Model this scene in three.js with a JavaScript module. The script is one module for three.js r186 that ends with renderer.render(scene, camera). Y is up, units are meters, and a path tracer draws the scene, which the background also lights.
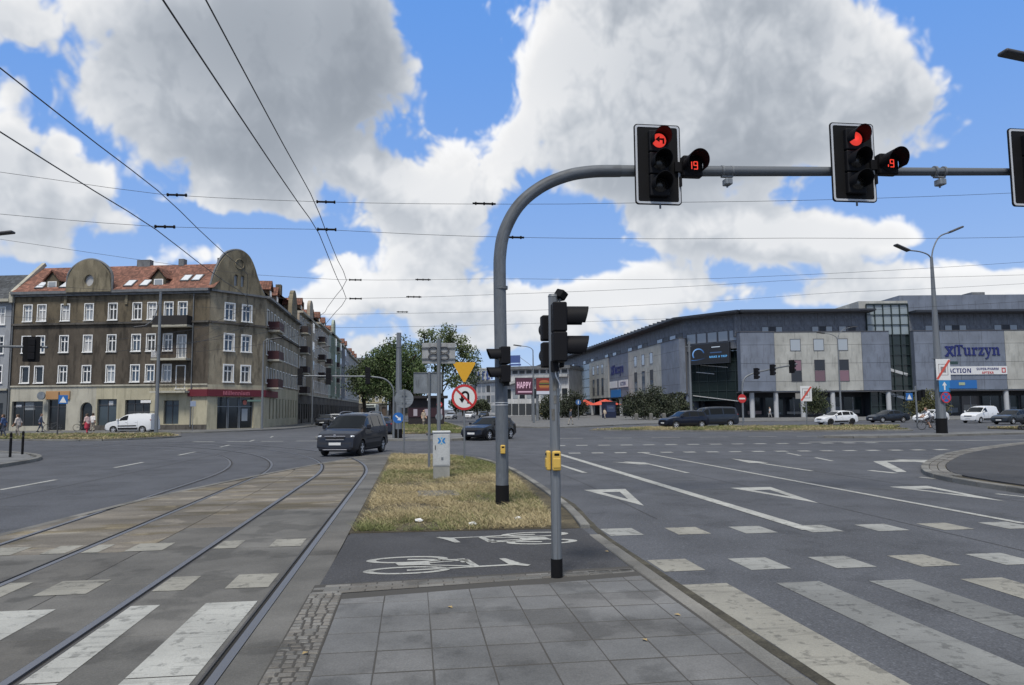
import * as THREE from 'three';
import { mergeGeometries, mergeVertices, toCreasedNormals } from 'three/addons/utils/BufferGeometryUtils.js';
import { RoundedBoxGeometry } from 'three/addons/geometries/RoundedBoxGeometry.js';
import { TextGeometry } from 'three/addons/geometries/TextGeometry.js';
import { FontLoader } from 'three/addons/loaders/FontLoader.js';
import { Brush, Evaluator, SUBTRACTION } from 'three-bvh-csg';

// ---------- camera, sky, sun, exposure ----------
const scene = new THREE.Scene();
const camera = new THREE.PerspectiveCamera(2 * Math.atan(342.5 / 740) * 180 / Math.PI, 1024 / 685, 0.1, 6000);
camera.rotation.order = 'YXZ';
camera.position.set(0, 1.9, 0);
camera.rotation.set(5.15 * Math.PI / 180, -7.6 * Math.PI / 180, -0.5 * Math.PI / 180);
const renderer = new THREE.WebGLRenderer({ antialias: true });
renderer.setSize(1024, 685);
renderer.toneMapping = THREE.LinearToneMapping;
const EXPOSURE = 2.2;
renderer.toneMappingExposure = EXPOSURE;
renderer.shadowMap.enabled = true;
const SUN_AZ = -158 * Math.PI / 180, SUN_EL = 61 * Math.PI / 180;   // azimuth from -z towards +x
const sun = new THREE.DirectionalLight(new THREE.Color(1, 0.95, 0.87), 1.5);
sun.position.set(Math.sin(SUN_AZ) * Math.cos(SUN_EL), Math.sin(SUN_EL), -Math.cos(SUN_AZ) * Math.cos(SUN_EL)).multiplyScalar(200);
sun.castShadow = true; sun.shadow.radius = 26; sun.shadow.mapSize.set(4096, 4096);
Object.assign(sun.shadow.camera, { left: -120, right: 120, top: 120, bottom: -120, near: 10, far: 500 });
scene.add(sun);

function mulberry(a) { return () => { a |= 0; a = a + 0x6D2B79F5 | 0; let t = Math.imul(a ^ a >>> 15, 1 | a); t = t + Math.imul(t ^ t >>> 7, 61 | t) ^ t; return ((t ^ t >>> 14) >>> 0) / 4294967296; }; }
const lerp = (a, b, t) => a + (b - a) * t, clamp = (x, a = 0, b = 1) => x < a ? a : x > b ? b : x;
const sstep = (a, b, x) => { const t = clamp((x - a) / (b - a)); return t * t * (3 - 2 * t); };
const hash2 = (x, y, s) => { let h = Math.imul(x, 374761393) + Math.imul(y, 668265263) + Math.imul(s, 2147483647 ^ 0x5bd1e995) | 0; h = Math.imul(h ^ h >>> 13, 1274126177); h = Math.imul(h ^ h >>> 15, 2246822519 | 0); return ((h ^ h >>> 16) >>> 0) / 4294967296; };
// value noise, periodic in x and y with whole periods px, py
function vnoise(x, y, px, py, s) {
  const xi = Math.floor(x), yi = Math.floor(y); let fx = x - xi, fy = y - yi; fx = fx * fx * fx * (fx * (fx * 6 - 15) + 10); fy = fy * fy * fy * (fy * (fy * 6 - 15) + 10);
  const x0 = ((xi % px) + px) % px, x1 = (x0 + 1) % px, y0 = ((yi % py) + py) % py, y1 = (y0 + 1) % py;
  const a = hash2(x0, y0, s), b = hash2(x1, y0, s), c = hash2(x0, y1, s), d = hash2(x1, y1, s);
  return a + (b - a) * fx + (c - a) * fy + (a - b - c + d) * fx * fy;
}
function fbm(x, y, px, py, oct, s, gain = 0.5) { let v = 0, a = 1, n = 0; for (let i = 0; i < oct; i++) { v += a * vnoise(x, y, px, py, s + i); n += a; a *= gain; x *= 2; y *= 2; px *= 2; py *= 2; } return v / n; }
function worley(x, y, px, s) {   // distance to the nearest cell point, periodic in x
  const xi = Math.floor(x), yi = Math.floor(y); let m = 9;
  for (let j = -1; j <= 1; j++) for (let i = -1; i <= 1; i++) {
    const cx = (((xi + i) % px) + px) % px, cy = yi + j, dx = xi + i + hash2(cx, cy, s) - x, dy = cy + hash2(cx, cy, s + 57) - y, d = dx * dx + dy * dy; if (d < m) m = d;
  }
  return Math.sqrt(m);
}
{ // sky: clear air with cumulus; [azimuth, elevation, half width, half height, weight, thickness] in degrees
  const clouds = [[-12.1,26.1,12.1,7.9,1,1],[-19.2,22.2,6.1,5.1,0.85,0.5],[-5.8,26.2,5.9,8.2,0.9,1],[-12.7,19.4,6.7,4.6,0.85,0.7],[-14.6,15.4,3.1,1.5,0.5,0.1],[-9.4,16.2,3.6,1.8,0.5,0.2],[-27.3,20.4,1.2,1.3,0.6,0.1],[-24.4,17.7,0.9,0.8,0.5,0],[-26.7,17.6,1.3,0.5,0.4,0],[-27.9,24.3,3.2,2.3,0.7,0.3],[-24.9,14.2,4.5,2.2,0.75,0.1],[-25.9,12.0,4.1,1.5,0.7,0.25],[-20.2,12.8,1.7,1.2,0.6,0.1],[-22.9,15.5,1.8,1.3,0.6,0.05],[-15.2,11.4,3.3,1.4,0.7,0.05],[-20.6,10.3,4.9,0.9,0.5,0.1],[-25.3,10.1,3.9,0.8,0.45,0.1],[-4.0,18.3,2.1,1.4,0.75,0],[-1.5,16.7,3.5,2.8,0.8,0.05],[1.4,14.9,4.3,4.1,0.85,0.1],[4.4,17.5,3.2,3.3,0.8,0.05],[-8.6,14.7,3.3,1.2,0.55,0.1],[-4.9,14.0,3.0,1.0,0.4,0.1],[7.6,19.7,2.7,3.2,0.85,0.05],[10.7,23.6,3.0,3.5,0.85,0.1],[14.8,25.8,5.9,5.4,1,0.25],[21.0,24.0,8.3,7.4,1.05,0.45],[27.7,23.9,7.1,6.2,1,0.5],[33.7,22.2,5.2,4.2,0.9,0.3],[17.8,19.4,6.9,4.3,0.95,0.5],[25.3,18.7,7.2,3.1,0.85,0.55],[36.5,19.8,2.8,2.5,0.6,0.3],[35.4,16.7,4.4,1.6,0.5,0.2],[14.7,18.8,4.7,3.6,0.85,0.4],[21.4,13.4,4.5,2.1,1,0.05],[26.5,12.6,6.0,2.6,1.05,0.15],[31.9,11.7,5.2,1.9,1,0.1],[18.8,14.8,2.7,1.8,0.7,0.1],[35.7,11.4,1.8,0.9,0.45,0],[1.2,11.3,5.8,2.1,0.9,0.15],[-1.8,8.4,4.6,2.0,0.9,0.1],[4.3,8.1,7.0,1.8,0.95,0.12],[11.4,8.2,6.2,2.0,0.95,0.08],[18.3,9.3,4.9,2.3,1,0.08],[21.3,8.1,3.7,1.3,0.6,0.1],[13.7,6.0,9.2,1.1,0.6,0.1],[33.7,8.6,4.7,1.8,0.95,0.08],[39.1,7.6,4.8,1.6,0.95,0.08],[42.4,7.9,2.1,0.9,0.6,0.05],[29.1,7.7,4.1,0.9,0.5,0.1],[24.2,8.7,3.6,0.7,0.35,0],[-7.6,8.3,2.9,1.8,0.8,0.05],[-6.0,10.7,2.2,1.2,0.6,0.05],[-4.2,4.6,2.5,1.8,0.85,0.05],[0.5,5.4,4.6,1.4,0.6,0.05],[6.7,5.0,5.4,1.2,0.6,0.05],[11.0,11.6,2.3,0.8,0.3,0],[41.8,16.3,1.4,0.6,0.2,0],[42.1,11.5,1.3,0.6,0.35,0]];
  const R = mulberry(77);
  for (let i = 0; i < 210; i++) {   // the same sort of sky all round
    const e = 1.5 + 78 * Math.pow(R(), 1.7), a = 45 + R() * 287, w = (2.2 + e * 0.13) * (0.7 + 1.6 * R()) / Math.max(0.35, Math.cos(e * Math.PI / 180));
    clouds.push([a, e, w, (1.1 + e * 0.11) * (0.7 + 1.1 * R()), 0.6 + 0.5 * R(), R() * e / 45]);
  }
  for (let i = 0; i < 40; i++) { const e = 31 + 50 * R(), a = -30 + R() * 75, w = (4 + e * 0.12) * (0.7 + R()) / Math.max(0.35, Math.cos(e * Math.PI / 180)); clouds.push([a, e + 3, w, 4 + 4 * R(), 0.7 + 0.4 * R(), 0.5 * R() + 0.3]); }
  const W = 4096, H = 2048, H0 = H / 2, rows = H - H0, f = new Float32Array(W * rows), gr = new Float32Array(W * rows), f0 = new Float32Array(W * rows);
  for (const [a, e, ra, re, w, g] of clouds) {
    const m = 1.7, r0 = Math.max(0, Math.floor((e - re * m) / 180 * H)), r1 = Math.min(rows - 1, Math.ceil((e + re * m) / 180 * H)), c0 = Math.floor((a - ra * m + 90) / 360 * W), c1 = Math.ceil((a + ra * m + 90) / 360 * W);
    for (let r = r0; r <= r1; r++) for (let c = c0; c <= c1; c++) {
      const da = (c / W * 360 - 90 - a) / ra, de = ((r + 0.5) / H * 180 - e) / re, base = de < 0 ? 1.25 : 1, q = da * da + de * de * base; if (q > m * m) continue;
      const k = w * Math.exp(-q * 1.1), i = r * W + ((c % W) + W) % W; f[i] += k * (1.15 - Math.min(f[i], 1) * 0.35); gr[i] = Math.max(gr[i], g * Math.exp(-q * 0.9));
    }
  }
  for (let r = 0; r < rows; r++) {
    const el = (r + 0.5) / H * 180, sq = 1 / Math.max(0.3, Math.sin((el + 9) * Math.PI / 180) * 2.2);   // puffs shrink towards the horizon
    for (let c = 0; c < W; c++) {
      const i = r * W + c; if (f[i] < 0.03) { f[i] = -0.5; continue; }
      const az = c / W * 360, y = el * (0.75 + 0.2 * sq);
      const wx = fbm(az * 0.3, y * 0.3, 108, 999, 3, 5) - 0.5, wy = fbm(az * 0.3, y * 0.3, 108, 999, 3, 9) - 0.5;
      const X = az + wx * 3, Y = y + wy * 3;
      const b = (1 - worley(X * 0.3, Y * 0.36, 108, 21)) * 0.5 + (1 - worley(X * 0.8, Y * 0.95, 288, 22)) * 0.3 + (1 - worley(X * 1.8, Y * 2.1, 648, 23)) * 0.17;
      const n = fbm(az * 0.25, y * 0.28, 90, 999, 6, 31, 0.53) - 0.5;
      f0[i] = f[i] - 0.5 + (b - 0.47) * 0.35; f[i] = f[i] - 0.68 + (b - 0.47) * 0.7 + n * 0.85;
    }
  }
  const data = new Float32Array(W * H * 4);
  for (let r = 0; r < rows; r++) {
    const el = (r + 0.5) / H * 180, h = Math.exp(-el / 13);
    const air = [lerp(0.09, 0.56, h), lerp(0.29, 0.72, h), lerp(0.78, 0.93, h)];
    for (let c = 0; c < W; c++) {
      const i = r * W + c, v = f[i], al = sstep(-0.03, 0.26, v), o = (H0 + r) * W * 4 + c * 4;
      let cr = 1, cg = 1, cb = 1;
      if (al > 0) {
        const at = (dc, dr) => Math.max(-0.2, f[Math.min(rows - 1, Math.max(0, r + dr)) * W + (c + dc + W) % W]);
        const slope = (v - at(-9, 14)) * 0.42 + (v - at(-26, 40)) * 0.5;     // thinner towards the sun: lit
        const thick = sstep(0.0, 0.8, f0[i] * 0.75 + v * 0.25) * (0.3 + 0.7 * gr[i]) + gr[i] * 0.35;
        const raw = 0.9 - 0.56 * thick + clamp(slope, -0.3, 0.3) * 0.55, l = Math.min(0.98, raw > 0.58 ? raw : 0.58 - 0.3 * (1 - Math.exp((raw - 0.58) / 0.3)));
        const dk = clamp((0.9 - l) * 1.6); cr = l * lerp(1.0, 0.86, dk); cg = l * lerp(1.0, 0.97, dk); cb = l * lerp(1.0, 1.12, dk);
        const hz = h * 0.25; cr = lerp(cr, 0.8, hz); cg = lerp(cg, 0.86, hz); cb = lerp(cb, 0.95, hz);
      }
      const am = al * 0.985;
      data[o] = lerp(air[0], cr, am) / EXPOSURE; data[o + 1] = lerp(air[1], cg, am) / EXPOSURE; data[o + 2] = lerp(air[2], cb, am) / EXPOSURE; data[o + 3] = 1;
    }
  }
  for (let r = 0; r < H0; r++) for (let c = 0; c < W; c++) { const o = (r * W + c) * 4; data[o] = 0.16 / EXPOSURE; data[o + 1] = 0.16 / EXPOSURE; data[o + 2] = 0.17 / EXPOSURE; data[o + 3] = 1; }
  const sky = new THREE.DataTexture(data, W, H, THREE.RGBAFormat, THREE.FloatType);
  sky.mapping = THREE.EquirectangularReflectionMapping; sky.magFilter = sky.minFilter = THREE.LinearFilter; sky.needsUpdate = true;
  scene.background = sky; scene.environment = sky;
}

// ---------- helpers ----------
const D2R = Math.PI / 180;
const used = {};
const nm = (n) => { used[n] = (used[n] || 0) + 1; return used[n] === 1 ? n : n + '_' + String(used[n] - 1).padStart(3, '0'); };
function tag(o, label, category, group, kind) { o.userData.label = label; if (category) o.userData.category = category; if (group) o.userData.group = group; if (kind) o.userData.kind = kind; return o; }
function thing(name, label, category, x = 0, y = 0, z = 0, ry = 0, group) { const o = new THREE.Group(); o.name = nm(name); o.position.set(x, y, z); o.rotation.y = ry; scene.add(o); return tag(o, label, category, group); }
function part(p, name, geo, m, label) { const o = new THREE.Mesh(Array.isArray(geo) ? merge(geo) : geo, m); o.name = name; p.add(o); if (label) o.userData.label = label; return o; }
function solo(name, label, category, geo, m, group) { const o = new THREE.Mesh(Array.isArray(geo) ? merge(geo) : geo, m); o.name = nm(name); scene.add(o); return tag(o, label, category, group); }
function struct(name, geo, m, label) { const o = geo ? new THREE.Mesh(Array.isArray(geo) ? merge(geo) : geo, m) : new THREE.Group(); o.name = nm(name); scene.add(o); o.userData.kind = 'structure'; if (label) o.userData.label = label; return o; }
function clone(o, x, y, z, ry, label) { const c = o.clone(); c.name = nm(o.name.replace(/_\d{3}$/, '')); c.position.set(x, y, z); if (ry !== undefined) c.rotation.y = ry; c.userData = { ...o.userData }; if (label) c.userData.label = label; scene.add(c); return c; }
function muv(g) {   // uv in metres by the side a face points to
  const n = g.index ? g.toNonIndexed() : g, p = n.attributes.position, q = n.attributes.normal, uv = new Float32Array(p.count * 2);
  for (let i = 0; i < p.count; i++) {
    const ax = Math.abs(q.getX(i)), ay = Math.abs(q.getY(i)), az = Math.abs(q.getZ(i)), x = p.getX(i), y = p.getY(i), z = p.getZ(i);
    if (ay >= ax && ay >= az) { uv[i * 2] = x; uv[i * 2 + 1] = -z; } else if (ax > az) { uv[i * 2] = z; uv[i * 2 + 1] = y; } else { uv[i * 2] = x; uv[i * 2 + 1] = y; }
  }
  n.setAttribute('uv', new THREE.BufferAttribute(uv, 2));
  return n;
}
function clean(g) { const n = g.index ? g.toNonIndexed() : g; for (const k of Object.keys(n.attributes)) if (!['position', 'normal', 'uv', 'color'].includes(k)) n.deleteAttribute(k); if (!n.attributes.uv) muv(n); n.clearGroups?.(); return n; }
function merge(list) { list = list.flat().map(clean); return list.length === 1 ? list[0] : mergeGeometries(list, false); }
function mv(g, x = 0, y = 0, z = 0, rx = 0, ry = 0, rz = 0) { if (rx) g.rotateX(rx); if (rz) g.rotateZ(rz); if (ry) g.rotateY(ry); return g.translate(x, y, z); }
const box = (w, h, d, x = 0, y = 0, z = 0, rx = 0, ry = 0, rz = 0) => mv(muv(new THREE.BoxGeometry(w, h, d)), x, y, z, rx, ry, rz);
const bx = (x0, x1, y0, y1, z0, z1) => muv(box(x1 - x0, y1 - y0, z1 - z0, (x0 + x1) / 2, (y0 + y1) / 2, (z0 + z1) / 2));
const rbox = (w, h, d, r, x = 0, y = 0, z = 0, seg = 2) => mv(muv(new RoundedBoxGeometry(w, h, d, seg, r)), x, y, z);
const cyl = (r0, r1, h, x = 0, y = 0, z = 0, seg = 14, rx = 0, ry = 0, rz = 0) => mv(clean(new THREE.CylinderGeometry(r1, r0, h, seg)), x, y, z, rx, ry, rz);
const pole = (r0, r1, h, x = 0, y = 0, z = 0, seg = 16) => cyl(r0, r1, h, x, y + h / 2, z, seg);
const tube = (pts, r, n = 40, seg = 8, straight) => clean(new THREE.TubeGeometry(straight ? new THREE.CatmullRomCurve3(pts.map((p) => new THREE.Vector3(...p)), false, 'catmullrom', 0) : new THREE.CatmullRomCurve3(pts.map((p) => new THREE.Vector3(...p)), false, 'centripetal'), n, r, seg, false));
function bar(a, b, r, seg = 8) { const A = new THREE.Vector3(...a), B = new THREE.Vector3(...b), d = B.clone().sub(A), g = new THREE.CylinderGeometry(r, r, d.length(), seg); g.applyQuaternion(new THREE.Quaternion().setFromUnitVectors(new THREE.Vector3(0, 1, 0), d.clone().normalize())); return clean(g.translate(...A.add(B).multiplyScalar(0.5).toArray())); }
function beam(a, b, w, h) { const A = new THREE.Vector3(...a), B = new THREE.Vector3(...b), d = B.clone().sub(A), g = new THREE.BoxGeometry(w, h, d.length()); g.lookAt?.(d); return clean(g.translate(...A.add(B).multiplyScalar(0.5).toArray())); }
const shape = (pts) => new THREE.Shape(pts.map((p) => new THREE.Vector2(...p)));
function ext(sh, d, o = {}) { return new THREE.ExtrudeGeometry(sh instanceof THREE.Shape ? sh : shape(sh), { depth: d, bevelEnabled: false, curveSegments: 10, ...o }); }
// a flat slab over a ground outline of [x, z] points, from y0 to y1, edges chamfered by b
function slab(pts, y0, y1, b = 0) {
  const g = ext(pts.map(([x, z]) => [x, -z]), y1 - y0 - b, b ? { bevelEnabled: true, bevelThickness: b, bevelSize: b, bevelOffset: -b, bevelSegments: 1 } : {});
  return muv(g.rotateX(-Math.PI / 2).translate(0, y0 , 0));
}
function sheet(pts, y, holes = []) { const s = shape(pts.map(([x, z]) => [x, -z])); for (const h of holes) s.holes.push(new THREE.Path(h.map(([x, z]) => new THREE.Vector2(x, -z)))); return muv(new THREE.ShapeGeometry(s, 12).rotateX(-Math.PI / 2).translate(0, y, 0)); }
function clipHalf(pts, nx, nz, d) {   // keep nx*x + nz*z <= d
  const out = []; for (let i = 0; i < pts.length; i++) { const a = pts[i], b = pts[(i + 1) % pts.length], fa = nx * a[0] + nz * a[1] - d, fb = nx * b[0] + nz * b[1] - d; if (fa <= 0) out.push(a); if (fa * fb < 0) { const t = fa / (fa - fb); out.push([lerp(a[0], b[0], t), lerp(a[1], b[1], t)]); } } return out;
}
const area = (p) => Math.abs(p.reduce((s, a, i) => { const b = p[(i + 1) % p.length]; return s + a[0] * b[1] - b[0] * a[1]; }, 0)) / 2;
function ribbon(pts, w, y, off = 0) {   // flat painted band along [x, z] points
  const L = [], R = [];
  pts.forEach((p, i) => { const a = pts[Math.max(0, i - 1)], b = pts[Math.min(pts.length - 1, i + 1)], dx = b[0] - a[0], dz = b[1] - a[1], l = Math.hypot(dx, dz), nx = -dz / l, nz = dx / l; L.push([p[0] + nx * (off + w / 2), p[1] + nz * (off + w / 2)]); R.push([p[0] + nx * (off - w / 2), p[1] + nz * (off - w / 2)]); });
  const v = [], id = []; for (let i = 0; i < pts.length; i++) v.push(L[i][0], y, L[i][1], R[i][0], y, R[i][1]);
  for (let i = 0; i + 1 < pts.length; i++) { const a = i * 2; id.push(a, a + 1, a + 2, a + 1, a + 3, a + 2); }
  const g = new THREE.BufferGeometry(); g.setAttribute('position', new THREE.Float32BufferAttribute(v, 3)); g.setIndex(id); g.computeVertexNormals(); 
  if (g.attributes.normal.getY(0) < 0) { g.setIndex(id.map((_, k) => id[k - k % 3 + [0, 2, 1][k % 3]])); g.computeVertexNormals(); }
  return muv(g);
}
function along(pts, step) { const out = []; let acc = 0; for (let i = 0; i + 1 < pts.length; i++) { const a = pts[i], b = pts[i + 1], l = Math.hypot(b[0] - a[0], b[1] - a[1]); let t = acc; while (t < l) { out.push([lerp(a[0], b[0], t / l), lerp(a[1], b[1], t / l)]); t += step; } acc = t - l; } return out; }
function smooth(pts, n) { const c = new THREE.CatmullRomCurve3(pts.map(([x, z]) => new THREE.Vector3(x, 0, z)), false, 'centripetal'); return c.getSpacedPoints(n).map((p) => [p.x, p.z]); }

// ---------- textures and materials ----------
function tex(size, metres, fn, srgb = true, chan = 4) {
  const d = new Uint8Array(size * size * 4);
  for (let y = 0; y < size; y++) for (let x = 0; x < size; x++) { const c = fn(x / size, y / size), o = (y * size + x) * 4; if (typeof c === 'number') { d[o] = d[o + 1] = d[o + 2] = clamp(c) * 255; } else { d[o] = clamp(c[0]) * 255; d[o + 1] = clamp(c[1]) * 255; d[o + 2] = clamp(c[2]) * 255; } d[o + 3] = 255; }
  const t = new THREE.DataTexture(d, size, size, THREE.RGBAFormat); t.wrapS = t.wrapT = THREE.RepeatWrapping; t.magFilter = THREE.LinearFilter; t.minFilter = THREE.LinearMipmapLinearFilter; t.generateMipmaps = true; t.repeat.set(1 / metres, 1 / metres); if (srgb) t.colorSpace = THREE.SRGBColorSpace; t.needsUpdate = true; return t;
}
const T = {};
T.asphalt = tex(1024, 5, (u, v) => { const s = vnoise(u * 512, v * 512, 512, 512, 3), g = vnoise(u * 256, v * 256, 256, 256, 6), l = fbm(u * 5, v * 5, 5, 5, 6, 8), st = sstep(0.62, 0.75, fbm(u * 9, v * 9, 9, 9, 5, 12)); const b = 0.78 + (s - 0.5) * 0.24 + (g > 0.86 ? 0.14 : 0) + (l - 0.5) * 0.2 - st * 0.07; return [b, b, b]; });
T.asphaltB = tex(1024, 2.5, (u, v) => vnoise(u * 340, v * 340, 340, 340, 4) * 0.6 + vnoise(u * 170, v * 170, 170, 170, 5) * 0.4, false);
T.concrete = tex(1024, 4, (u, v) => { const l = fbm(u * 4, v * 4, 4, 4, 8, 40, 0.6), s = vnoise(u * 512, v * 512, 512, 512, 43), st = sstep(0.58, 0.72, fbm(u * 7, v * 7, 7, 7, 6, 44)); const b = 0.8 + (l - 0.5) * 0.36 + (s - 0.5) * 0.12 - st * 0.12; return [b * 1.01, b, b * 0.975]; });
T.concreteB = tex(512, 1.2, (u, v) => fbm(u * 40, v * 40, 40, 40, 4, 60), false);
T.dirtBed = tex(1024, 6, (u, v) => { const l = fbm(u * 3, v * 9, 3, 9, 7, 70, 0.58), s = vnoise(u * 400, v * 400, 400, 400, 73), st = sstep(0.5, 0.7, fbm(u * 5, v * 14, 5, 14, 6, 74)), w = sstep(0.62, 0.72, fbm(u * 10, v * 16, 10, 16, 5, 79)); const b = 0.76 + (l - 0.5) * 0.42 + (s - 0.5) * 0.13 - st * 0.1 + w * 0.14; return [b * lerp(1.02, 1.05, st), b * 0.995, b * lerp(0.96, 0.86, st)]; });
T.paint = tex(1024, 3, (u, v) => { const l = fbm(u * 4, v * 4, 4, 4, 7, 90, 0.6), w = sstep(0.6, 0.74, fbm(u * 30, v * 30, 30, 30, 5, 95, 0.65)), s = vnoise(u * 420, v * 420, 420, 420, 93), sc = sstep(0.66, 0.7, fbm(u * 6, v * 60, 6, 60, 4, 97)); const b = 0.84 + (l - 0.5) * 0.22 + (s - 0.5) * 0.08 - w * 0.16 - sc * 0.07; return [b, b * 0.995, b * 0.965]; });
T.stucco = tex(1024, 7, (u, v) => { const l = fbm(u * 6, v * 3, 6, 3, 7, 110, 0.62), s = vnoise(u * 300, v * 300, 300, 300, 113), st = sstep(0.5, 0.75, fbm(u * 20, v * 5, 20, 5, 5, 115)); const b = 0.78 + (l - 0.5) * 0.42 + (s - 0.5) * 0.13 - st * 0.16; return [b, b * 0.99, b * 0.965]; });
T.plaster = tex(1024, 8, (u, v) => { const l = fbm(u * 5, v * 4, 5, 4, 7, 120, 0.58), s = vnoise(u * 300, v * 300, 300, 300, 123), st = sstep(0.58, 0.75, fbm(u * 26, v * 4, 26, 4, 4, 126)); const b = 0.86 + (l - 0.5) * 0.2 + (s - 0.5) * 0.06 - st * 0.07; return [b, b, b]; });
T.rooftile = tex(512, 4, (u, v) => { const row = v * 14, k = row % 1, col = (u * 18 + (Math.floor(row) % 2) * 0.5) % 1, c = hash2(Math.floor(u * 18 + (Math.floor(row) % 2) * 0.5) % 18, Math.floor(row), 5), l = fbm(u * 4, v * 4, 4, 4, 5, 130); let b = 0.72 + (c - 0.5) * 0.26 + (l - 0.5) * 0.34; if (k < 0.13) b *= 0.6; if (col < 0.08) b *= 0.78; return [b, b, b]; });
T.metal = tex(512, 2, (u, v) => { const l = fbm(u * 6, v * 4, 6, 4, 6, 140, 0.6), s = vnoise(u * 200, v * 60, 200, 60, 143), dr = sstep(0.6, 0.75, fbm(u * 30, v * 3, 30, 3, 4, 146)); const b = 0.84 + (l - 0.5) * 0.3 + (s - 0.5) * 0.08 - dr * 0.12; return [b, b, b]; });
T.soil = tex(512, 3, (u, v) => { const l = fbm(u * 8, v * 8, 8, 8, 7, 150, 0.62), s = vnoise(u * 250, v * 250, 250, 250, 153); const b = 0.68 + (l - 0.5) * 0.6 + (s - 0.5) * 0.2; return [b, b * 0.97, b * 0.86]; });
T.leaf = tex(256, 1, (u, v) => { const b = 0.75 + (fbm(u * 8, v * 8, 8, 8, 4, 160) - 0.5) * 0.5; return [b, b, b]; });
function mat(c, rough = 0.8, o = {}) { const m = new (o.physical ? THREE.MeshPhysicalMaterial : THREE.MeshStandardMaterial)({ color: Array.isArray(c) ? new THREE.Color().setRGB(...c) : new THREE.Color(c), roughness: rough }); delete o.physical; Object.assign(m, o); return m; }
const M = {
  joint: mat([0.06, 0.057, 0.052], 1), grit: mat([0.135, 0.132, 0.125], 1, { map: T.soil }),
  asphalt: mat([0.122, 0.129, 0.147], 0.9, { map: T.asphalt, bumpMap: T.asphaltB, bumpScale: 0.004, vertexColors: true }),
  asphalt2: mat([0.1, 0.104, 0.116], 0.9, { map: T.asphalt, bumpMap: T.asphaltB, bumpScale: 0.004 }),
  bikeAsphalt: mat([0.082, 0.083, 0.09], 0.88, { map: T.asphalt, bumpMap: T.asphaltB, bumpScale: 0.004 }),
  groove: mat([0.02, 0.019, 0.018], 0.9),
  steel: mat([0.2, 0.205, 0.22], 0.42, { metalness: 0.6 }),
  steelDark: mat([0.09, 0.085, 0.08], 0.6, { metalness: 0.4 }),
  paintOld: mat([0.27, 0.28, 0.29], 0.8, { map: T.paint, bumpMap: T.concreteB, bumpScale: 0.002 }),
  paintMid: mat([0.38, 0.39, 0.395], 0.8, { map: T.paint, bumpMap: T.concreteB, bumpScale: 0.002 }),
  paint: mat([0.53, 0.54, 0.54], 0.75, { map: T.paint, bumpMap: T.concreteB, bumpScale: 0.002 }),
  paintY: mat([0.37, 0.362, 0.335], 0.75, { map: T.paint, bumpMap: T.concreteB, bumpScale: 0.002 }),
  soil: mat([0.17, 0.15, 0.115], 1, { map: T.soil }),
  galv: mat([0.26, 0.28, 0.3], 0.55, { map: T.metal, metalness: 0.25 }),
  mast: mat([0.16, 0.18, 0.205], 0.6, { map: T.metal }),
  black: mat([0.009, 0.009, 0.01], 0.7, { physical: true, specularIntensity: 0.3 }), blackRubber: mat([0.018, 0.018, 0.018], 0.85),
  housing: mat([0.01, 0.01, 0.012], 0.6, { physical: true, specularIntensity: 0.3 }), white: mat([0.72, 0.72, 0.72], 0.6), darkGrey: mat([0.06, 0.06, 0.065], 0.6),
  yellow: mat([0.62, 0.4, 0.08], 0.5), signYellow: mat([0.68, 0.36, 0.02], 0.45), signRed: mat([0.5, 0.03, 0.03], 0.45), signBlue: mat([0.02, 0.13, 0.4], 0.45), signWhite: mat([0.72, 0.72, 0.7], 0.45), signBack: mat([0.3, 0.33, 0.36], 0.5, { metalness: 0.2, map: T.metal }),
  wire: mat([0.03, 0.03, 0.033], 0.5, { metalness: 0.3 }), chrome: mat([0.34, 0.34, 0.36], 0.38, { metalness: 0.6 }),
  glass: mat([0.025, 0.03, 0.035], 0.06), glassBlue: mat([0.06, 0.09, 0.13], 0.08), glassPale: mat([0.3, 0.33, 0.36], 0.12), curtain: mat([0.42, 0.42, 0.42], 0.25), shopGlass: mat([0.022, 0.026, 0.03], 0.08),
};
function tones(c, n, spread, rough, o, seed = 1) { const R = mulberry(seed); return Array.from({ length: n }, () => { const k = 1 + (R() - 0.5) * spread, w = 1 + (R() - 0.5) * spread * 0.15; return mat([c[0] * k * w, c[1] * k, c[2] * k / w], rough, { ...o }); }); }
M.slab = tones([0.222, 0.228, 0.24], 6, 0.22, 0.9, { map: T.concrete, bumpMap: T.concreteB, bumpScale: 0.003 }, 3);
M.sett = tones([0.235, 0.232, 0.226], 8, 0.4, 0.85, { map: T.concrete, bumpMap: T.concreteB, bumpScale: 0.006 }, 4);
M.kerb = tones([0.27, 0.27, 0.262], 5, 0.22, 0.88, { map: T.concrete, bumpMap: T.concreteB, bumpScale: 0.004 }, 5);
M.bed = tones([0.185, 0.183, 0.178], 5, 0.14, 0.9, { map: T.concrete, bumpMap: T.concreteB, bumpScale: 0.003 }, 6);
M.bedDirty = tones([0.265, 0.25, 0.222], 5, 0.14, 0.9, { map: T.dirtBed, bumpMap: T.concreteB, bumpScale: 0.003 }, 7);
const font = await new FontLoader().loadAsync('fonts/droid/droid_sans_bold.typeface.json');
const fontSerif = await new FontLoader().loadAsync('fonts/droid/droid_serif_bold.typeface.json');
function text(s, h, d, f = font) { const g = new TextGeometry(s, { font: f, size: h, depth: d, curveSegments: 4, bevelEnabled: false }); g.computeBoundingBox(); const b = g.boundingBox; g.translate(-(b.min.x + b.max.x) / 2, -(b.min.y + b.max.y) / 2, 0); return clean(g); }

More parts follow.
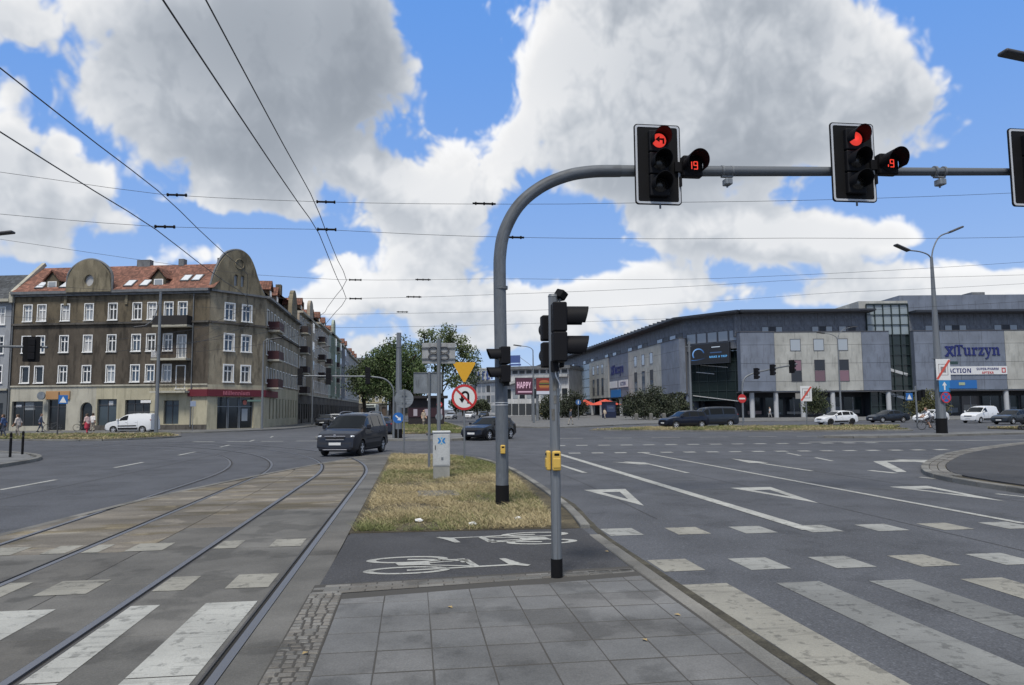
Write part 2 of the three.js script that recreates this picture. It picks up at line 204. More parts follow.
// ---------- ground ----------
const road = (() => {   // one sheet to the horizon, finer near the crossing, patches of older and newer asphalt in its colour
  const ax = []; for (let x = -60; x <= 90; x += 1) ax.push(x); const xs = [-3000, -800, -300, -120, ...ax, 160, 400, 900, 3000];
  const az = []; for (let z = 4; z >= -120; z -= 1) az.push(z); const zs = [400, 60, ...az, -160, -260, -500, -1000, -3500];
  const p = [], uv = [], col = [], id = [];
  for (const z of zs) for (const x of xs) {
    p.push(x, 0, z); uv.push(x, -z);
    const n = fbm(x * 0.09 + 50, z * 0.05 + 80, 997, 997, 5, 200), m = fbm(x * 0.35 + 50, z * 0.12 + 80, 997, 997, 4, 210), k = 1 + (n - 0.5) * 0.5 + (m - 0.5) * 0.25;
    col.push(k * 1.0, k, k * (1.0 - (n - 0.5) * 0.05));
  }
  for (let j = 0; j + 1 < zs.length; j++) for (let i = 0; i + 1 < xs.length; i++) { const a = j * xs.length + i; id.push(a, a + 1, a + xs.length, a + 1, a + xs.length + 1, a + xs.length); }
  const g = new THREE.BufferGeometry(); g.setAttribute('position', new THREE.Float32BufferAttribute(p, 3)); g.setAttribute('uv', new THREE.Float32BufferAttribute(uv, 2)); g.setAttribute('color', new THREE.Float32BufferAttribute(col, 3)); g.setIndex(id); g.computeVertexNormals();
  return struct('road', g, M.asphalt);
})();
const Y1 = 0.004, YB = 0.02;
const stripe = (pts, m = M.paint, n = 'zebra_stripe', y = Y1) => part(road, n, sheet(pts, y), m);
const quad = (x0, x1, z0, z1) => [[x0, z0], [x1, z0], [x1, z1], [x0, z1]];
{
  for (let i = 0; i < 12; i++) stripe(quad(2.87 + i * 1.025, 3.37 + i * 1.025, -3.6 + i * 0.035, -7.85 + i * 0.085), i % 3 === 0 ? M.paintY : M.paintOld);
  for (let i = 0; i < 12; i++) {
    const x = 2.9 + i * 1.025, dz = i * 0.085;
    stripe(quad(x, x + 0.5, -8.5 + dz, -9.17 + dz), i % 3 === 0 ? M.paintY : M.paintMid, 'crossing_block');
    stripe(quad(x + 0.03, x + 0.54, -10.98 + dz, -11.63 + dz), i % 4 === 1 ? M.paintY : M.paintMid, 'crossing_block');
  }
  stripe([[5.95, -10.95], [6.19, -10.9], [6.19, -31], [5.95, -31]], M.paint, 'lane_line', 0.008);
  stripe([[9.64, -10.9], [9.78, -10.9], [9.74, -31], [9.6, -31]], M.paint, 'lane_line', 0.008);
  const tri = (x, z, s = 1) => { const o = [[x - 0.5 * s, z], [x + 0.5 * s, z], [x, z + 3 * s]], i = [[x - 0.21 * s, z + 0.55 * s], [x + 0.21 * s, z + 0.55 * s], [x, z + 1.95 * s]]; part(road, 'give_way_triangle', sheet(o, Y1, [i]), M.paint); };
  tri(4.46, -17.2); tri(7.93, -16.9); tri(11.6, -16.35, 0.98);
  const dash = (x0, z0, x1, z1, w = 0.14) => part(road, 'lane_dash', ribbon([[x0, z0], [x1, z1]], w, Y1), M.paint);
  dash(4.95, -25, 5.05, -21.7, 0.16); dash(15.3, -29.08, 14.95, -27.4); dash(14.9, -26.2, 14.5, -24.4); dash(13.4, -20.6, 13.55, -19.6, 0.2); dash(13.4, -18.4, 13.6, -17.2); dash(12.4, -14.6, 12.9, -12.6, 0.12);
  for (let i = 0; i < 17; i++) { const x = 6.6 + i * 0.98, z = -31.4 + i * 0.12; dash(x, z, x + 0.5, z + 0.05, 0.5); }
  for (let i = 0; i < 15; i++) { const x = 7.2 + i * 1.15, z = -38 + i * 0.14; dash(x, z, x + 0.6, z + 0.05, 0.5); }
  for (let i = 0; i < 7; i++) { const x = 9 + i * 3.1, z = -47 + i * 0.35; dash(x, z, x + 1.8, z + 0.2, 0.22); }
  for (let i = 0; i < 6; i++) dash(-10.24 - i * 0.02, -20.3 - i * 7.2, -10.15 - i * 0.1, -23 - i * 7.2, 0.14);
  dash(21, -37.6, 33, -36.4, 0.3); dash(33, -36.4, 52, -35.8, 0.3);
  for (let i = 0; i < 5; i++) dash(-14 + i * 2.2, -50 + i * 0.4, -12.6 + i * 2.2, -49.7 + i * 0.4, 0.4);
  const arrow = (x, z, kind) => {   // lane arrows pointing away from the camera
    const shaft = [[x - 0.07, z], [x + 0.07, z], [x + 0.07, z - 3.4], [x - 0.07, z - 3.4]];
    part(road, 'lane_arrow', [sheet(shaft, Y1), kind === 'left' ? sheet([[x + 0.07, z - 3.4], [x + 0.07, z - 4.3], [x - 0.5, z - 5.0], [x - 0.45, z - 4.4], [x - 0.95, z - 4.9], [x - 0.4, z - 3.5]], Y1 + 0.001) : sheet([[x - 0.35, z - 3.4], [x + 0.35, z - 3.4], [x, z - 5.6]], Y1 + 0.001)], M.paint);
  };
  arrow(7.95, -21, 'left'); arrow(11.7, -20.8, 'ahead'); 
  part(road, 'lane_arrow', [sheet([[13.8, -19.9], [14.1, -19.9], [16.0, -23.6], [15.7, -23.9]], Y1), sheet([[15.7, -23.9], [16.0, -23.6], [16.9, -23.4], [16.95, -22.8], [17.9, -24.0], [17.0, -24.7], [16.95, -24.2]], Y1 + 0.001)], M.paint);
  // dark tar seams between asphalt lanes, and patches cut in later
  for (const [a, b, w] of [[[7.9, -8], [7.75, -34], 0.035], [[4.15, -12.5], [4.3, -30], 0.03], [[-9.2, -16], [-8.4, -45], 0.05], [[11.7, -4], [11.9, -26], 0.03]]) part(road, 'tar_seam', ribbon(smooth([a, [lerp(a[0], b[0], 0.4) + 0.1, lerp(a[1], b[1], 0.4)], [lerp(a[0], b[0], 0.7) - 0.08, lerp(a[1], b[1], 0.7)], b], 30), w, 0.003), M.bikeAsphalt);
}
// tram tracks: straight, then a bend to the left round TC
const TC = [-35.4, -22], S0 = 22;
const trackPt = (off, s) => { if (s <= S0) return [off, -s]; const r = off - TC[0], a = (s - S0) / (-2.1 - TC[0]); return [TC[0] + r * Math.cos(a), TC[1] - r * Math.sin(a)]; };
const RAILS = [-1.395, -2.83, -4.5, -5.92];
const bedEnd = (() => { const pts = [[-6.35, -12.4], [-5.55, -18.3], [-3.1, -28], [-2.2, -30.8]]; const n = []; for (let i = 0; i < 3; i++) { const [ax, az] = pts[i], [bx_, bz] = pts[i + 1], dx = bx_ - ax, dz = bz - az, l = Math.hypot(dx, dz); n.push([dz / l, -dx / l, (dz * ax - dx * az) / l]); } return { pts, n }; })();
function clipBed(poly) { for (const [nx, nz, d] of bedEnd.n) { poly = clipHalf(poly, nx, nz, d); if (poly.length < 3) return []; } return poly; }
{
  const bed = struct('tram_track_bed'); const R = mulberry(11);
  part(bed, 'track_foundation', sheet(clipBed([[-0.98, 3], [-9, 3], [-9, -12], [-0.98, -31.2]].map((p) => p)).length ? clipBed([[-0.98, 3], [-9.5, 3], [-9.5, -32], [-1.0, -32]]) : [], 0.0035), M.groove);
  const strips = [[-0.985, -1.355, 1.9], [-1.475, -2.75, 2.02], [-2.87, -3.66, 2.02], [-3.67, -4.46, 2.02], [-4.58, -5.84, 2.02], [-5.96, -6.6, 2.02], [-6.61, -9.4, 3]];
  strips.forEach(([x0, x1, len], si) => {
    for (let s = -3.0 - (2.02 * 2 - 5.77 % 2.02) + 2.02 * 2, k = 0; s < 36; s += len, k++) {
      const a = [], b = [], n = s + len > S0 ? 6 : 1; for (let i = 0; i <= n; i++) { const q = s + 0.006 + (len - 0.012) * i / n; a.push(trackPt(x0, q)); b.push(trackPt(x1, q)); }
      const poly = clipBed([...a, ...b.reverse()]); if (poly.length < 3 || area(poly) < 0.03) continue;
      part(bed, 'concrete_panel', slab(poly, 0.004, YB, 0.004), (s > [99, 13, 10.5, 9.5, 9.5, 8, 8][si] + R() * 1.5 ? M.bedDirty : M.bed)[Math.floor(R() * 5)]);
    }
  });
  part(bed, 'concrete_apron', sheet([[-0.97, -19.5], [-0.97, -32.55], [-1.7, -32.4], [-2.5, -31], [-2.3, -30], [-1.79, -27.5], [-1.45, -24.5], [-1.355, -22], [-1.35, -19.5]], 0.014), M.bed[3]);
  part(bed, 'edging_strip', ribbon(smooth(bedEnd.pts, 30), 0.17, YB + 0.003, -0.05), M.kerb[1]);
  // painted crossing over the tracks
  const pb = (x0, x1, z0, z1, n, m) => part(bed, n, sheet(quad(x0, x1, z0, z1), YB + 0.004), m);
  for (const [x0, x1] of [[-2.02, -1.53], [-2.72, -2.45], [-3.92, -3.4], [-4.44, -4.24 + 0.05], [-5.5, -5.0]]) { pb(x0, x1, -3.4, -5.73, 'zebra_stripe', M.paint); pb(x0, x1, -5.75, -7.83, 'zebra_stripe', M.paint); }
  for (const [x0, x1] of [[-1.99, -1.54], [-2.73, -2.41], [-3.89, -3.38], [-4.44, -4.2], [-4.95, -4.62], [-5.8, -5.3], [-6.5, -6.05]]) { pb(x0, x1, -8.42, -9.1, 'crossing_block', M.paintY); pb(x0, x1 - 0.02, -10.85, -11.46, 'crossing_block', M.paintY); }
  RAILS.forEach((xr, i) => {
    const ins = i % 2 ? 1 : -1, N = 110, smax = 56, g = [], gg = [];   // head, then groove and lip on the gauge side
    const trk = struct('tram_rail');
    const pl = (off, y) => { const P = []; for (let k = 0; k <= N; k++) { const s = -3 + (smax + 3) * k / N, [x, z] = trackPt(xr + off, s); let inside = true; for (const [nx, nz, d] of bedEnd.n) if (nx * x + nz * z > d) inside = false; P.push([x, z, inside]); } return P; };
    const strip = (o0, o1, yIn, yOut) => { const A = pl(o0), B = pl(o1), v = [], id = []; A.forEach((p, k) => { const y = p[2] ? yIn : yOut; v.push(p[0], y, p[1], B[k][0], y, B[k][1]); if (k) { const a = (k - 1) * 2; id.push(a, a + 1, a + 2, a + 1, a + 3, a + 2); } }); const q = new THREE.BufferGeometry(); q.setAttribute('position', new THREE.Float32BufferAttribute(v, 3)); q.setIndex(id); q.computeVertexNormals(); if (q.attributes.normal.getY(0) < 0) { q.setIndex(id.map((_, k) => id[k - k % 3 + [0, 2, 1][k % 3]])); q.computeVertexNormals(); } return muv(q); };
    const wall = (o, y0, y1) => { const A = pl(o), v = [], id = []; A.forEach((p, k) => { const d = p[2] ? 0 : -0.013; v.push(p[0], y0, p[1], p[0], y1 + d, p[1]); if (k) { const a = (k - 1) * 2; id.push(a, a + 1, a + 2, a + 1, a + 3, a + 2); } }); const q = new THREE.BufferGeometry(); q.setAttribute('position', new THREE.Float32BufferAttribute(v, 3)); q.setIndex(id); q.computeVertexNormals(); return muv(q); };
    part(trk, 'rail_head', [strip(-0.036, 0.036, YB + 0.003, 0.009), wall(-0.036, 0.004, YB + 0.003), wall(0.036, 0.004, YB + 0.003)], M.steel);
    part(trk, 'rail_lip', [strip(ins * 0.078, ins * 0.098, YB + 0.001, 0.008)], M.steelDark);
    part(trk, 'rail_groove', [strip(ins * 0.037, ins * 0.077, 0.0055, 0.0055)], M.groove);
  });
}
// pavement in front: slabs, setts, edging rows
{
  const pv = struct('pavement'), R = mulberry(21);
  part(pv, 'joint_filler', sheet([[-0.712, 3], [2.56, 3], [2.56, -8.43], [-0.712, -7.95]], 0.0325), M.joint); part(pv, 'joint_filler', sheet([[-1.06, 3], [-0.715, 3], [-0.715, -8.0], [-1.06, -8.0]], 0.0285), M.joint); part(pv, 'joint_filler', sheet([[-1.05, -7.96], [2.56, -8.44], [2.56, -8.75], [-1.05, -8.4]], 0.0265), M.joint);
  const nx = 0.152, l = Math.hypot(nx, 1);   // upper edge of the slabs runs from (-0.7,-7.93) to (2.5,-8.42)
  for (let j = 0; j < 12; j++) for (let i = 0; i < 8; i++) {
    const x0 = -0.71 + i * 0.432 + (R() - 0.5) * 0.004, x1 = Math.min(x0 + 0.427, 2.525), z0 = -3.1 - j * 0.492, z1 = z0 - 0.474; if (x1 - x0 < 0.05) continue;
    let p = clipHalf([[x0, z0], [x1, z0], [x1, z1], [x0, z1]], -nx / l, -1 / l, (7.93 - 0.7 * -1 * -nx) / l + 0.0); if (p.length < 3 || area(p) < 0.01) continue;
    const o = part(pv, 'paving_slab', slab(p, 0.0, 0.032, 0.006), M.slab[Math.floor(R() * 6)]); o.position.y = 0.004 + (R() - 0.5) * 0.005;
  }
  for (let k = 0; k < 48; k++) {   // setts
    let x = -1.055; const z = -3.35 - k * 0.097; const n = 3 + (R() > 0.35 ? 1 : 0); const ws = Array.from({ length: n }, () => 0.7 + R() * 0.6), sum = ws.reduce((a, b) => a + b, 0);
    for (const w0 of ws) {
      const w = w0 / sum * 0.335, j = () => (R() - 0.5) * 0.012, dz = j(), p = [[x + 0.005 + j() * 0.3, z - 0.006 + dz + j()], [x + w - 0.004 + j() * 0.3, z - 0.006 + dz + j()], [x + w - 0.004, z - 0.085 + dz + j()], [x + 0.005, z - 0.085 + dz + j()]];
      const o = part(pv, 'sett', slab(p, 0, 0.036, 0.011), M.sett[Math.floor(R() * 8)]); o.position.y = (R() - 0.5) * 0.008; x += w;
    }
  }
  for (let r = 0; r < 4; r++) for (let i = 0; i < 13; i++) {   // edging rows between slabs and cycle path
    const x0 = -1.04 + i * 0.275 + (r % 2) * 0.11, x1 = Math.min(x0 + 0.268, 2.54), f = (x) => -7.97 - (x + 1) * 0.133 * (1 - r * 0.14) - r * 0.1 + 0.0; if (x1 - x0 < 0.05) continue;
    part(pv, 'edging_block', slab([[x0, f(x0) - 0.004], [x1, f(x1) - 0.004], [x1, f(x1) - 0.085], [x0, f(x0) - 0.085]], 0, 0.033, 0.008), M.sett[Math.floor(R() * 4)]);
  }
  // cycle path with two painted bicycles
  const cp = struct('cycle_path', slab([[-1.0, -8.37], [2.55, -8.72], [2.64, -11.62], [-0.95, -11.78]], 0, 0.026, 0), M.bikeAsphalt);
  const bike = (x, z, dir, s) => {   // up of the symbol along dir*x; lateral along z
    const y = 0.031, P = (u, v) => [x + dir * u * s, z + dir * v * 1.32], pl = (pts, w) => ribbon(pts.map((p) => P(...p)), w, y);
    const ring = (u, v, ru, rv) => { const o = [], i = []; for (let k = 0; k < 28; k++) { const a = k / 28 * 2 * Math.PI; o.push(P(u + ru * Math.cos(a), v + rv * Math.sin(a))); i.push(P(u + (ru - 0.12) * Math.cos(a), v + (rv - 0.05) * Math.sin(a))); } return sheet(o, y, [i]); };
    part(cp, 'painted_bicycle', [ring(0.5, 0.235, 0.5, 0.155), ring(0.5, -0.235, 0.5, 0.155), pl([[0.5, -0.24], [1.25, -0.13]], 0.07), pl([[0.5, 0.24], [1.75, 0.16]], 0.07), pl([[1.2, -0.16], [1.3, 0.17]], 0.09), pl([[0.5, -0.02], [1.22, -0.12]], 0.05), sheet([P(0.35, -0.1), P(0.75, -0.13), P(0.78, 0.05), P(0.4, 0.03)], y + 0.002), pl([[0.55, 0], [1.28, 0.16]], 0.05), pl([[1.15, -0.2], [1.2, -0.02]], 0.1), sheet([P(1.62, -0.13), P(1.7, -0.13), P(1.85, 0.12), P(1.95, 0.2), P(1.9, 0.25), P(1.7, 0.16)], y + 0.002)], M.paint);
  };
  bike(-0.58, -9.28, 1, 1.02); bike(2.32, -10.85, -1, 1.02);
}
// kerbs: stones laid one by one along a line
function kerb(name, pts, o = {}) {
  const g = struct(name), R = mulberry(o.seed || 5), L = o.len || 1, W = o.w || 0.15, pp = along(smooth(pts, o.n || 400), 0.02), per = Math.round(L / 0.02);
  for (let i = 0; i + per < pp.length + 1; i += per) {
    const a = pp[i], b = pp[Math.min(pp.length - 1, i + per)], dx = b[0] - a[0], dz = b[1] - a[1], l = Math.hypot(dx, dz); if (l < 0.2) continue;
    const nx = -dz / l, nz = dx / l, e = 0.006 / l, P = (p, t, w) => [p[0] + dx * t + nx * w, p[1] + dz * t + nz * w];
    const h0 = typeof o.h === 'function' ? o.h(a) : o.h || 0.1;
    const m = part(g, 'kerb_stone', slab([P(a, e, -W / 2), P(b, -e, -W / 2), P(b, -e, W / 2), P(a, e, W / 2)], -0.02, h0 + (R() - 0.5) * 0.006, 0.012), M.kerb[Math.floor(R() * 5)]);
  }
  return g;
}
kerb('kerb', [[2.6, 2], [2.61, -3], [2.65, -8], [2.69, -11.6]], { h: 0.036, w: 0.17, seed: 8 });
kerb('kerb', [[2.72, -11.75], [2.86, -13.2], [2.98, -15.5], [3.06, -19], [3.03, -23.4], [2.72, -27], [2.2, -29.6], [1.0, -31.6], [-0.6, -32.5], [-1.05, -32.6]], { h: 0.07, w: 0.15, seed: 9 });
// dry grass island
const islandPts = [[-0.97, -11.78], [2.6, -11.62], [2.78, -13.2], [2.88, -15.5], [2.96, -19], [2.93, -23.4], [2.62, -27], [2.1, -29.5], [0.95, -31.5], [-0.6, -32.4], [-0.97, -32.4]];
struct('grass_verge_soil', slab(islandPts, 0, 0.035), M.soil, 'bare dusty soil of the grass island');
part(struct('manhole_surround', slab(quad(0.1, 1.0, -16.2, -17.2), 0.03, 0.075, 0.01), M.slab[2], 'flat concrete surround in the dry grass'), 'manhole_cover', slab(quad(0.24, 0.86, -16.35, -17.05), 0.07, 0.083, 0.004), M.slab[4]);
function inside(p, poly) { let c = false; for (let i = 0, j = poly.length - 1; i < poly.length; j = i++) { const a = poly[i], b = poly[j]; if (a[1] > p[1] !== b[1] > p[1] && p[0] < (b[0] - a[0]) * (p[1] - a[1]) / (b[1] - a[1]) + a[0]) c = !c; } return c; }
function grass(name, label, poly, y, count, seed, h, greenness, wide = 1) {
  const bl = new THREE.BufferGeometry(); const v = [], tri = []; const R = mulberry(seed);   // a small tuft of five blades
  for (let b = 0; b < 5; b++) { const a = R() * 6.28, r = R() * 0.03, x = Math.cos(a) * r, z = Math.sin(a) * r, w = (0.003 + R() * 0.003) * wide, lx = (R() - 0.5) * 0.9, lz = (R() - 0.5) * 0.9, hh = 0.6 + R() * 0.6, t = R() * 3.14, cx = Math.cos(t) * w, cz = Math.sin(t) * w, n = v.length / 3; v.push(x - cx, 0, z - cz, x + cx, 0, z + cz, x + lx * 0.35 + cx * 0.8, hh * 0.6, z + lz * 0.35 + cz * 0.8, x + lx * 0.35 - cx * 0.8, hh * 0.6, z + lz * 0.35 - cz * 0.8, x + lx, hh * 0.9, z + lz); tri.push(n, n + 1, n + 2, n, n + 2, n + 3, n + 3, n + 2, n + 4); }
  for (let i = 0; i < v.length; i += 3) { const s = v[i + 1]; v[i] = v[i] + 0; }
  bl.setAttribute('position', new THREE.Float32BufferAttribute(v, 3)); bl.setIndex(tri); bl.computeVertexNormals();
  const im = new THREE.InstancedMesh(bl, mat([1, 1, 1], 0.9, { side: THREE.DoubleSide }), count), m4 = new THREE.Matrix4(), q = new THREE.Quaternion(), c = new THREE.Color();
  let x0 = 1e9, x1 = -1e9, z0 = 1e9, z1 = -1e9; for (const [x, z] of poly) { x0 = Math.min(x0, x); x1 = Math.max(x1, x); z0 = Math.min(z0, z); z1 = Math.max(z1, z); }
  let n = 0, guard = 0;
  while (n < count && guard++ < count * 20) {
    const x = lerp(x0, x1, R()), z = lerp(z0, z1, R()); if (!inside([x, z], poly)) continue;
    const d = fbm(x * 0.9 + 90, z * 0.9 + 90, 997, 997, 4, seed + 3), gk = fbm(x * 0.45 + 40, z * 0.45 + 90, 997, 997, 3, seed + 8); if (d < 0.36 && R() < 0.75) continue;
    const hh = h * (0.45 + R() * 0.7) * (0.6 + d), s = 0.06 + hh * 0.5; q.setFromAxisAngle(new THREE.Vector3(0, 1, 0), R() * 6.28); m4.compose(new THREE.Vector3(x, y, z), q, new THREE.Vector3(Math.min(1.6, s * 8) * 0.14 * 4, hh, Math.min(1.6, s * 8) * 0.14 * 4)); im.setMatrixAt(n, m4);
    const gg = sstep(0.36, 0.68, gk + (R() - 0.5) * 0.5 + greenness), k = 0.7 + R() * 0.6; c.setRGB(lerp(0.4, 0.15, gg) * k, lerp(0.33, 0.17, gg) * k, lerp(0.19, 0.06, gg) * k); im.setColorAt(n, c); n++;
  }
  im.count = n; im.name = nm(name); scene.add(im); im.userData = { kind: 'stuff', label }; return im;
}
grass('dry_grass', 'dry yellow grass on the traffic island', [[-0.9, -11.85], [0.6, -11.75], [2.25, -11.75], [2.42, -13.2], [2.55, -15.5], [2.75, -19], [2.8, -23.4], [2.5, -27], [2.0, -29.4], [0.9, -31.4], [-0.6, -32.2], [-0.9, -32.2], [-0.82, -22]], 0.03, 36000, 300, 0.095, -0.05, 1.5);
{ const R = mulberry(91); [[0.1, -12.6], [1.75, -12.5], [0.95, -12.05]].forEach(([x, z], i) => { const g = new THREE.IcosahedronGeometry(0.045, 1), a = g.attributes.position; for (let k = 0; k < a.count; k++) { const h = 0.7 + 0.6 * hash2(Math.round(a.getX(k) * 900), Math.round(a.getY(k) * 900 + a.getZ(k) * 500), 3); a.setXYZ(k, a.getX(k) * h * 1.5, a.getY(k) * h * 0.7, a.getZ(k) * h); } g.computeVertexNormals(); solo('paper_scrap', ['crumpled white paper scrap in the grass, leftmost', 'crumpled white paper scrap in the grass near the mast', 'crumpled paper scrap at the grass edge by the cycle path'][i], 'litter', muv(g.translate(x, 0.075, z)), M.signWhite); }); }
{ const gp = [], R = mulberry(92); for (let z = 0; z > -30; z -= 0.35) gp.push([2.7 + 0.02 * R() + (z < -11 ? Math.min(0.34, (-11 - z) * 0.09) : 0) + (z < -23 ? (z + 23) * 0.09 : 0) + 0.1, z]); part(road, 'gutter_grit', ribbon(gp, 0.11, 0.0035), M.grit); }
// right-hand traffic island: kerb, band of setts, asphalt inside
{
  const k = [[13.6, -8], [13.1, -11.5], [13.05, -14.6], [13.6, -18], [15.2, -20.6], [17.4, -23.1], [20.2, -25.9], [25, -29.6], [31, -33.2], [40, -37.2], [55, -42]];
  kerb('kerb', k, { h: 0.12, w: 0.2, seed: 31 });
  const o = smooth(k, 70), off = (d) => o.map((p, i) => { const a = o[Math.max(0, i - 1)], b = o[Math.min(o.length - 1, i + 1)], dx = b[0] - a[0], dz = b[1] - a[1], l = Math.hypot(dx, dz); return [p[0] - dz / l * d, p[1] + dx / l * d]; });
  struct('traffic_island', slab([...off(0.55), [70, -42], [70, -8]], 0, 0.105), M.bikeAsphalt, 'dark asphalt traffic island at the right');
  const setts = struct('sett_band'), R = mulberry(33);
  part(setts, 'sand_bedding', ribbon(o, 0.46, 0.07, 0.33), M.soil);
  const oo = smooth(k, 900).slice(150, 560); let q = 0;
  for (let i = 0; i + 4 < oo.length; i += 4) for (let r = 0; r < 2; r++) { if (q++ > 190) break; const a = oo[i], b = oo[i + 4], dx = b[0] - a[0], dz = b[1] - a[1], l = Math.hypot(dx, dz), P = (p, t, w) => [p[0] + dx * t - dz / l * w, p[1] + dz * t + dx / l * w], w0 = 0.115 + r * 0.215; part(setts, 'sett', slab([P(a, 0.06, w0), P(b, -0.06, w0), P(b, -0.06, w0 + 0.2), P(a, 0.06, w0 + 0.2)], 0.06, 0.112 + (R() - 0.5) * 0.01, 0.012), M.sett[Math.floor(R() * 8)]); }
}
// lamp island, verges and pavements farther off
{
  const li = [[24.4, -42.6], [25.6, -41.6], [29, -41.4], [40, -43.6], [60, -46.5], [60, -50], [40, -46.6], [28, -44]];
  struct('lamp_island', slab(li, 0, 0.12, 0.02), M.slab[1], 'pale concrete island under the tall lamp post');
  kerb('kerb', [[60, -46.6], [40, -43.6], [29, -41.4], [25.6, -41.6], [24.4, -42.6], [28, -44]].reverse(), { h: 0.13, w: 0.18, len: 1.5, seed: 41 });
  const vr = [[14.9, -62], [21, -57.5], [27.6, -53.6], [37.6, -52.2], [38.5, -56], [44.5, -63.4], [34.4, -66.6], [23.4, -68.8]];
  struct('verge_soil', slab(vr, 0, 0.09), M.soil, 'worn soil under the far grass verge'); grass('verge_grass', 'strip of dry grass in front of the shopping centre', vr, 0.085, 7000, 310, 0.16, 0.02, 5);
  kerb('kerb', [[14.9, -62.1], [21, -57.3], [27.6, -53.4], [37.6, -52]], { h: 0.11, w: 0.2, len: 1.5, seed: 42 });
  const vr2 = [[46, -50], [60, -53], [75, -58], [75, -62], [58, -58], [45.5, -54]];
  struct('verge_soil', slab(vr2, 0, 0.09), M.soil); grass('verge_grass', 'strip of dry grass beside the parked cars', vr2, 0.085, 4000, 312, 0.16, 0.02, 5);
  const vl = [[-50, -56], [-29.7, -57.5], [-21, -54], [-17.8, -60], [-21, -67.5], [-32, -71], [-50, -72]];
  struct('verge_soil', slab(vl, 0, 0.09), M.soil); grass('verge_grass', 'dry grass verge in front of the corner tenement', vl, 0.085, 9000, 314, 0.14, 0.05, 5);
  kerb('kerb', [[-50, -55.9], [-29.7, -57.3], [-21, -53.8], [-18.4, -57], [-17.8, -60], [-21, -67.6]], { h: 0.11, w: 0.2, len: 1.5, seed: 43 });
  struct('pavement', slab([[-60, -76.5], [-20, -70.5], [-14.2, -77.5], [-12.4, -87], [-12.6, -260], [-16, -260], [-16, -86], [-42, -86], [-60, -90]], 0, 0.12, 0.02), M.slab[3], 'pavement round the corner tenement');
  kerb('kerb', [[-60, -76.4], [-38, -73.2], [-20, -70.4], [-14.1, -77.5], [-12.3, -87], [-12.45, -140]], { h: 0.13, w: 0.18, len: 2, seed: 44 });
  struct('pavement', slab([[-14.6, -29], [-15.2, -32.6], [-17.2, -36], [-22, -40], [-45, -48], [-45, -20]], 0, 0.12, 0.02), M.slab[0], 'pavement at the left edge');
  kerb('kerb', [[-14.3, -24], [-14.55, -29], [-15.1, -32.6], [-17.1, -36.1], [-22, -40.2], [-45, -48.2]], { h: 0.13, w: 0.18, seed: 45 });
  struct('pavement', slab([[13.5, -72], [27, -84], [45, -92], [80, -86], [140, -76], [140, -112], [56, -119], [46, -135], [46, -320], [30, -320], [20, -150], [8, -100], [8.3, -86]], 0, 0.12, 0.02), M.slab[2], 'wide pavement in front of the shopping centre');
  kerb('kerb', [[8.2, -100], [8.3, -86], [13.5, -72], [27, -84], [45, -92], [80, -86], [140, -76]], { h: 0.13, w: 0.2, len: 2.5, seed: 46 });
  struct('median', slab([[-6, -50.5], [-0.2, -46.6], [3.5, -46.6], [6, -52], [5, -110], [-5, -110], [-6.5, -60]], 0, 0.12, 0.02), M.slab[2], 'paved median round the tall catenary pole');
  kerb('kerb', [[-6.4, -60], [-6, -50.4], [-0.2, -46.5], [3.5, -46.5], [6, -52], [5.4, -90]], { h: 0.13, w: 0.18, len: 1.5, seed: 47 });
  const vm = [[-5, -56], [4.8, -56], [4.3, -106], [-4.4, -106]]; struct('verge_soil', slab(vm, 0.1, 0.16), M.soil); grass('verge_grass', 'green lawn of the median under the trees', vm, 0.155, 9000, 316, 0.14, 0.2, 5);
}

// ---------- signals, posts, signs ----------
const redGlow = mat([0.3, 0.01, 0.01], 0.4, { emissive: new THREE.Color().setRGB(0.3, 0.022, 0.016), emissiveIntensity: 1 });
const lensDark = mat([0.02, 0.018, 0.016], 0.25), paleEdge = mat([0.5, 0.52, 0.55], 0.5);
function visor(r, l, drop = 0.55, y = 0) {   // hood over a lens: open below, longer on top
  const v = [], id = [], n = 22, t0 = -0.5, t1 = Math.PI + 0.5;
  for (const rr of [r, r - 0.01]) for (let i = 0; i <= n; i++) { const a = lerp(t0, t1, i / n), L = l * (1 - drop * (0.5 - 0.5 * Math.sin(a))); v.push(rr * Math.cos(a), rr * Math.sin(a), 0, rr * Math.cos(a), rr * Math.sin(a), L); }
  const m = (n + 1) * 2; for (let i = 0; i < n; i++) for (let s = 0; s < 2; s++) { const a = s * m + i * 2; s ? id.push(a, a + 2, a + 1, a + 1, a + 2, a + 3) : id.push(a, a + 1, a + 2, a + 1, a + 3, a + 2); }
  for (let i = 0; i < n; i++) { const a = i * 2 + 1; id.push(a, a + m, a + 2, a + 2, a + m, a + m + 2); }
  for (const i of [0, n]) { const a = i * 2; id.push(a, a + 1, a + m, a + 1, a + m + 1, a + m); }
  const g = new THREE.BufferGeometry(); g.setAttribute('position', new THREE.Float32BufferAttribute(v, 3)); g.setIndex(id); const q = g.toNonIndexed(); q.computeVertexNormals(); return clean(toCreasedNormals(q, 0.6));
}
const rrect = (w, h, r) => { const s = new THREE.Shape(), x = w / 2, y = h / 2; s.moveTo(-x + r, -y); s.lineTo(x - r, -y); s.absarc(x - r, -y + r, r, -Math.PI / 2, 0); s.lineTo(x, y - r); s.absarc(x - r, y - r, r, 0, Math.PI / 2); s.lineTo(-x + r, y); s.absarc(-x + r, y - r, r, Math.PI / 2, Math.PI); s.lineTo(-x, -y + r); s.absarc(-x + r, -y + r, r, Math.PI, 1.5 * Math.PI); return s; };
const ringShape = (o, i) => { o.holes.push(new THREE.Path(i.getPoints(8))); return o; };
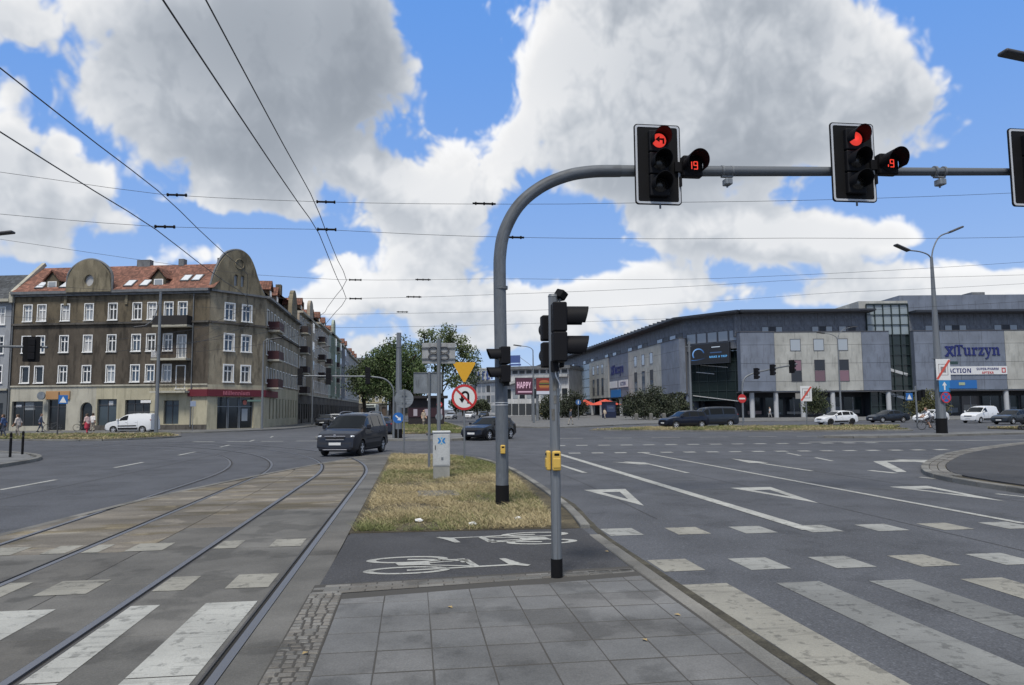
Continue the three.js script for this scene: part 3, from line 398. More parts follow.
function lens(r) { return clean(new THREE.SphereGeometry(r * 1.6, 20, 6, 0, 6.2832, 0, Math.asin(1 / 1.6)).rotateX(Math.PI / 2).translate(0, 0, -r * 1.6 * Math.cos(Math.asin(1 / 1.6)))); }
function trafficLight(label, x, y, z, ry, o = {}) {
  const t = thing('traffic_light', label, 'traffic light', x, y, z, ry, o.group);
  const bb = o.slim ? null : part(t, 'backboard', muv(ext(rrect(0.97, 1.67, 0.07), 0.03)), M.black);
  if (bb) part(bb, 'reflective_border', muv(ext(ringShape(rrect(0.93, 1.63, 0.06), rrect(0.85, 1.55, 0.04)), 0.006).translate(0, 0, 0.031)), paleEdge);
  part(t, 'housing', [-1, 0, 1].map((k) => rbox(0.4, 0.45, 0.24, 0.03, 0, k * 0.46, 0.02)), M.housing);
  if (o.bare) return t;
  [1, 0, -1].forEach((k) => {
    const lit = k === 1 && o.lit, l = part(t, 'lens', lens(0.148).translate(0, k * 0.46, 0.145), lit ? redGlow : lensDark, lit ? 'lit red lens' : 'dark unlit lens');
    if (lit && o.arrow) part(l, 'arrow_mask', [muv(ext([[-0.1, 0.46], [-0.01, 0.53], [-0.01, 0.485], [0.085, 0.485], [0.085, 0.37], [0.05, 0.37], [0.05, 0.445], [-0.01, 0.445], [-0.01, 0.4]], 0.004).translate(0, 0, 0.208))], M.black);
    part(t, 'visor', visor(0.185, 0.36, 0.5).translate(0, k * 0.46, 0.14), M.housing);
    if (lit) { const p = new THREE.PointLight(new THREE.Color(1, 0.1, 0.06), 0.015); p.position.set(0, k * 0.46, 0.24); p.castShadow = true; p.shadow.radius = 3; t.add(p); }
  });
  for (const k of [-1, 1]) part(t, 'bracket', box(0.2, 0.1, 0.3, 0, k * 0.14, -0.15), M.mast); part(t, 'cable_gland', cyl(0.02, 0.02, 0.1, 0.02, -0.87, 0.05), M.mast);
  return t;
}
function countdown(label, x, y, z, ry) {
  const t = thing('countdown_display', label, 'countdown display', x, y, z, ry);
  part(t, 'housing', [rbox(0.42, 0.44, 0.2, 0.04, 0, 0, 0), box(0.2, 0.2, 0.12, -0.25, 0, -0.05), box(0.05, 0.2, 0.06, -0.23, -0.3, -0.03)], M.housing);
  part(t, 'display_face', cyl(0.18, 0.18, 0.02, 0, 0, 0.1, 20, Math.PI / 2), M.black);
  part(t, 'visor', visor(0.22, 0.42, 0.45).translate(0, 0, 0.09), M.housing);
  const seg = (x0, on) => { const h = 0.075, w = 0.075, k = 0.017, S = { a: box(w, k, 0.006, x0, h, 0), d: box(w, k, 0.006, x0, -h, 0), g: box(w, k, 0.006, x0, 0, 0), b: box(k, h, 0.006, x0 + w / 2, h / 2, 0), c: box(k, h, 0.006, x0 + w / 2, -h / 2, 0), f: box(k, h, 0.006, x0 - w / 2, h / 2, 0), e: box(k, h, 0.006, x0 - w / 2, -h / 2, 0) }; return [...on].map((q) => S[q]); };
  part(t, 'digits', merge([...seg(-0.075, 'bc'), ...seg(0.045, 'abcdfg')]).translate(0, 0, 0.116), mat([0.2, 0, 0], 0.4, { emissive: new THREE.Color().setRGB(0.45, 0.03, 0.018) }), 'red digits reading 19');
  return t;
}
{ // the curved mast over the right carriageway
  const m = thing('signal_mast', 'tall grey curved signal mast with long arm over the right carriageway', 'signal mast', 1.71, 0, -14.43);
  const L = (x, y, z) => [x - 1.71, y, z + 14.43], AY = (x) => 6.76 + (x - 4) * 0.006, AZ = (x) => -14.43 + (x - 4) * 0.08;
  part(m, 'pole', tube([L(1.71, 0.03, -14.43), L(1.71, 1.5, -14.43), L(1.7, 3.2, -14.43), L(1.69, 4.5, -14.43), L(1.7, 4.95, -14.43), L(1.78, 5.4, -14.43), L(2.08, 5.97, -14.43), L(2.55, 6.38, -14.43), L(3.1, 6.63, -14.43), L(3.6, 6.73, -14.43), L(4.2, 6.762, -14.42)], 0.125, 90, 20), M.mast);
  { const a = new THREE.Vector3(...L(4.12, 6.761, -14.425)), c = new THREE.Vector3(...L(15.4, AY(15.4), AZ(15.4))), d = c.clone().sub(a), g = new THREE.CylinderGeometry(0.062, 0.118, d.length(), 18); g.applyQuaternion(new THREE.Quaternion().setFromUnitVectors(new THREE.Vector3(0, 1, 0), d.clone().normalize())); part(m, 'arm', clean(g.translate(...a.clone().add(c).multiplyScalar(0.5).toArray())), M.mast); }
  part(m, 'joint_collar', cyl(0.14, 0.14, 0.06, 0, 4.3, 0, 20), M.mast); part(m, 'joint_collar', cyl(0.132, 0.132, 0.03, 0, 2.42, 0, 20), M.mast);
  part(m, 'base_sleeve', pole(0.135, 0.132, 0.42, 0, 0.02, 0, 20), M.black, 'black painted foot of the mast');
  for (const y of [2.03, 1.985]) part(m, 'white_band', cyl(0.129, 0.129, 0.014, 0, y, 0, 20), M.white);
  trafficLight('first overhead traffic light from the pole, red arrow lit', 4.91, 6.83, AZ(5) + 0.18, 0, { lit: true, arrow: true });
  countdown('countdown display reading 19 beside the first overhead traffic light', 5.6, 6.78, AZ(5.8) + 0.2, 0);
  trafficLight('second overhead traffic light along the mast arm, plain red lit', 8.98, 6.91, AZ(9.1) + 0.18, 0, { lit: true });
  countdown('countdown display beside the second overhead traffic light', 9.68, 6.86, AZ(9.9) + 0.2, 0);
  trafficLight('third overhead traffic light cut off by the right picture edge', 12.78, 6.83, AZ(12.9) + 0.18, 0, { lit: true });
  for (const [x, w] of [[6.42, 'first'], [10.95, 'second']]) { const d = thing('vehicle_detector', 'small grey vehicle detector under the arm past the ' + w + ' overhead light', 'detector', x, AY(x), AZ(x), 0); part(d, 'clamp', [cyl(0.115, 0.115, 0.05, -0.1, 0, 0, 14, 0, 0, Math.PI / 2), cyl(0.115, 0.115, 0.05, 0.1, 0, 0, 14, 0, 0, Math.PI / 2), box(0.24, 0.03, 0.08, 0, -0.12, 0)], M.galv); part(d, 'sensor_body', [rbox(0.15, 0.13, 0.2, 0.02, 0, -0.24, 0.02), cyl(0.015, 0.015, 0.14, 0, -0.17, 0), cyl(0.02, 0.02, 0.05, 0, -0.32, 0)], M.signBack); }
}
function pedHead(label, x, y, z, ry, s = 1) {   // two-lens pedestrian signal facing +z of its own
  const t = thing('pedestrian_signal', label, 'pedestrian signal', x, y, z, ry);
  part(t, 'housing', [rbox(0.27 * s, 0.31 * s, 0.17 * s, 0.02, 0, 0.165 * s, 0), rbox(0.27 * s, 0.31 * s, 0.17 * s, 0.02, 0, -0.165 * s, 0), box(0.08 * s, 0.08 * s, 0.1 * s, 0, -0.34 * s, -0.03)], M.housing);
  for (const k of [1, -1]) { part(t, 'lens', lens(0.1 * s).translate(0, k * 0.165 * s, 0.09 * s), lensDark); part(t, 'visor', visor(0.12 * s, 0.25 * s, 0.4).translate(0, k * 0.165 * s, 0.08 * s), M.housing); }
  return t;
}
pedHead('black pedestrian signal on the curved mast, hoods pointing left', 1.75, 2.76, -14.2, -Math.PI / 2 + 0.06, 1.08);
{
  const b = thing('push_button', 'yellow pedestrian push button on the curved mast', 'push button', 1.71, 1.06, -14.28); part(b, 'case', rbox(0.095, 0.17, 0.05, 0.02, 0, 0.07, 0), M.yellow); part(b, 'button_slot', rbox(0.055, 0.028, 0.02, 0.008, 0, 0.115, 0.022), M.black);
  const p = thing('signal_post', 'slim grey signal post with stickers standing on the pavement edge', 'signal post', 1.59, 0.0, -8.31);
  part(p, 'pole', [pole(0.058, 0.056, 3.17, 0, 0.02, 0, 20)], M.galv); part(p, 'base_sleeve', pole(0.066, 0.066, 0.215, 0, 0.02, 0, 20), M.black, 'black foot of the post'); part(p, 'top_cap', cyl(0.06, 0.05, 0.03, 0, 3.2, 0, 18), M.galv);
  const R = mulberry(62); for (let i = 0; i < 9; i++) { const a = (R() - 0.45) * 1.9, w = 0.4 + R() * 0.7, h = 0.05 + R() * 0.1, y = 1.75 + i * 0.085; part(p, 'sticker', clean(new THREE.CylinderGeometry(0.0605, 0.0605, h, 8, 1, true, a, w).rotateZ((R() - 0.5) * 0.03).translate(0, y, 0)), [M.signBack, M.kerb[1], M.signBack, M.kerb[3]][i % 4]); }
  part(p, 'strap', tube([[0.05, 2.42, 0.05], [0.0, 2.3, 0.085], [0.06, 2.16, 0.06], [0.065, 2.1, 0.03]], 0.007, 20, 6), M.white);
  for (const [dx, dz, ry, w] of [[0, 0.075, 0, 'front'], [-0.08, 0.0, -Math.PI / 2, 'side']]) { const q = thing('push_button', w === 'front' ? 'yellow push button facing the camera on the slim post' : 'yellow push button on the left side of the slim post', 'push button', 1.59 + dx, 1.22, -8.31 + dz, ry); part(q, 'case', rbox(0.1, 0.22, 0.05, 0.02, 0, 0.1, 0), M.yellow); part(q, 'button_slot', rbox(0.06, 0.028, 0.02, 0.008, 0, 0.17, 0.02), M.black); part(q, 'lower_cover', rbox(0.085, 0.11, 0.02, 0.01, 0, 0.075, 0.022), M.yellow); }
  const h = thing('pedestrian_signal', 'large black two-lens signal on the slim post, hoods pointing right', 'pedestrian signal', 1.63, 2.76, -8.22, Math.PI / 2 - 0.06);
  part(h, 'housing', [rbox(0.34, 0.335, 0.16, 0.02, 0, 0.168, 0), rbox(0.34, 0.335, 0.16, 0.02, 0, -0.168, 0), box(0.1, 0.12, 0.08, 0, -0.38, -0.05)], M.housing);
  for (const k of [1, -1]) { part(h, 'lens', lens(0.1).translate(0, k * 0.168 + 0.02, 0.085), lensDark); part(h, 'visor', visor(0.135, 0.27, 0.28).translate(0, k * 0.168, 0.075), M.housing); }
  part(h, 'maker_label', box(0.008, 0.03, 0.1, 0.172, -0.24, 0.0), M.white);
  const h2 = pedHead('black signal half hidden behind the left side of the slim post', 1.6, 2.68, -8.46, Math.PI, 0.95);
  const c = thing('camera_sensor', 'small black camera on top of the slim post', 'camera', 1.68, 3.12, -8.3, 0.6); part(c, 'camera_body', mv(rbox(0.1, 0.1, 0.13, 0.015), 0, 0.09, 0, 0.3, 0, -0.5), M.black); part(c, 'bracket', [bar([-0.05, -0.02, 0], [0, 0.05, 0], 0.014), box(0.06, 0.02, 0.05, 0, 0.03, 0)], M.galv);
}
{ // cabinet and signs on the grass island
  const c = thing('utility_cabinet', 'white roadside utility cabinet with blue emblem on the grass island', 'cabinet', 0.76, 0.03, -20.5);
  part(c, 'plinth', box(0.44, 0.34, 0.3, 0, 0.17, 0), mat([0.42, 0.43, 0.42], 0.8, { map: T.concrete })); part(c, 'case', rbox(0.46, 0.92, 0.32, 0.015, 0, 0.8, 0), mat([0.62, 0.64, 0.64], 0.55, { map: T.plaster })); part(c, 'lid', rbox(0.49, 0.05, 0.36, 0.015, 0, 1.27, 0), mat([0.55, 0.57, 0.58], 0.6));
  part(c, 'door', rbox(0.4, 0.82, 0.015, 0.004, 0, 0.79, 0.162), mat([0.64, 0.66, 0.66], 0.55, { map: T.plaster }));
  const S = (pts) => muv(ext(pts, 0.003)); const e = []; for (const sx of [-1, 1]) { e.push(S([[0.015, 0.02], [0.06, 0.09], [0.11, 0.09], [0.07, 0.02], [0.11, -0.06], [0.06, -0.06], [0.015, -0.01]].map(([x, y]) => [x * sx, y]))); } part(c, 'emblem', merge(e).translate(0, 1.02, 0.171), mat([0.02, 0.2, 0.5], 0.5)); for (const pts of [[[-0.03, 0.1], [0.03, 0.1], [0, 0.05]], [[-0.03, -0.08], [0.03, -0.08], [0, -0.03]]]) part(c, 'inner_emblem', S(pts).translate(0, 1.02, 0.171), mat([0.05, 0.4, 0.65], 0.5));
  part(c, 'lock', [box(0.02, 0.12, 0.02, -0.17, 0.85, 0.172)], M.darkGrey); part(c, 'notice', box(0.06, 0.08, 0.004, 0.02, 0.55, 0.172), M.signBack);
  const s1 = thing('direction_sign', 'back of a wide double sign with ring brackets above the cabinet', 'sign', 0.72, 0.03, -21.4);
  part(s1, 'post', pole(0.055, 0.055, 3.9, 0, 0, 0), M.galv); for (const k of [-1, 1]) part(s1, 'panel', rbox(0.47, 0.6, 0.02, 0.008, k * 0.245, 3.5, -0.075), mat([0.46, 0.47, 0.47], 0.5, { map: T.metal }));
  part(s1, 'rail', [box(0.98, 0.035, 0.025, 0, 3.66, -0.05), box(0.98, 0.035, 0.025, 0, 3.34, -0.05), box(0.03, 0.62, 0.03, 0, 3.5, -0.055)], M.galv);
  for (const [sx, sy] of [[-1, 1], [1, 1], [-1, -1], [1, -1]]) part(s1, 'ring_bracket', mv(clean(new THREE.TorusGeometry(0.115, 0.014, 6, 20)).scale(1.15, 0.75, 1), sx * 0.16, 3.5 + sy * 0.1, -0.035), M.darkGrey);
  const s2 = thing('sign_back', 'plain grey rectangular sign seen from behind, left of the cabinet', 'sign', 0.5, 0.03, -24); part(s2, 'post', pole(0.04, 0.04, 3.1), M.galv); part(s2, 'panel', rbox(0.92, 0.68, 0.02, 0.008, -0.04, 2.74, -0.055), M.signBack); for (const y of [3.07, 2.41]) part(s2, 'fold_edge', box(0.92, 0.02, 0.03, -0.04, y, -0.04), M.galv);
  const s3 = thing('road_sign', 'yellow give way triangle above a round no U-turn sign', 'sign', 1.92, 0.03, -28.3);
  part(s3, 'post', pole(0.035, 0.035, 3.68), M.galv);
  part(s3, 'triangle_plate', muv(ext([[-0.4, 3.68], [0.4, 3.68], [0.43, 3.62], [0.04, 2.92], [-0.04, 2.92], [-0.43, 3.62]], 0.012).translate(0, 0, 0.04)), M.signYellow, 'plain yellow downward triangle');
  const d = part(s3, 'round_plate', cyl(0.49, 0.49, 0.012, 0, 2.34, 0.048, 36, Math.PI / 2), M.signWhite, 'round white plate with red ring');
  part(d, 'red_ring', mv(clean(new THREE.RingGeometry(0.4, 0.49, 40, 1)), 0, 2.34, 0.059), M.signRed);
  const ua = new THREE.Shape(); ua.moveTo(0.11, -0.24); ua.lineTo(0.19, -0.24); ua.lineTo(0.19, 0.08); ua.absarc(0.03, 0.08, 0.16, 0, Math.PI); ua.lineTo(-0.13, -0.04); ua.lineTo(-0.2, -0.04); ua.lineTo(-0.09, -0.22); ua.lineTo(0.02, -0.04); ua.lineTo(-0.05, -0.04); ua.lineTo(-0.05, 0.08); ua.absarc(0.03, 0.08, 0.08, Math.PI, 0, true); ua.closePath();
  part(d, 'u_turn_arrow', muv(ext(ua, 0.004).translate(0, 2.34, 0.056)), M.black); part(d, 'red_slash', mv(box(0.86, 0.075, 0.004, 0, 0, 0), 0, 2.34, 0.064, 0, 0, -Math.PI / 4), M.signRed);
  const s4 = thing('round_sign_back', 'grey round sign seen from behind at the island tip', 'sign', -0.4, 0.03, -32.2); part(s4, 'post', pole(0.035, 0.035, 2.75), M.galv); part(s4, 'disc', cyl(0.4, 0.4, 0.012, 0, 2.36, -0.045, 32, Math.PI / 2), M.signBack); for (const y of [2.5, 2.2]) part(s4, 'clamp', box(0.2, 0.03, 0.03, 0, y, -0.02), M.galv);
}
{ // catenary pole in the median with a signal arm to the left
  const p = thing('catenary_pole', 'tall grey catenary pole in the median behind the dark van', 'pole', -0.95, 0.1, -48.3); part(p, 'pole', pole(0.24, 0.15, 6.8, 0, 0, 0), M.galv); part(p, 'base_sleeve', pole(0.25, 0.245, 0.6), M.black); part(p, 'band', cyl(0.19, 0.19, 0.12, 0, 5.9, 0), M.galv); part(p, 'band', cyl(0.22, 0.22, 0.12, 0, 3.0, 0), M.galv);
  const a = thing('signal_gantry', 'thin curved signal arm reaching left from the catenary pole', 'signal gantry', -1.25, 0.1, -48.2); part(a, 'post', pole(0.08, 0.07, 2.7), M.galv); part(a, 'arm', tube([[0, 2.65, 0], [-0.05, 3.2, 0], [-0.5, 3.75, 0], [-1.4, 3.95, 0], [-3, 3.98, 0], [-6.4, 4.02, 0]], 0.05, 50, 8), M.galv);
  [[-7.1, 4.05, 'farthest left'], [-5.35, 4.08, 'middle'], [-2.9, 4.12, 'nearest the pole']].forEach(([x, y, w]) => { const t = trafficLight('traffic light seen from behind on the thin signal arm, ' + w, x, y, -48.05, Math.PI, { bare: true, slim: true, group: 'signals on the thin arm' }); t.scale.setScalar(0.78); });
  const k = thing('keep_right_sign', 'small blue arrow disc at the foot of the catenary pole', 'sign', -0.95, 0.12, -47.3); part(k, 'post', pole(0.03, 0.03, 1.55), M.galv); const dd = part(k, 'disc', cyl(0.34, 0.34, 0.01, 0, 1.3, 0.04, 28, Math.PI / 2), M.signBlue); part(dd, 'arrow', mv(muv(ext([[-0.04, 0.22], [0.04, 0.22], [0.04, -0.05], [0.14, -0.05], [0, -0.24], [-0.14, -0.05], [-0.04, -0.05]], 0.004)), 0, 1.3, 0.046, 0, 0, 0.8), M.signWhite);
}
function lampPost(label, x, z, h, arms, o = {}) {   // arms: [dx, dz, rise]
  const p = thing('street_lamp', label, 'street lamp', x, o.y || 0, z); part(p, 'pole', pole(o.r0 || 0.13, o.r1 || 0.06, h), M.galv); if (o.sleeve) part(p, 'base_sleeve', pole((o.r0 || 0.13) + 0.012, (o.r0 || 0.13) + 0.008, o.sleeve), M.black); part(p, 'access_band', [cyl((o.r0 || 0.13) * 0.86, (o.r0 || 0.13) * 0.84, 0.1, 0, h * 0.42, 0)], M.galv);
  for (const [dx, dz, up] of arms) { part(p, 'arm', tube([[0, h - 0.1, 0], [dx * 0.12, h + up * 0.35, dz * 0.12], [dx * 0.45, h + up * 0.8, dz * 0.45], [dx, h + up, dz]], 0.045, 24, 8), M.galv); const a = Math.atan2(-dz, dx), g = rbox(1.05, 0.13, 0.42, 0.06, 0.4, 0, 0); g.rotateZ(0.14 * Math.sign(up) + (o.tilt || 0)); g.rotateY(a); g.translate(dx, h + up, dz); part(p, 'lamp_head', g, M.darkGrey); }
  return p;
}
lampPost('tall double-armed street lamp with road signs on its pole, right side', 33.8, -44, 11.5, [[1.5, 0, 1.75], [-1.7, 0, 0.45]], { r0: 0.33, r1: 0.09, sleeve: 0.95, y: 0.12, tilt: 0.25 });
lampPost('street lamp whose head enters at the upper right corner', 22.5, -20, 12.2, [[-3.4, 0, 0.45]], { r0: 0.16, y: 0.1 });
lampPost('street lamp whose head enters at the left edge', -24.6, -40, 10.6, [[3.5, 0, 0.25]], { r0: 0.14, y: 0.12 });
lampPost('grey pole with short lamp arm before the corner tenement', -23.2, -71.4, 12.9, [[-1.3, 0, -3.2]], { r0: 0.17, r1: 0.11, y: 0.1 });
lampPost('single-armed street lamp beside the video billboard', 15.1, -93, 9.3, [[-1.6, 0, 0.5]], { r0: 0.14, y: 0.12 });
lampPost('double-armed street lamp in front of the cream mall wall', 55, -90, 10.6, [[-1.9, 0, 0.7], [1.9, 0, 1.5]], { r0: 0.14, y: 0.12 });
lampPost('slender lamp by the corner tenement red awning', -15.5, -79.5, 9.0, [[0.9, 0, 0.3]], { r0: 0.13, y: 0.12 });
lampPost('slender lamp along the tenement side street', -12.9, -98, 9.6, [[1.3, 0, 0.4]], { r0: 0.13, y: 0.12 });
{ const p = thing('tram_pole', 'plain grey pole left of the mall entrance', 'pole', 38.6, 0.12, -100); part(p, 'pole', pole(0.2, 0.13, 11.2), M.galv); part(p, 'arm', box(1.2, 0.08, 0.08, -0.3, 10.4, 0), M.galv); }
{ // signs on the big lamp post
  const s = (n, l, y) => thing(n, l, 'sign', 33.98 - y * 0.0, y, -43.62);
  const e = s('road_sign', 'white square end of priority sign on the tall lamp post', 3.55); part(e, 'plate', rbox(1.0, 1.36, 0.02, 0.01, -0.12, 0.65, 0), M.signWhite); part(e, 'inner_square', [box(0.66, 0.03, 0.006, -0.12, 1.0, 0.012), box(0.66, 0.03, 0.006, -0.12, 0.3, 0.012), box(0.03, 0.73, 0.006, -0.435, 0.65, 0.012), box(0.03, 0.73, 0.006, 0.195, 0.65, 0.012), box(0.36, 0.38, 0.006, -0.12, 0.65, 0.012)], mat([0.25, 0.2, 0.2], 0.5)); part(e, 'red_stripe', mv(box(1.55, 0.14, 0.006), -0.12, 0.65, 0.018, 0, 0, 0.93), mat([0.6, 0.09, 0.06], 0.5));
  const b = s('road_sign', 'blue square one way sign with white arrow on the tall lamp post', 2.78); part(b, 'plate', rbox(0.76, 0.74, 0.02, 0.02, -0.1, 0.36, 0), mat([0.03, 0.22, 0.5], 0.45)); part(b, 'arrow', muv(ext([[-0.15, 0.1], [-0.05, 0.1], [-0.05, 0.4], [0.06, 0.4], [-0.1, 0.64], [-0.26, 0.4], [-0.15, 0.4]], 0.006).translate(0, 0, 0.012)), M.signWhite);
  const c = s('road_sign', 'round blue no stopping sign with red cross on the tall lamp post', 2.1); part(c, 'plate', cyl(0.36, 0.36, 0.02, -0.04, 0.32, 0, 30, Math.PI / 2), M.signBlue); part(c, 'red_marks', [mv(clean(new THREE.RingGeometry(0.29, 0.36, 30)), -0.04, 0.32, 0.012), mv(box(0.62, 0.06, 0.004), -0.04, 0.32, 0.013, 0, 0, 0.785), mv(box(0.62, 0.06, 0.004), -0.04, 0.32, 0.0145, 0, 0, -0.785)], M.signRed);
  const d = s('sign_back', 'dark round sign seen edge-on from behind the tall lamp post', 2.6); d.rotation.y = 0.9; part(d, 'disc', cyl(0.36, 0.36, 0.02, 0.62, 0.4, 0.2, 26, Math.PI / 2), M.signBack); part(d, 'bracket', box(0.5, 0.04, 0.04, 0.3, 0.4, 0.2), M.galv);
  const f = s('street_name_plate', 'small dark street name plate on the tall lamp post', 4.65); part(f, 'plate', rbox(0.8, 0.2, 0.02, 0.01, 0.72, 0, -0.2), mat([0.03, 0.06, 0.06], 0.5)); part(f, 'bracket', box(0.2, 0.04, 0.03, 0.28, 0, -0.2), M.galv);
}
{ // signal gantry and signs before the mall
  const a = thing('signal_gantry', 'curved signal arm rising to the right before the mall entrance', 'signal gantry', 39.5, 0.12, -85.4); part(a, 'pole', tube([[0, 0, 0], [0.02, 3, 0], [0.05, 4.4, 0], [0.4, 5.3, 0], [1.3, 5.8, 0], [3.4, 6.3, 0], [7.2, 7.0, 0]], 0.1, 60, 10), M.galv);
  [[41.2, 5.95, 'lowest'], [43.3, 6.4, 'middle'], [45.9, 6.8, 'outermost']].forEach(([x, y, w]) => { const t = thing('traffic_light', 'black traffic light before the mall, ' + w + ' on its rising arm', 'traffic light', x, y, -85.1, Math.PI * 0.6, 'signals before the mall'); part(t, 'housing', [-1, 0, 1].map((k) => rbox(0.5, 0.44, 0.36, 0.03, 0, k * 0.45, 0)), M.housing); for (const k of [-1, 0, 1]) part(t, 'visor', visor(0.19, 0.34).translate(0, k * 0.45, 0.17), M.housing); if (w === 'outermost') part(t, 'backboard', box(0.85, 1.6, 0.03, 0, 0, -0.1), M.black); });
  const n = thing('road_sign', 'round red no entry sign on a thin post by the verge', 'sign', 30, 0.09, -65); part(n, 'post', pole(0.035, 0.035, 2.95), M.galv); const q = part(n, 'disc', cyl(0.4, 0.4, 0.02, 0, 2.6, 0.04, 28, Math.PI / 2), M.signRed); part(q, 'white_bar', box(0.58, 0.14, 0.006, 0, 2.6, 0.053), M.signWhite);
  const e = thing('road_sign', 'white square end of priority sign on a verge post', 'sign', 36.4, 0.06, -65.2, 0.1); part(e, 'post', pole(0.045, 0.045, 2.7), M.galv); part(e, 'plate', rbox(1.2, 1.42, 0.02, 0.01, 0, 3.05, 0.05), M.signWhite); part(e, 'inner_square', [box(0.8, 0.05, 0.006, 0, 3.5, 0.062), box(0.8, 0.05, 0.006, 0, 2.65, 0.062), box(0.05, 0.9, 0.006, -0.38, 3.08, 0.062), box(0.05, 0.9, 0.006, 0.38, 3.08, 0.062), box(0.4, 0.45, 0.006, 0, 3.08, 0.062)], mat([0.32, 0.27, 0.26], 0.5)); part(e, 'red_stripe', mv(box(1.7, 0.17, 0.006), 0, 3.05, 0.068, 0, 0, 0.87), mat([0.6, 0.09, 0.06], 0.5));
  const p = thing('signal_post', 'thin post with black signals and a blue crossing sign near the cyclist', 'signal post', 42.7, 0.05, -58.5); part(p, 'pole', pole(0.08, 0.07, 3.55), M.galv); part(p, 'cross_arm', bar([-0.9, 3.05, 0], [0.9, 3.1, 0], 0.03), M.galv); const bs = part(p, 'crossing_sign', rbox(0.62, 0.62, 0.02, 0.02, -0.65, 2.62, 0.05), M.signBlue); part(bs, 'white_triangle', muv(ext([[-0.87, 2.4], [-0.43, 2.4], [-0.65, 2.84]], 0.006).translate(0, 0, 0.062)), M.signWhite); part(p, 'signal_head', [rbox(0.3, 0.9, 0.26, 0.03, 0.3, 2.7, 0), rbox(0.26, 0.66, 0.24, 0.03, 0.62, 2.9, 0.1)], M.housing);
}
{ // left edge: signal on an arm, crossing sign
  const p = thing('signal_gantry', 'signal arm reaching in from the left picture edge', 'signal gantry', -29.5, 0.1, -50); part(p, 'pole', tube([[0, 0, 0], [0, 4, 0], [0.1, 5.2, 0], [0.7, 5.9, 0], [2, 6.0, 0], [6.6, 5.95, 0]], 0.08, 50, 10), M.galv);
  const t = trafficLight('black traffic light seen from behind at the left edge', -23.7, 5.9, -49.7, Math.PI + 0.25, { bare: true }); t.scale.setScalar(0.95);
  const c = thing('road_sign', 'blue pedestrian crossing sign on a post at the left verge', 'sign', -28.25, 0.09, -63.9); part(c, 'post', pole(0.05, 0.05, 3.5), M.darkGrey); const b = part(c, 'plate', rbox(0.7, 0.7, 0.02, 0.02, 0.35, 2.9, 0.05), M.signBlue); part(b, 'white_triangle', muv(ext([[0.08, 2.65], [0.62, 2.65], [0.35, 3.15]], 0.006).translate(0, 0, 0.062)), M.signWhite);
  const d = thing('road_sign', 'small pale sign on a thin post by the cream shop front', 'sign', -20.6, 0.12, -73.4); part(d, 'post', pole(0.03, 0.03, 2.7), M.galv); part(d, 'plate', rbox(0.5, 0.5, 0.02, 0.01, 0, 2.55, 0.04), mat([0.25, 0.3, 0.4], 0.5));
  for (const [x, z, w] of [[-16.4, -33.1, 'nearer'], [-16.95, -35.2, 'farther']]) { const o = thing('bollard', 'black bollard at the left kerb, the ' + w + ' of two', 'bollard', x, 0.12, z); part(o, 'post', pole(0.05, 0.05, 0.95, 0, 0, 0, 12), M.black); part(o, 'cap', cyl(0.055, 0.03, 0.06, 0, 0.98, 0, 12), M.black); part(o, 'ring', cyl(0.053, 0.053, 0.04, 0, 0.8, 0, 12), M.darkGrey); }
}

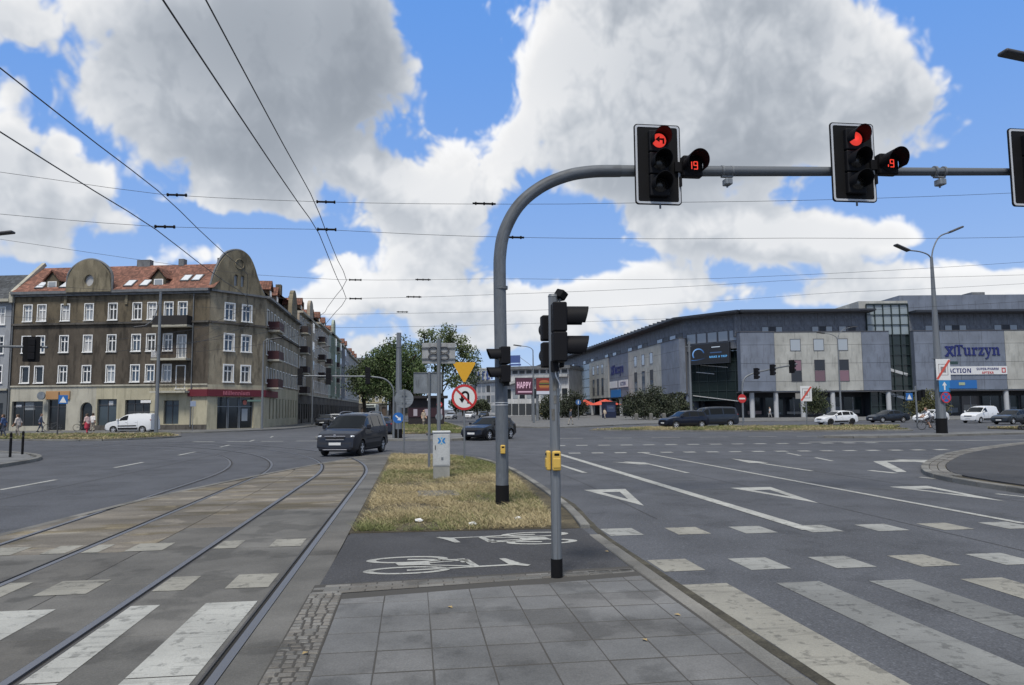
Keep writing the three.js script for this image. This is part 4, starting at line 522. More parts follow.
// ---------- vehicles ----------
const CSG = new Evaluator(); CSG.useGroups = false;
const paintOf = (c, metal = 0.25) => mat(c, 0.45, { physical: true, metalness: metal, clearcoat: 0.55, clearcoatRoughness: 0.04, specularIntensity: 0.5 });
const carGlass = mat([0.008, 0.01, 0.012], 0.04, { physical: true, specularIntensity: 0.5 }), carTrim = mat([0.012, 0.012, 0.013], 0.75), headGlass = mat([0.5, 0.52, 0.54], 0.15, { metalness: 0.2 }), tailGlass = mat([0.3, 0.012, 0.012], 0.2), plateM = mat([0.7, 0.7, 0.68], 0.5), tyreM = mat([0.02, 0.02, 0.02], 0.9), rimM = mat([0.6, 0.61, 0.63], 0.4, { metalness: 0.3 });
const KINDS = {
  mpv: { L: 4.38, W: 1.8, H: 1.8, yb: 0.2, wheel: 0.325, wb: [1.33, -1.4], belt: [1.1, 1.14], ws: [1.2, 0.32], rw: [-1.98, -2.13], top: [[2.19, 0.5], [2.16, 0.8], [1.98, 0.95], [1.6, 1.05], [1.2, 1.13], [0.32, 1.7], [0, 1.77], [-0.6, 1.81], [-1.6, 1.79], [-1.98, 1.72], [-2.13, 1.12], [-2.18, 0.85], [-2.19, 0.5]], win: [[0.95, 0.02], [-0.08, -0.95], [-1.05, -1.88]] },
  van: { L: 4.38, W: 1.8, H: 1.85, yb: 0.2, wheel: 0.32, wb: [1.33, -1.4], belt: [1.1, 1.14], ws: [1.2, 0.32], rw: null, top: [[2.19, 0.5], [2.16, 0.8], [1.98, 0.95], [1.6, 1.05], [1.2, 1.13], [0.32, 1.7], [0, 1.78], [-0.6, 1.83], [-1.8, 1.82], [-2.08, 1.75], [-2.15, 1.2], [-2.18, 0.85], [-2.19, 0.5]], win: [[0.95, 0.02]] },
  bus_van: { L: 4.9, W: 1.9, H: 1.98, yb: 0.22, wheel: 0.34, wb: [1.55, -1.5], belt: [1.1, 1.16], ws: [1.75, 1.02], rw: [-2.28, -2.42], top: [[2.45, 0.55], [2.42, 0.85], [2.2, 1.04], [1.75, 1.16], [1.02, 1.84], [0.6, 1.94], [-0.5, 1.98], [-2, 1.95], [-2.28, 1.86], [-2.42, 1.2], [-2.45, 0.9], [-2.45, 0.55]], win: [[1.5, 0.72], [0.6, -0.75], [-0.85, -2.1]] },
  hatch: { L: 4.05, W: 1.76, H: 1.47, yb: 0.19, wheel: 0.32, wb: [1.25, -1.28], belt: [0.9, 0.98], ws: [0.95, 0.12], rw: [-1.45, -1.9], top: [[2.02, 0.48], [1.98, 0.66], [1.75, 0.8], [1.3, 0.9], [0.95, 0.96], [0.12, 1.39], [-0.2, 1.45], [-0.7, 1.47], [-1.2, 1.42], [-1.45, 1.36], [-1.9, 1.0], [-1.99, 0.85], [-2.02, 0.5]], win: [[0.72, -0.12], [-0.22, -1.05], [-1.12, -1.45]] },
  sedan: { L: 4.6, W: 1.8, H: 1.45, yb: 0.19, wheel: 0.33, wb: [1.4, -1.35], belt: [0.92, 0.98], ws: [1.0, 0.2], rw: [-0.95, -1.65], top: [[2.3, 0.5], [2.26, 0.68], [2.0, 0.82], [1.5, 0.92], [1.0, 0.97], [0.2, 1.38], [-0.1, 1.44], [-0.5, 1.45], [-0.95, 1.39], [-1.65, 1.06], [-2.1, 1.02], [-2.25, 0.95], [-2.3, 0.55]], win: [[0.78, -0.1], [-0.2, -1.0], [-1.06, -1.4]] },
  suv: { L: 4.45, W: 1.83, H: 1.66, yb: 0.24, wheel: 0.35, wb: [1.35, -1.35], belt: [1.0, 1.08], ws: [1.0, 0.25], rw: [-1.75, -2.05], top: [[2.22, 0.55], [2.18, 0.78], [1.95, 0.94], [1.4, 1.03], [1.0, 1.07], [0.25, 1.56], [-0.1, 1.64], [-0.6, 1.66], [-1.5, 1.61], [-1.75, 1.54], [-2.05, 1.1], [-2.18, 0.95], [-2.22, 0.55]], win: [[0.78, -0.08], [-0.18, -1.0], [-1.08, -1.72]] },
};
function carShape(k) {
  const S = KINDS[k]; if (S.made) return S.made;
  const top = (x) => { const P = S.top; for (let i = 0; i + 1 < P.length; i++) if (x <= P[i][0] && x >= P[i + 1][0]) return lerp(P[i][1], P[i + 1][1], (P[i][0] - x) / (P[i][0] - P[i + 1][0])); return P[0][1]; };
  const wpl = (x) => { const e = (Math.abs(x) - (S.L / 2 - 0.75)) / 0.75; return S.W / 2 * (1 - (x > 0 ? 0.13 : 0.07) * (e > 0 ? e * e : 0)); };
  const sec = (x) => {
    const w = wpl(x), tp = top(x), bl = lerp(S.belt[0], S.belt[1], clamp((1.2 - x) / 2.4)), be = Math.min(bl, tp - 0.05), c = tp - be, e = Math.max(0, Math.abs(x) - (S.L / 2 - 0.35)) / 0.35, yb = S.yb + 0.1 * e * e;
    const wr = w * 0.985 - 0.05 - 0.27 * Math.max(0, c - 0.05), ye = be + c * (c > 0.3 ? 0.9 : 0.72);
    return [[0, yb], [w * 0.86, yb], [w * 0.965, yb + 0.1], [w, lerp(yb, be, 0.5)], [w * 0.985, be], [wr, ye], [wr * 0.82, tp - 0.012 - c * 0.01], [wr * 0.4, tp - 0.001], [0, tp]];
  };
  const xs = new Set(S.top.map((p) => p[0])); for (let i = 0; i <= 40; i++) xs.add(S.L / 2 - S.L * i / 40); const X = [...xs].sort((a, b) => b - a).filter((x, i, a) => !i || a[i - 1] - x > 0.008);
  const v = [], id = [], K = 16;
  for (const x of X) { const s = sec(x), ring = [...s.map(([z, y]) => [z, y]), ...s.slice(1, -1).reverse().map(([z, y]) => [-z, y])]; for (const [z, y] of ring) v.push(x, y, z); }
  for (let i = 0; i + 1 < X.length; i++) for (let j = 0; j < K; j++) { const a = i * K + j, b = i * K + (j + 1) % K, c = a + K, d = b + K; id.push(a, c, b, b, c, d); }
  for (const [i, f] of [[0, 1], [X.length - 1, -1]]) for (let j = 1; j + 1 < K; j++) f > 0 ? id.push(i * K, i * K + j, i * K + j + 1) : id.push(i * K, i * K + j + 1, i * K + j);
  let g = new THREE.BufferGeometry(); g.setAttribute('position', new THREE.Float32BufferAttribute(v, 3)); g.setIndex(id); g.computeVertexNormals(); g.setAttribute('uv', new THREE.Float32BufferAttribute(new Float32Array(v.length / 3 * 2), 2));
  let br = new Brush(g); br.updateMatrixWorld();
  for (const wx of S.wb) for (const s of [-1, 1]) { const c = new Brush(new THREE.CylinderGeometry(S.wheel + 0.055, S.wheel + 0.055, 0.5, 26).rotateX(Math.PI / 2).translate(wx, S.wheel, s * (S.W / 2 - 0.03))); c.updateMatrixWorld(); br = CSG.evaluate(br, c, SUBTRACTION); br.updateMatrixWorld(); }
  g = br.geometry; for (const n of Object.keys(g.attributes)) if (!['position', 'normal', 'uv'].includes(n)) g.deleteAttribute(n); g = toCreasedNormals(clean(g), 0.55);
  const P = (x, t, off) => { const s = sec(x), i = Math.min(s.length - 2, Math.floor(t)), f = t - i; return [x, lerp(s[i][1], s[i + 1][1], f), lerp(s[i][0], s[i + 1][0], f) + off]; };
  const patch = (x0, x1, t0, t1, sgn, off = 0.007, nx = 8, nt = 2) => { const v = [], id = []; for (let i = 0; i <= nx; i++) for (let j = 0; j <= nt; j++) { const p = P(lerp(x0, x1, i / nx), lerp(t0, t1, j / nt), off); v.push(p[0], p[1], p[2] * sgn); } for (let i = 0; i < nx; i++) for (let j = 0; j < nt; j++) { const a = i * (nt + 1) + j, b = a + 1, c = a + nt + 1, d = c + 1; sgn > 0 ? id.push(a, b, c, b, d, c) : id.push(a, c, b, b, c, d); } const q = new THREE.BufferGeometry(); q.setAttribute('position', new THREE.Float32BufferAttribute(v, 3)); q.setIndex(id); q.computeVertexNormals(); return clean(q); };
  const screen = (x0, x1, in0 = 0.06, in1 = 0.06) => { const v = [], id = [], n = 6, dx = x0 - x1, a = lerp(x0, x1, in0), b = lerp(x0, x1, 1 - in1), nrm = new THREE.Vector2(top(b) - top(a), Math.abs(dx)).normalize(); for (let i = 0; i <= n; i++) { const x = lerp(a, b, i / n), s = sec(x), ox = nrm.x * 0.009 * (x0 > 0 ? 1 : -1), oy = nrm.y * 0.009; const row = [[-s[5][0] * 0.97, s[5][1]], [-s[6][0], s[6][1]], [-s[7][0], s[7][1]], [s[7][0], s[7][1]], [s[6][0], s[6][1]], [s[5][0] * 0.97, s[5][1]]]; for (const [z, y] of row) v.push(x + ox, y + oy, z); } for (let i = 0; i < n; i++) for (let j = 0; j < 5; j++) { const q = i * 6 + j; id.push(q, q + 1, q + 6, q + 1, q + 7, q + 6); } const q = new THREE.BufferGeometry(); q.setAttribute('position', new THREE.Float32BufferAttribute(v, 3)); q.setIndex(id); q.computeVertexNormals(); return clean(q); };
  const R = S.wheel, tyre = clean(new THREE.LatheGeometry([[R * 0.62, -0.1], [R * 0.9, -0.1], [R * 0.985, -0.075], [R, -0.03], [R, 0.03], [R * 0.985, 0.075], [R * 0.9, 0.1], [R * 0.62, 0.1]].map((p) => new THREE.Vector2(...p)), 26).rotateX(Math.PI / 2));
  const spokes = []; for (let i = 0; i < 5; i++) spokes.push(mv(box(R * 0.16, R * 0.62, 0.02, 0, R * 0.32, 0), 0, 0, 0, 0, 0, i * 1.2566)); const rim = (s) => merge([clean(new THREE.RingGeometry(R * 0.55, R * 0.64, 26).translate(0, 0, 0.001)), ...spokes.map((q) => q.clone()), cyl(R * 0.13, R * 0.13, 0.03, 0, 0, 0, 14, Math.PI / 2)]).rotateY(s > 0 ? 0 : Math.PI).translate(0, 0, s * 0.088);
  const disc = (s) => cyl(R * 0.6, R * 0.6, 0.02, 0, 0, s * 0.05, 24, Math.PI / 2);
  return S.made = { S, body: g, patch, screen, tyre, rims: { 1: rim(1), '-1': rim(-1) }, discs: { 1: disc(1), '-1': disc(-1) }, sec, top };
}
function car(name, label, k, colour, x, z, dx, dz, o = {}) {
  const { S, body, patch, screen, tyre, rims, discs, top } = carShape(k), t = thing(name, label, o.cat || 'car', x, o.y || 0.003, z, Math.atan2(-dz, dx), o.group), L = S.L / 2, W = S.W / 2, small = o.small;
  const b = part(t, 'body', body, colour);
  part(t, 'windscreen', screen(S.ws[0], S.ws[1]), carGlass); if (S.rw) part(t, 'rear_window', screen(S.rw[0], S.rw[1], 0.12, 0.25), carGlass);
  for (const s of [-1, 1]) {
    for (const [a, c] of S.win) part(t, 'side_window', patch(a, c, 4.12, 4.88, s), carGlass);
    part(t, 'sill_trim', patch(S.wb[0] - S.wheel - 0.1, S.wb[1] + S.wheel + 0.1, 1.7, 2.6, s, 0.012), carTrim);
    const hl = part(t, 'headlight', mv(rbox(k === 'mpv' ? 0.46 : 0.4, k === 'mpv' ? 0.24 : 0.17, 0.2, 0.06), L - 0.3, top(L - 0.3) - (k === 'mpv' ? 0.17 : 0.16), s * (W - 0.25), 0, s * -0.35, -0.28), headGlass);
    part(t, 'tail_light', rbox(0.12, S.H > 1.7 ? 0.5 : 0.2, 0.14, 0.04, -L + 0.1, S.H > 1.7 ? 1.0 : 0.86, s * (W - 0.14)), tailGlass);
    const m = part(t, 'wing_mirror', [rbox(0.12, S.H > 1.7 ? 0.22 : 0.14, 0.18, 0.05, S.ws[0] - 0.3, lerp(...S.belt, 0.2) + 0.1, s * (W + 0.1)), box(0.06, 0.05, 0.14, S.ws[0] - 0.28, lerp(...S.belt, 0.2) + 0.03, s * (W + 0.0))], colour);
    for (const wx of S.wb) { const w = part(t, 'wheel', discs[s], carTrim); w.position.set(wx, S.wheel, s * (W - 0.12)); part(w, 'tyre', tyre, tyreM); part(w, 'rim', rims[s], o.rim || rimM); }
    if (small) continue;
    for (const dxx of [S.win[0][1] - 0.05, ...(S.win.length > 1 ? [S.win[1][1] - 0.05] : [-0.95])]) { part(t, 'door_seam', patch(dxx + 0.006, dxx - 0.006, 2.2, 4.0, s, 0.004, 1, 4), carTrim); part(t, 'door_handle', rbox(0.16, 0.03, 0.03, 0.012, dxx + 0.16, lerp(...S.belt, 0.5) - 0.12, s * (W + 0.005)), colour); }
  }
  part(t, 'front_bumper', rbox(0.2, 0.26, S.W * 0.82, 0.07, L - 0.12, S.yb + 0.16, 0), carTrim); part(t, 'grille', rbox(0.06, 0.1, S.W * 0.44, 0.025, L - 0.02, 0.72 * (S.H > 1.6 ? 1.06 : 0.86), 0), carTrim);
  part(t, 'number_plate', rbox(0.02, 0.11, 0.52, 0.006, L + 0.015, S.H > 1.6 ? 0.53 : 0.44, 0), plateM); part(t, 'number_plate', rbox(0.02, 0.11, 0.52, 0.006, -L - 0.004, S.H > 1.7 ? 0.66 : 0.62, 0), plateM); part(t, 'rear_bumper', rbox(0.18, 0.22, S.W * 0.86, 0.07, -L + 0.1, S.yb + 0.17, 0), carTrim);
  if (o.rails) for (const s of [-1, 1]) part(t, 'roof_rail', tube([[-1.7, S.H - 0.06, s * (W - 0.22)], [-1.5, S.H + 0.02, s * (W - 0.23)], [-0.2, S.H + 0.03, s * (W - 0.24)], [0.1, S.H - 0.05, s * (W - 0.24)]], 0.018, 20, 6), o.rails);
  return t;
}
const cDark = paintOf([0.02, 0.022, 0.03]), cBlack = paintOf([0.006, 0.006, 0.008]), cNavy = paintOf([0.006, 0.009, 0.022]), cWhite = paintOf([0.7, 0.71, 0.72], 0), cGrey = paintOf([0.03, 0.036, 0.042]), cSilver = paintOf([0.42, 0.43, 0.44], 0.4), cBlueGrey = paintOf([0.025, 0.032, 0.045]);
{
  const p = car('family_van', 'dark grey family van turning across the tram tracks', 'mpv', cDark, -2.6, -33.6, -0.28, 0.96, { rails: M.chrome });
  part(p, 'grille_bar', rbox(0.05, 0.035, 0.9, 0.012, 2.19, 0.84, 0), M.chrome); part(p, 'grille_bar', rbox(0.05, 0.03, 0.8, 0.012, 2.2, 0.7, 0), M.chrome); part(p, 'badge', rbox(0.03, 0.11, 0.1, 0.012, 2.22, 0.86, 0), M.chrome); part(p, 'skid_plate', rbox(0.06, 0.04, 1.05, 0.015, 2.18, 0.29, 0), M.chrome); for (const s of [-1, 1]) part(p, 'fog_lamp', cyl(0.06, 0.06, 0.04, 2.08, 0.45, s * 0.66, 16, 0, 0, Math.PI / 2), headGlass);
  for (const s of [-1, 1]) part(p, 'side_moulding', carShape('mpv').patch(0.85, -0.9, 3.02, 3.12, s, 0.014), carTrim);
  car('car', 'black compact hatchback crossing behind the curved mast', 'hatch', cBlack, 4.75, -47, -0.62, 0.78);
  car('car', 'dark car with its rear to us behind the catenary pole', 'sedan', cNavy, -2.7, -57.5, -0.15, -0.99, { small: true });
  car('car', 'black car leading the queue out of the side street', 'sedan', cBlack, -11.3, -98, -0.05, 1, { small: true }); car('car', 'white car second in the side street queue', 'hatch', cWhite, -10.9, -106, 0, 1, { small: true }); car('car', 'silver car farther back in the side street queue', 'hatch', cSilver, -8.2, -112, 0, 1, { small: true }); car('car', 'pale car at the tail of the side street queue', 'suv', cSilver, -5.8, -120, 0, 1, { small: true });
  car('car', 'dark blue crossover with its nose to the left, beside a grey van', 'suv', cNavy, 24.7, -65.9, -0.98, 0.2); car('delivery_van', 'grey passenger van close behind the dark blue crossover', 'bus_van', cBlueGrey, 29.2, -70.2, -0.99, 0.1, { cat: 'van' });
  car('car', 'white hatchback driving left past the verge', 'hatch', cWhite, 43.4, -72, -0.99, 0.1, { rim: carTrim }); car('car', 'slate grey saloon driving left, behind the cyclist', 'sedan', cBlueGrey, 54, -79, -0.99, 0.1); car('car', 'white car mostly hidden by the tall lamp post', 'hatch', cWhite, 57.5, -76.5, -0.95, 0.3);
  const v = car('delivery_van', 'white panel van parked right of the tall lamp post', 'van', cWhite, 60.3, -72.6, -0.93, 0.36, { cat: 'van' }); car('car', 'dark saloon in front of the white panel van, right edge', 'sedan', cGrey, 58.6, -66.2, -0.95, 0.3);
  const w = car('delivery_van', 'white delivery van with roof rack before the corner tenement', 'van', cWhite, -26, -73.6, -0.985, -0.17, { cat: 'van' }); for (const s of [-1, 1]) part(w, 'roof_rack_rail', bar([0.1, 1.93, s * 0.7], [-2.0, 1.95, s * 0.7], 0.025), M.darkGrey); for (let i = 0; i < 4; i++) part(w, 'roof_rack_bar', [bar([0 - i * 0.6, 1.94, -0.72], [0 - i * 0.6, 1.94, 0.72], 0.022), box(0.03, 0.14, 0.03, -i * 0.6, 1.87, 0.68), box(0.03, 0.14, 0.03, -i * 0.6, 1.87, -0.68)], M.darkGrey); for (const s of [-1, 1]) part(w, 'side_moulding', carShape('van').patch(0.9, -0.85, 2.9, 3.15, s, 0.014), carTrim);
  car('car', 'dark car entering at the left edge', 'hatch', cGrey, -40.1, -74.5, -0.98, -0.17);
  const far = [[7.5, -150, cSilver], [12, -160, cWhite], [16, -170, cGrey], [9, -180, cSilver]]; far.forEach(([x, z, c], i) => car('car', ['silver', 'white', 'grey', 'second silver'][i] + ' car far away on the right carriageway', 'hatch', c, x, z, -0.3, 0.95, { small: true, group: 'far cars on the right carriageway' }));
  const bus = thing('city_bus', 'pale city bus seen head-on far down the side street', 'bus', -8.6, 0, -150); part(bus, 'body', rbox(2.5, 2.75, 11, 0.18, 0, 1.75, -5.5), mat([0.5, 0.55, 0.52], 0.5)); part(bus, 'windscreen', rbox(2.2, 1.3, 0.05, 0.02, 0, 1.85, 0.01), carGlass); part(bus, 'destination_board', rbox(1.7, 0.28, 0.05, 0.02, 0, 2.8, 0.01), carTrim); part(bus, 'bumper', rbox(2.4, 0.4, 0.08, 0.03, 0, 0.55, 0.01), mat([0.2, 0.3, 0.25], 0.5)); for (const s of [-1, 1]) { part(bus, 'headlight', rbox(0.3, 0.16, 0.06, 0.02, s * 0.9, 0.8, 0.03), headGlass); part(bus, 'wheel', cyl(0.48, 0.48, 0.28, s * 1.1, 0.49, -2.4, 18, 0, 0, Math.PI / 2), tyreM); part(bus, 'wheel', cyl(0.48, 0.48, 0.28, s * 1.1, 0.49, -8.4, 18, 0, 0, Math.PI / 2), tyreM); }
}
// ---------- people ----------
function blob(bones, cell, colours) {   // smooth union of tapered capsules, meshed by surface nets; bones: [ax,ay,az,bx,by,bz,ra,rb,colour]
  const lo = [9, 9, 9], hi = [-9, -9, -9]; for (const b of bones) for (let k = 0; k < 3; k++) for (const e of [0, 3]) { const r = Math.max(b[6], b[7]) + 0.06; lo[k] = Math.min(lo[k], b[e + k] - r); hi[k] = Math.max(hi[k], b[e + k] + r); }
  const n = lo.map((l, k) => Math.ceil((hi[k] - l) / cell) + 1), [nx, ny, nz] = n, F = new Float32Array(nx * ny * nz), C = new Uint8Array(nx * ny * nz);
  const ev = (x, y, z) => { let acc = 0, best = 9, bc = 0; const kk = 28; for (const b of bones) { const dx = b[3] - b[0], dy = b[4] - b[1], dz = b[5] - b[2], l2 = dx * dx + dy * dy + dz * dz || 1e-9; const t = clamp(((x - b[0]) * dx + (y - b[1]) * dy + (z - b[2]) * dz) / l2), d = Math.hypot(x - b[0] - dx * t, y - b[1] - dy * t, z - b[2] - dz * t) - lerp(b[6], b[7], t); if (d < best) { best = d; bc = b[8]; } if (d < 0.25) acc += Math.exp(-kk * d); } return [acc > 0 ? -Math.log(acc) / kk : best, bc]; };
  for (let k = 0; k < nz; k++) for (let j = 0; j < ny; j++) for (let i = 0; i < nx; i++) { const e = ev(lo[0] + i * cell, lo[1] + j * cell, lo[2] + k * cell), q = i + nx * (j + ny * k); F[q] = e[0]; C[q] = e[1]; }
  const vid = new Int32Array(nx * ny * nz).fill(-1), v = [], col = [], id = []; const at = (i, j, k) => i + nx * (j + ny * k);
  for (let k = 0; k + 1 < nz; k++) for (let j = 0; j + 1 < ny; j++) for (let i = 0; i + 1 < nx; i++) {
    let m = 0; const f = []; for (let c = 0; c < 8; c++) { const q = F[at(i + (c & 1), j + (c >> 1 & 1), k + (c >> 2))]; f.push(q); if (q < 0) m |= 1 << c; } if (m === 0 || m === 255) continue;
    let sx = 0, sy = 0, sz = 0, s = 0; for (const [a, b] of [[0, 1], [2, 3], [4, 5], [6, 7], [0, 2], [1, 3], [4, 6], [5, 7], [0, 4], [1, 5], [2, 6], [3, 7]]) { if ((f[a] < 0) === (f[b] < 0)) continue; const t = f[a] / (f[a] - f[b]); sx += lerp(a & 1, b & 1, t); sy += lerp(a >> 1 & 1, b >> 1 & 1, t); sz += lerp(a >> 2, b >> 2, t); s++; }
    vid[at(i, j, k)] = v.length / 3; v.push(lo[0] + (i + sx / s) * cell, lo[1] + (j + sy / s) * cell, lo[2] + (k + sz / s) * cell); const c = colours[C[at(i, j, k)]]; col.push(...c);
  }
  for (let k = 1; k + 1 < nz; k++) for (let j = 1; j + 1 < ny; j++) for (let i = 1; i + 1 < nx; i++) { const a = F[at(i, j, k)] < 0; const q = (p0, p1, p2, p3, fl) => fl ? id.push(p0, p1, p2, p0, p2, p3) : id.push(p0, p2, p1, p0, p3, p2);
    if (a !== F[at(i + 1, j, k)] < 0) q(vid[at(i, j - 1, k - 1)], vid[at(i, j, k - 1)], vid[at(i, j, k)], vid[at(i, j - 1, k)], a); if (a !== F[at(i, j + 1, k)] < 0) q(vid[at(i - 1, j, k - 1)], vid[at(i - 1, j, k)], vid[at(i, j, k)], vid[at(i, j, k - 1)], a); if (a !== F[at(i, j, k + 1)] < 0) q(vid[at(i - 1, j - 1, k)], vid[at(i, j - 1, k)], vid[at(i, j, k)], vid[at(i - 1, j, k)], a); }
  const g = new THREE.BufferGeometry(); g.setAttribute('position', new THREE.Float32BufferAttribute(v, 3)); g.setAttribute('color', new THREE.Float32BufferAttribute(col, 3)); g.setAttribute('uv', new THREE.Float32BufferAttribute(new Float32Array(v.length / 3 * 2), 2)); g.setIndex(id); g.computeVertexNormals(); return g;
}
const bodyM = mat([1, 1, 1], 0.8, { vertexColors: true });
function person(label, x, z, ry, o = {}) {   // faces +x of its own
  const skin = [0.42, 0.25, 0.17], hair = o.hair || [0.05, 0.035, 0.025], topc = o.top || [0.5, 0.5, 0.5], leg = o.legs || [0.05, 0.06, 0.09], shoe = o.shoes || [0.03, 0.03, 0.03], st = o.stride ?? 0.22, sleeve = o.long ? 2 : 0, B = [];
  const hip = o.ride ? [-0.28, 1.0, 0] : [0, 0.92, 0], ch = o.ride ? [0.02, 1.36, 0] : [0.02, 1.36, 0], nk = o.ride ? [0.1, 1.47, 0] : [0.02, 1.47, 0], hd = o.ride ? [0.18, 1.62, 0] : [0.05, 1.62, 0];
  B.push([...hip, hip[0] * 0.6 + ch[0] * 0.4, hip[1] * 0.6 + ch[1] * 0.4, 0, 0.145, 0.125, 2]); for (const s of [-1, 1]) B.push([hip[0] * 0.5 + ch[0] * 0.5, (hip[1] + ch[1]) / 2, s * 0.05, ch[0], ch[1], s * 0.1, 0.115, 0.1, 2]);
  B.push([...nk, hd[0] - 0.03, hd[1] - 0.06, 0, 0.05, 0.055, 0], [hd[0], hd[1], 0, hd[0] - 0.01, hd[1] + 0.035, 0, 0.085, 0.09, 0], [hd[0] - 0.035, hd[1] + 0.03, 0, hd[0] - 0.02, hd[1] + 0.06, 0, 0.092, 0.085, 1], [hd[0] + 0.09, hd[1] - 0.01, 0, hd[0] + 0.1, hd[1] - 0.02, 0, 0.015, 0.018, 0]);
  [-1, 1].forEach((s) => {
    const f = s * st, sh = [ch[0], ch[1] + 0.04, s * 0.19], el = o.ride ? [0.3, 1.2, s * 0.22] : [-f * 0.35 - 0.02, 1.1, s * 0.25], ha = o.ride ? [0.5, 1.03, s * 0.2] : [-f * 0.7 + 0.08, 0.86, s * 0.24];
    B.push([...sh, ...el, 0.058, 0.045, o.bare ? 0 : 2], [...el, ...ha, 0.043, 0.03, o.long ? 2 : 0], [...ha, ha[0] + 0.04, ha[1] - 0.08, ha[2], 0.032, 0.026, 0], [ha[0] + 0.02, ha[1] - 0.02, ha[2], ha[0] + 0.055, ha[1] - 0.045, ha[2] - s * 0.02, 0.015, 0.012, 0]);
    const kn = o.ride ? (s > 0 ? [0.16, 0.82, s * 0.1] : [0.08, 0.62, s * 0.1]) : [f * 0.55 + 0.04, 0.5, s * 0.1], an = o.ride ? (s > 0 ? [0.0, 0.48, s * 0.13] : [-0.06, 0.22, s * 0.13]) : [f * 1.0 - 0.04, 0.09, s * 0.1];
    B.push([hip[0], hip[1] - 0.02, s * 0.09, ...kn, 0.095, 0.062, 3], [...kn, ...an, 0.06, 0.04, o.shorts ? 0 : 3], [an[0] - 0.03, an[1] - 0.04, an[2], an[0] + 0.15, an[1] - 0.05, an[2], 0.042, 0.036, 4]);
    if (o.skirt) B.push([hip[0], hip[1] - 0.1, s * 0.06, kn[0] * 0.5, 0.52, s * 0.09, 0.13, 0.15, 3]);
  });
  const g = blob(B, 0.026, [skin, hair, topc, leg, shoe]); const t = new THREE.Mesh(g, bodyM); t.name = nm('person'); t.position.set(x, o.y ?? 0.12, z); t.rotation.y = ry; scene.add(t); return tag(t, label, 'person', o.group);
}
person('person in a blue top walking left by the left verge', -31.6, -62.6, Math.PI, { top: [0.05, 0.09, 0.2], y: 0.09 }); person('person in a pale top walking behind the blue top', -30.7, -62.9, Math.PI - 0.2, { top: [0.5, 0.45, 0.42], legs: [0.25, 0.22, 0.2], y: 0.09 });
person('person in a red skirt in front of the bakery door', -28.6, -70.2, 2.6, { top: [0.55, 0.4, 0.38], legs: [0.45, 0.04, 0.07], skirt: true, stride: 0.12, y: 0.09 }); person('person in white at the arched doorway', -31, -77.3, 1.4, { top: [0.65, 0.62, 0.6], legs: [0.3, 0.25, 0.2], stride: 0.1, y: 0.12 }); person('person in dark clothes by the bakery shop window', -35.3, -76.4, 0.3, { top: [0.1, 0.12, 0.18], long: true, y: 0.12 });
person('person in white walking along the mall arcade', 61.6, -122.5, Math.PI, { top: [0.7, 0.68, 0.66], legs: [0.5, 0.48, 0.45], y: 0.12 }); person('person in a dark jacket walking past the clipped bushes', 17.5, -82, 0.2, { top: [0.04, 0.05, 0.07], legs: [0.35, 0.32, 0.28], long: true, y: 0.12 }); person('person in beige standing beside the blue kiosk', 33.5, -128, 2, { top: [0.5, 0.42, 0.33], legs: [0.4, 0.36, 0.3], y: 0.12 });
function bicycle(label, x, z, ry, y = 0.003) {
  const t = thing('bicycle', label, 'bicycle', x, y, z, ry);
  for (const wx of [-0.53, 0.55]) { const w = part(t, 'wheel', clean(new THREE.TorusGeometry(0.33, 0.022, 8, 28)).translate(wx, 0.352, 0), tyreM); const sp = []; for (let i = 0; i < 8; i++) sp.push(bar([wx, 0.352, 0], [wx + 0.32 * Math.cos(i * 0.785), 0.352 + 0.32 * Math.sin(i * 0.785), 0], 0.003, 4)); part(w, 'spokes', sp, M.chrome); }
  part(t, 'frame', [bar([-0.53, 0.352, 0], [-0.08, 0.3, 0], 0.014), bar([-0.08, 0.3, 0], [-0.24, 0.85, 0], 0.018), bar([-0.2, 0.74, 0], [0.36, 0.84, 0], 0.02), bar([-0.08, 0.3, 0], [0.38, 0.74, 0], 0.02), bar([-0.53, 0.352, 0], [-0.2, 0.72, 0], 0.012), bar([0.34, 0.92, 0], [0.55, 0.352, 0], 0.018)], M.darkGrey);
  part(t, 'saddle', rbox(0.26, 0.06, 0.14, 0.028, -0.26, 0.89, 0), M.black); part(t, 'handlebar', tube([[0.42, 0.98, -0.28], [0.36, 1.0, -0.1], [0.34, 0.98, 0], [0.36, 1.0, 0.1], [0.42, 0.98, 0.28]], 0.014, 20, 6), M.black); part(t, 'crank', [cyl(0.09, 0.09, 0.012, -0.08, 0.3, 0.05, 16, Math.PI / 2), box(0.17, 0.025, 0.02, -0.04, 0.39, 0.08, 0, 0, 1.2), box(0.17, 0.025, 0.02, -0.1, 0.22, -0.08, 0, 0, 1.2)], M.darkGrey);
  return t;
}
bicycle('bicycle ridden left past the end of the verge', 40.1, -53.6, Math.PI - 0.25); person('cyclist in a white top riding past the end of the verge', 40.1, -53.6, Math.PI - 0.25, { ride: true, top: [0.7, 0.7, 0.72], legs: [0.06, 0.06, 0.07], shorts: true, y: 0.003 });
bicycle('bicycle leaning beside the shop window of the corner tenement', -35.6, -79.6, 0.1, 0.12); bicycle('bicycle standing by the bakery door', -32.4, -78.6, 0.25, 0.12);
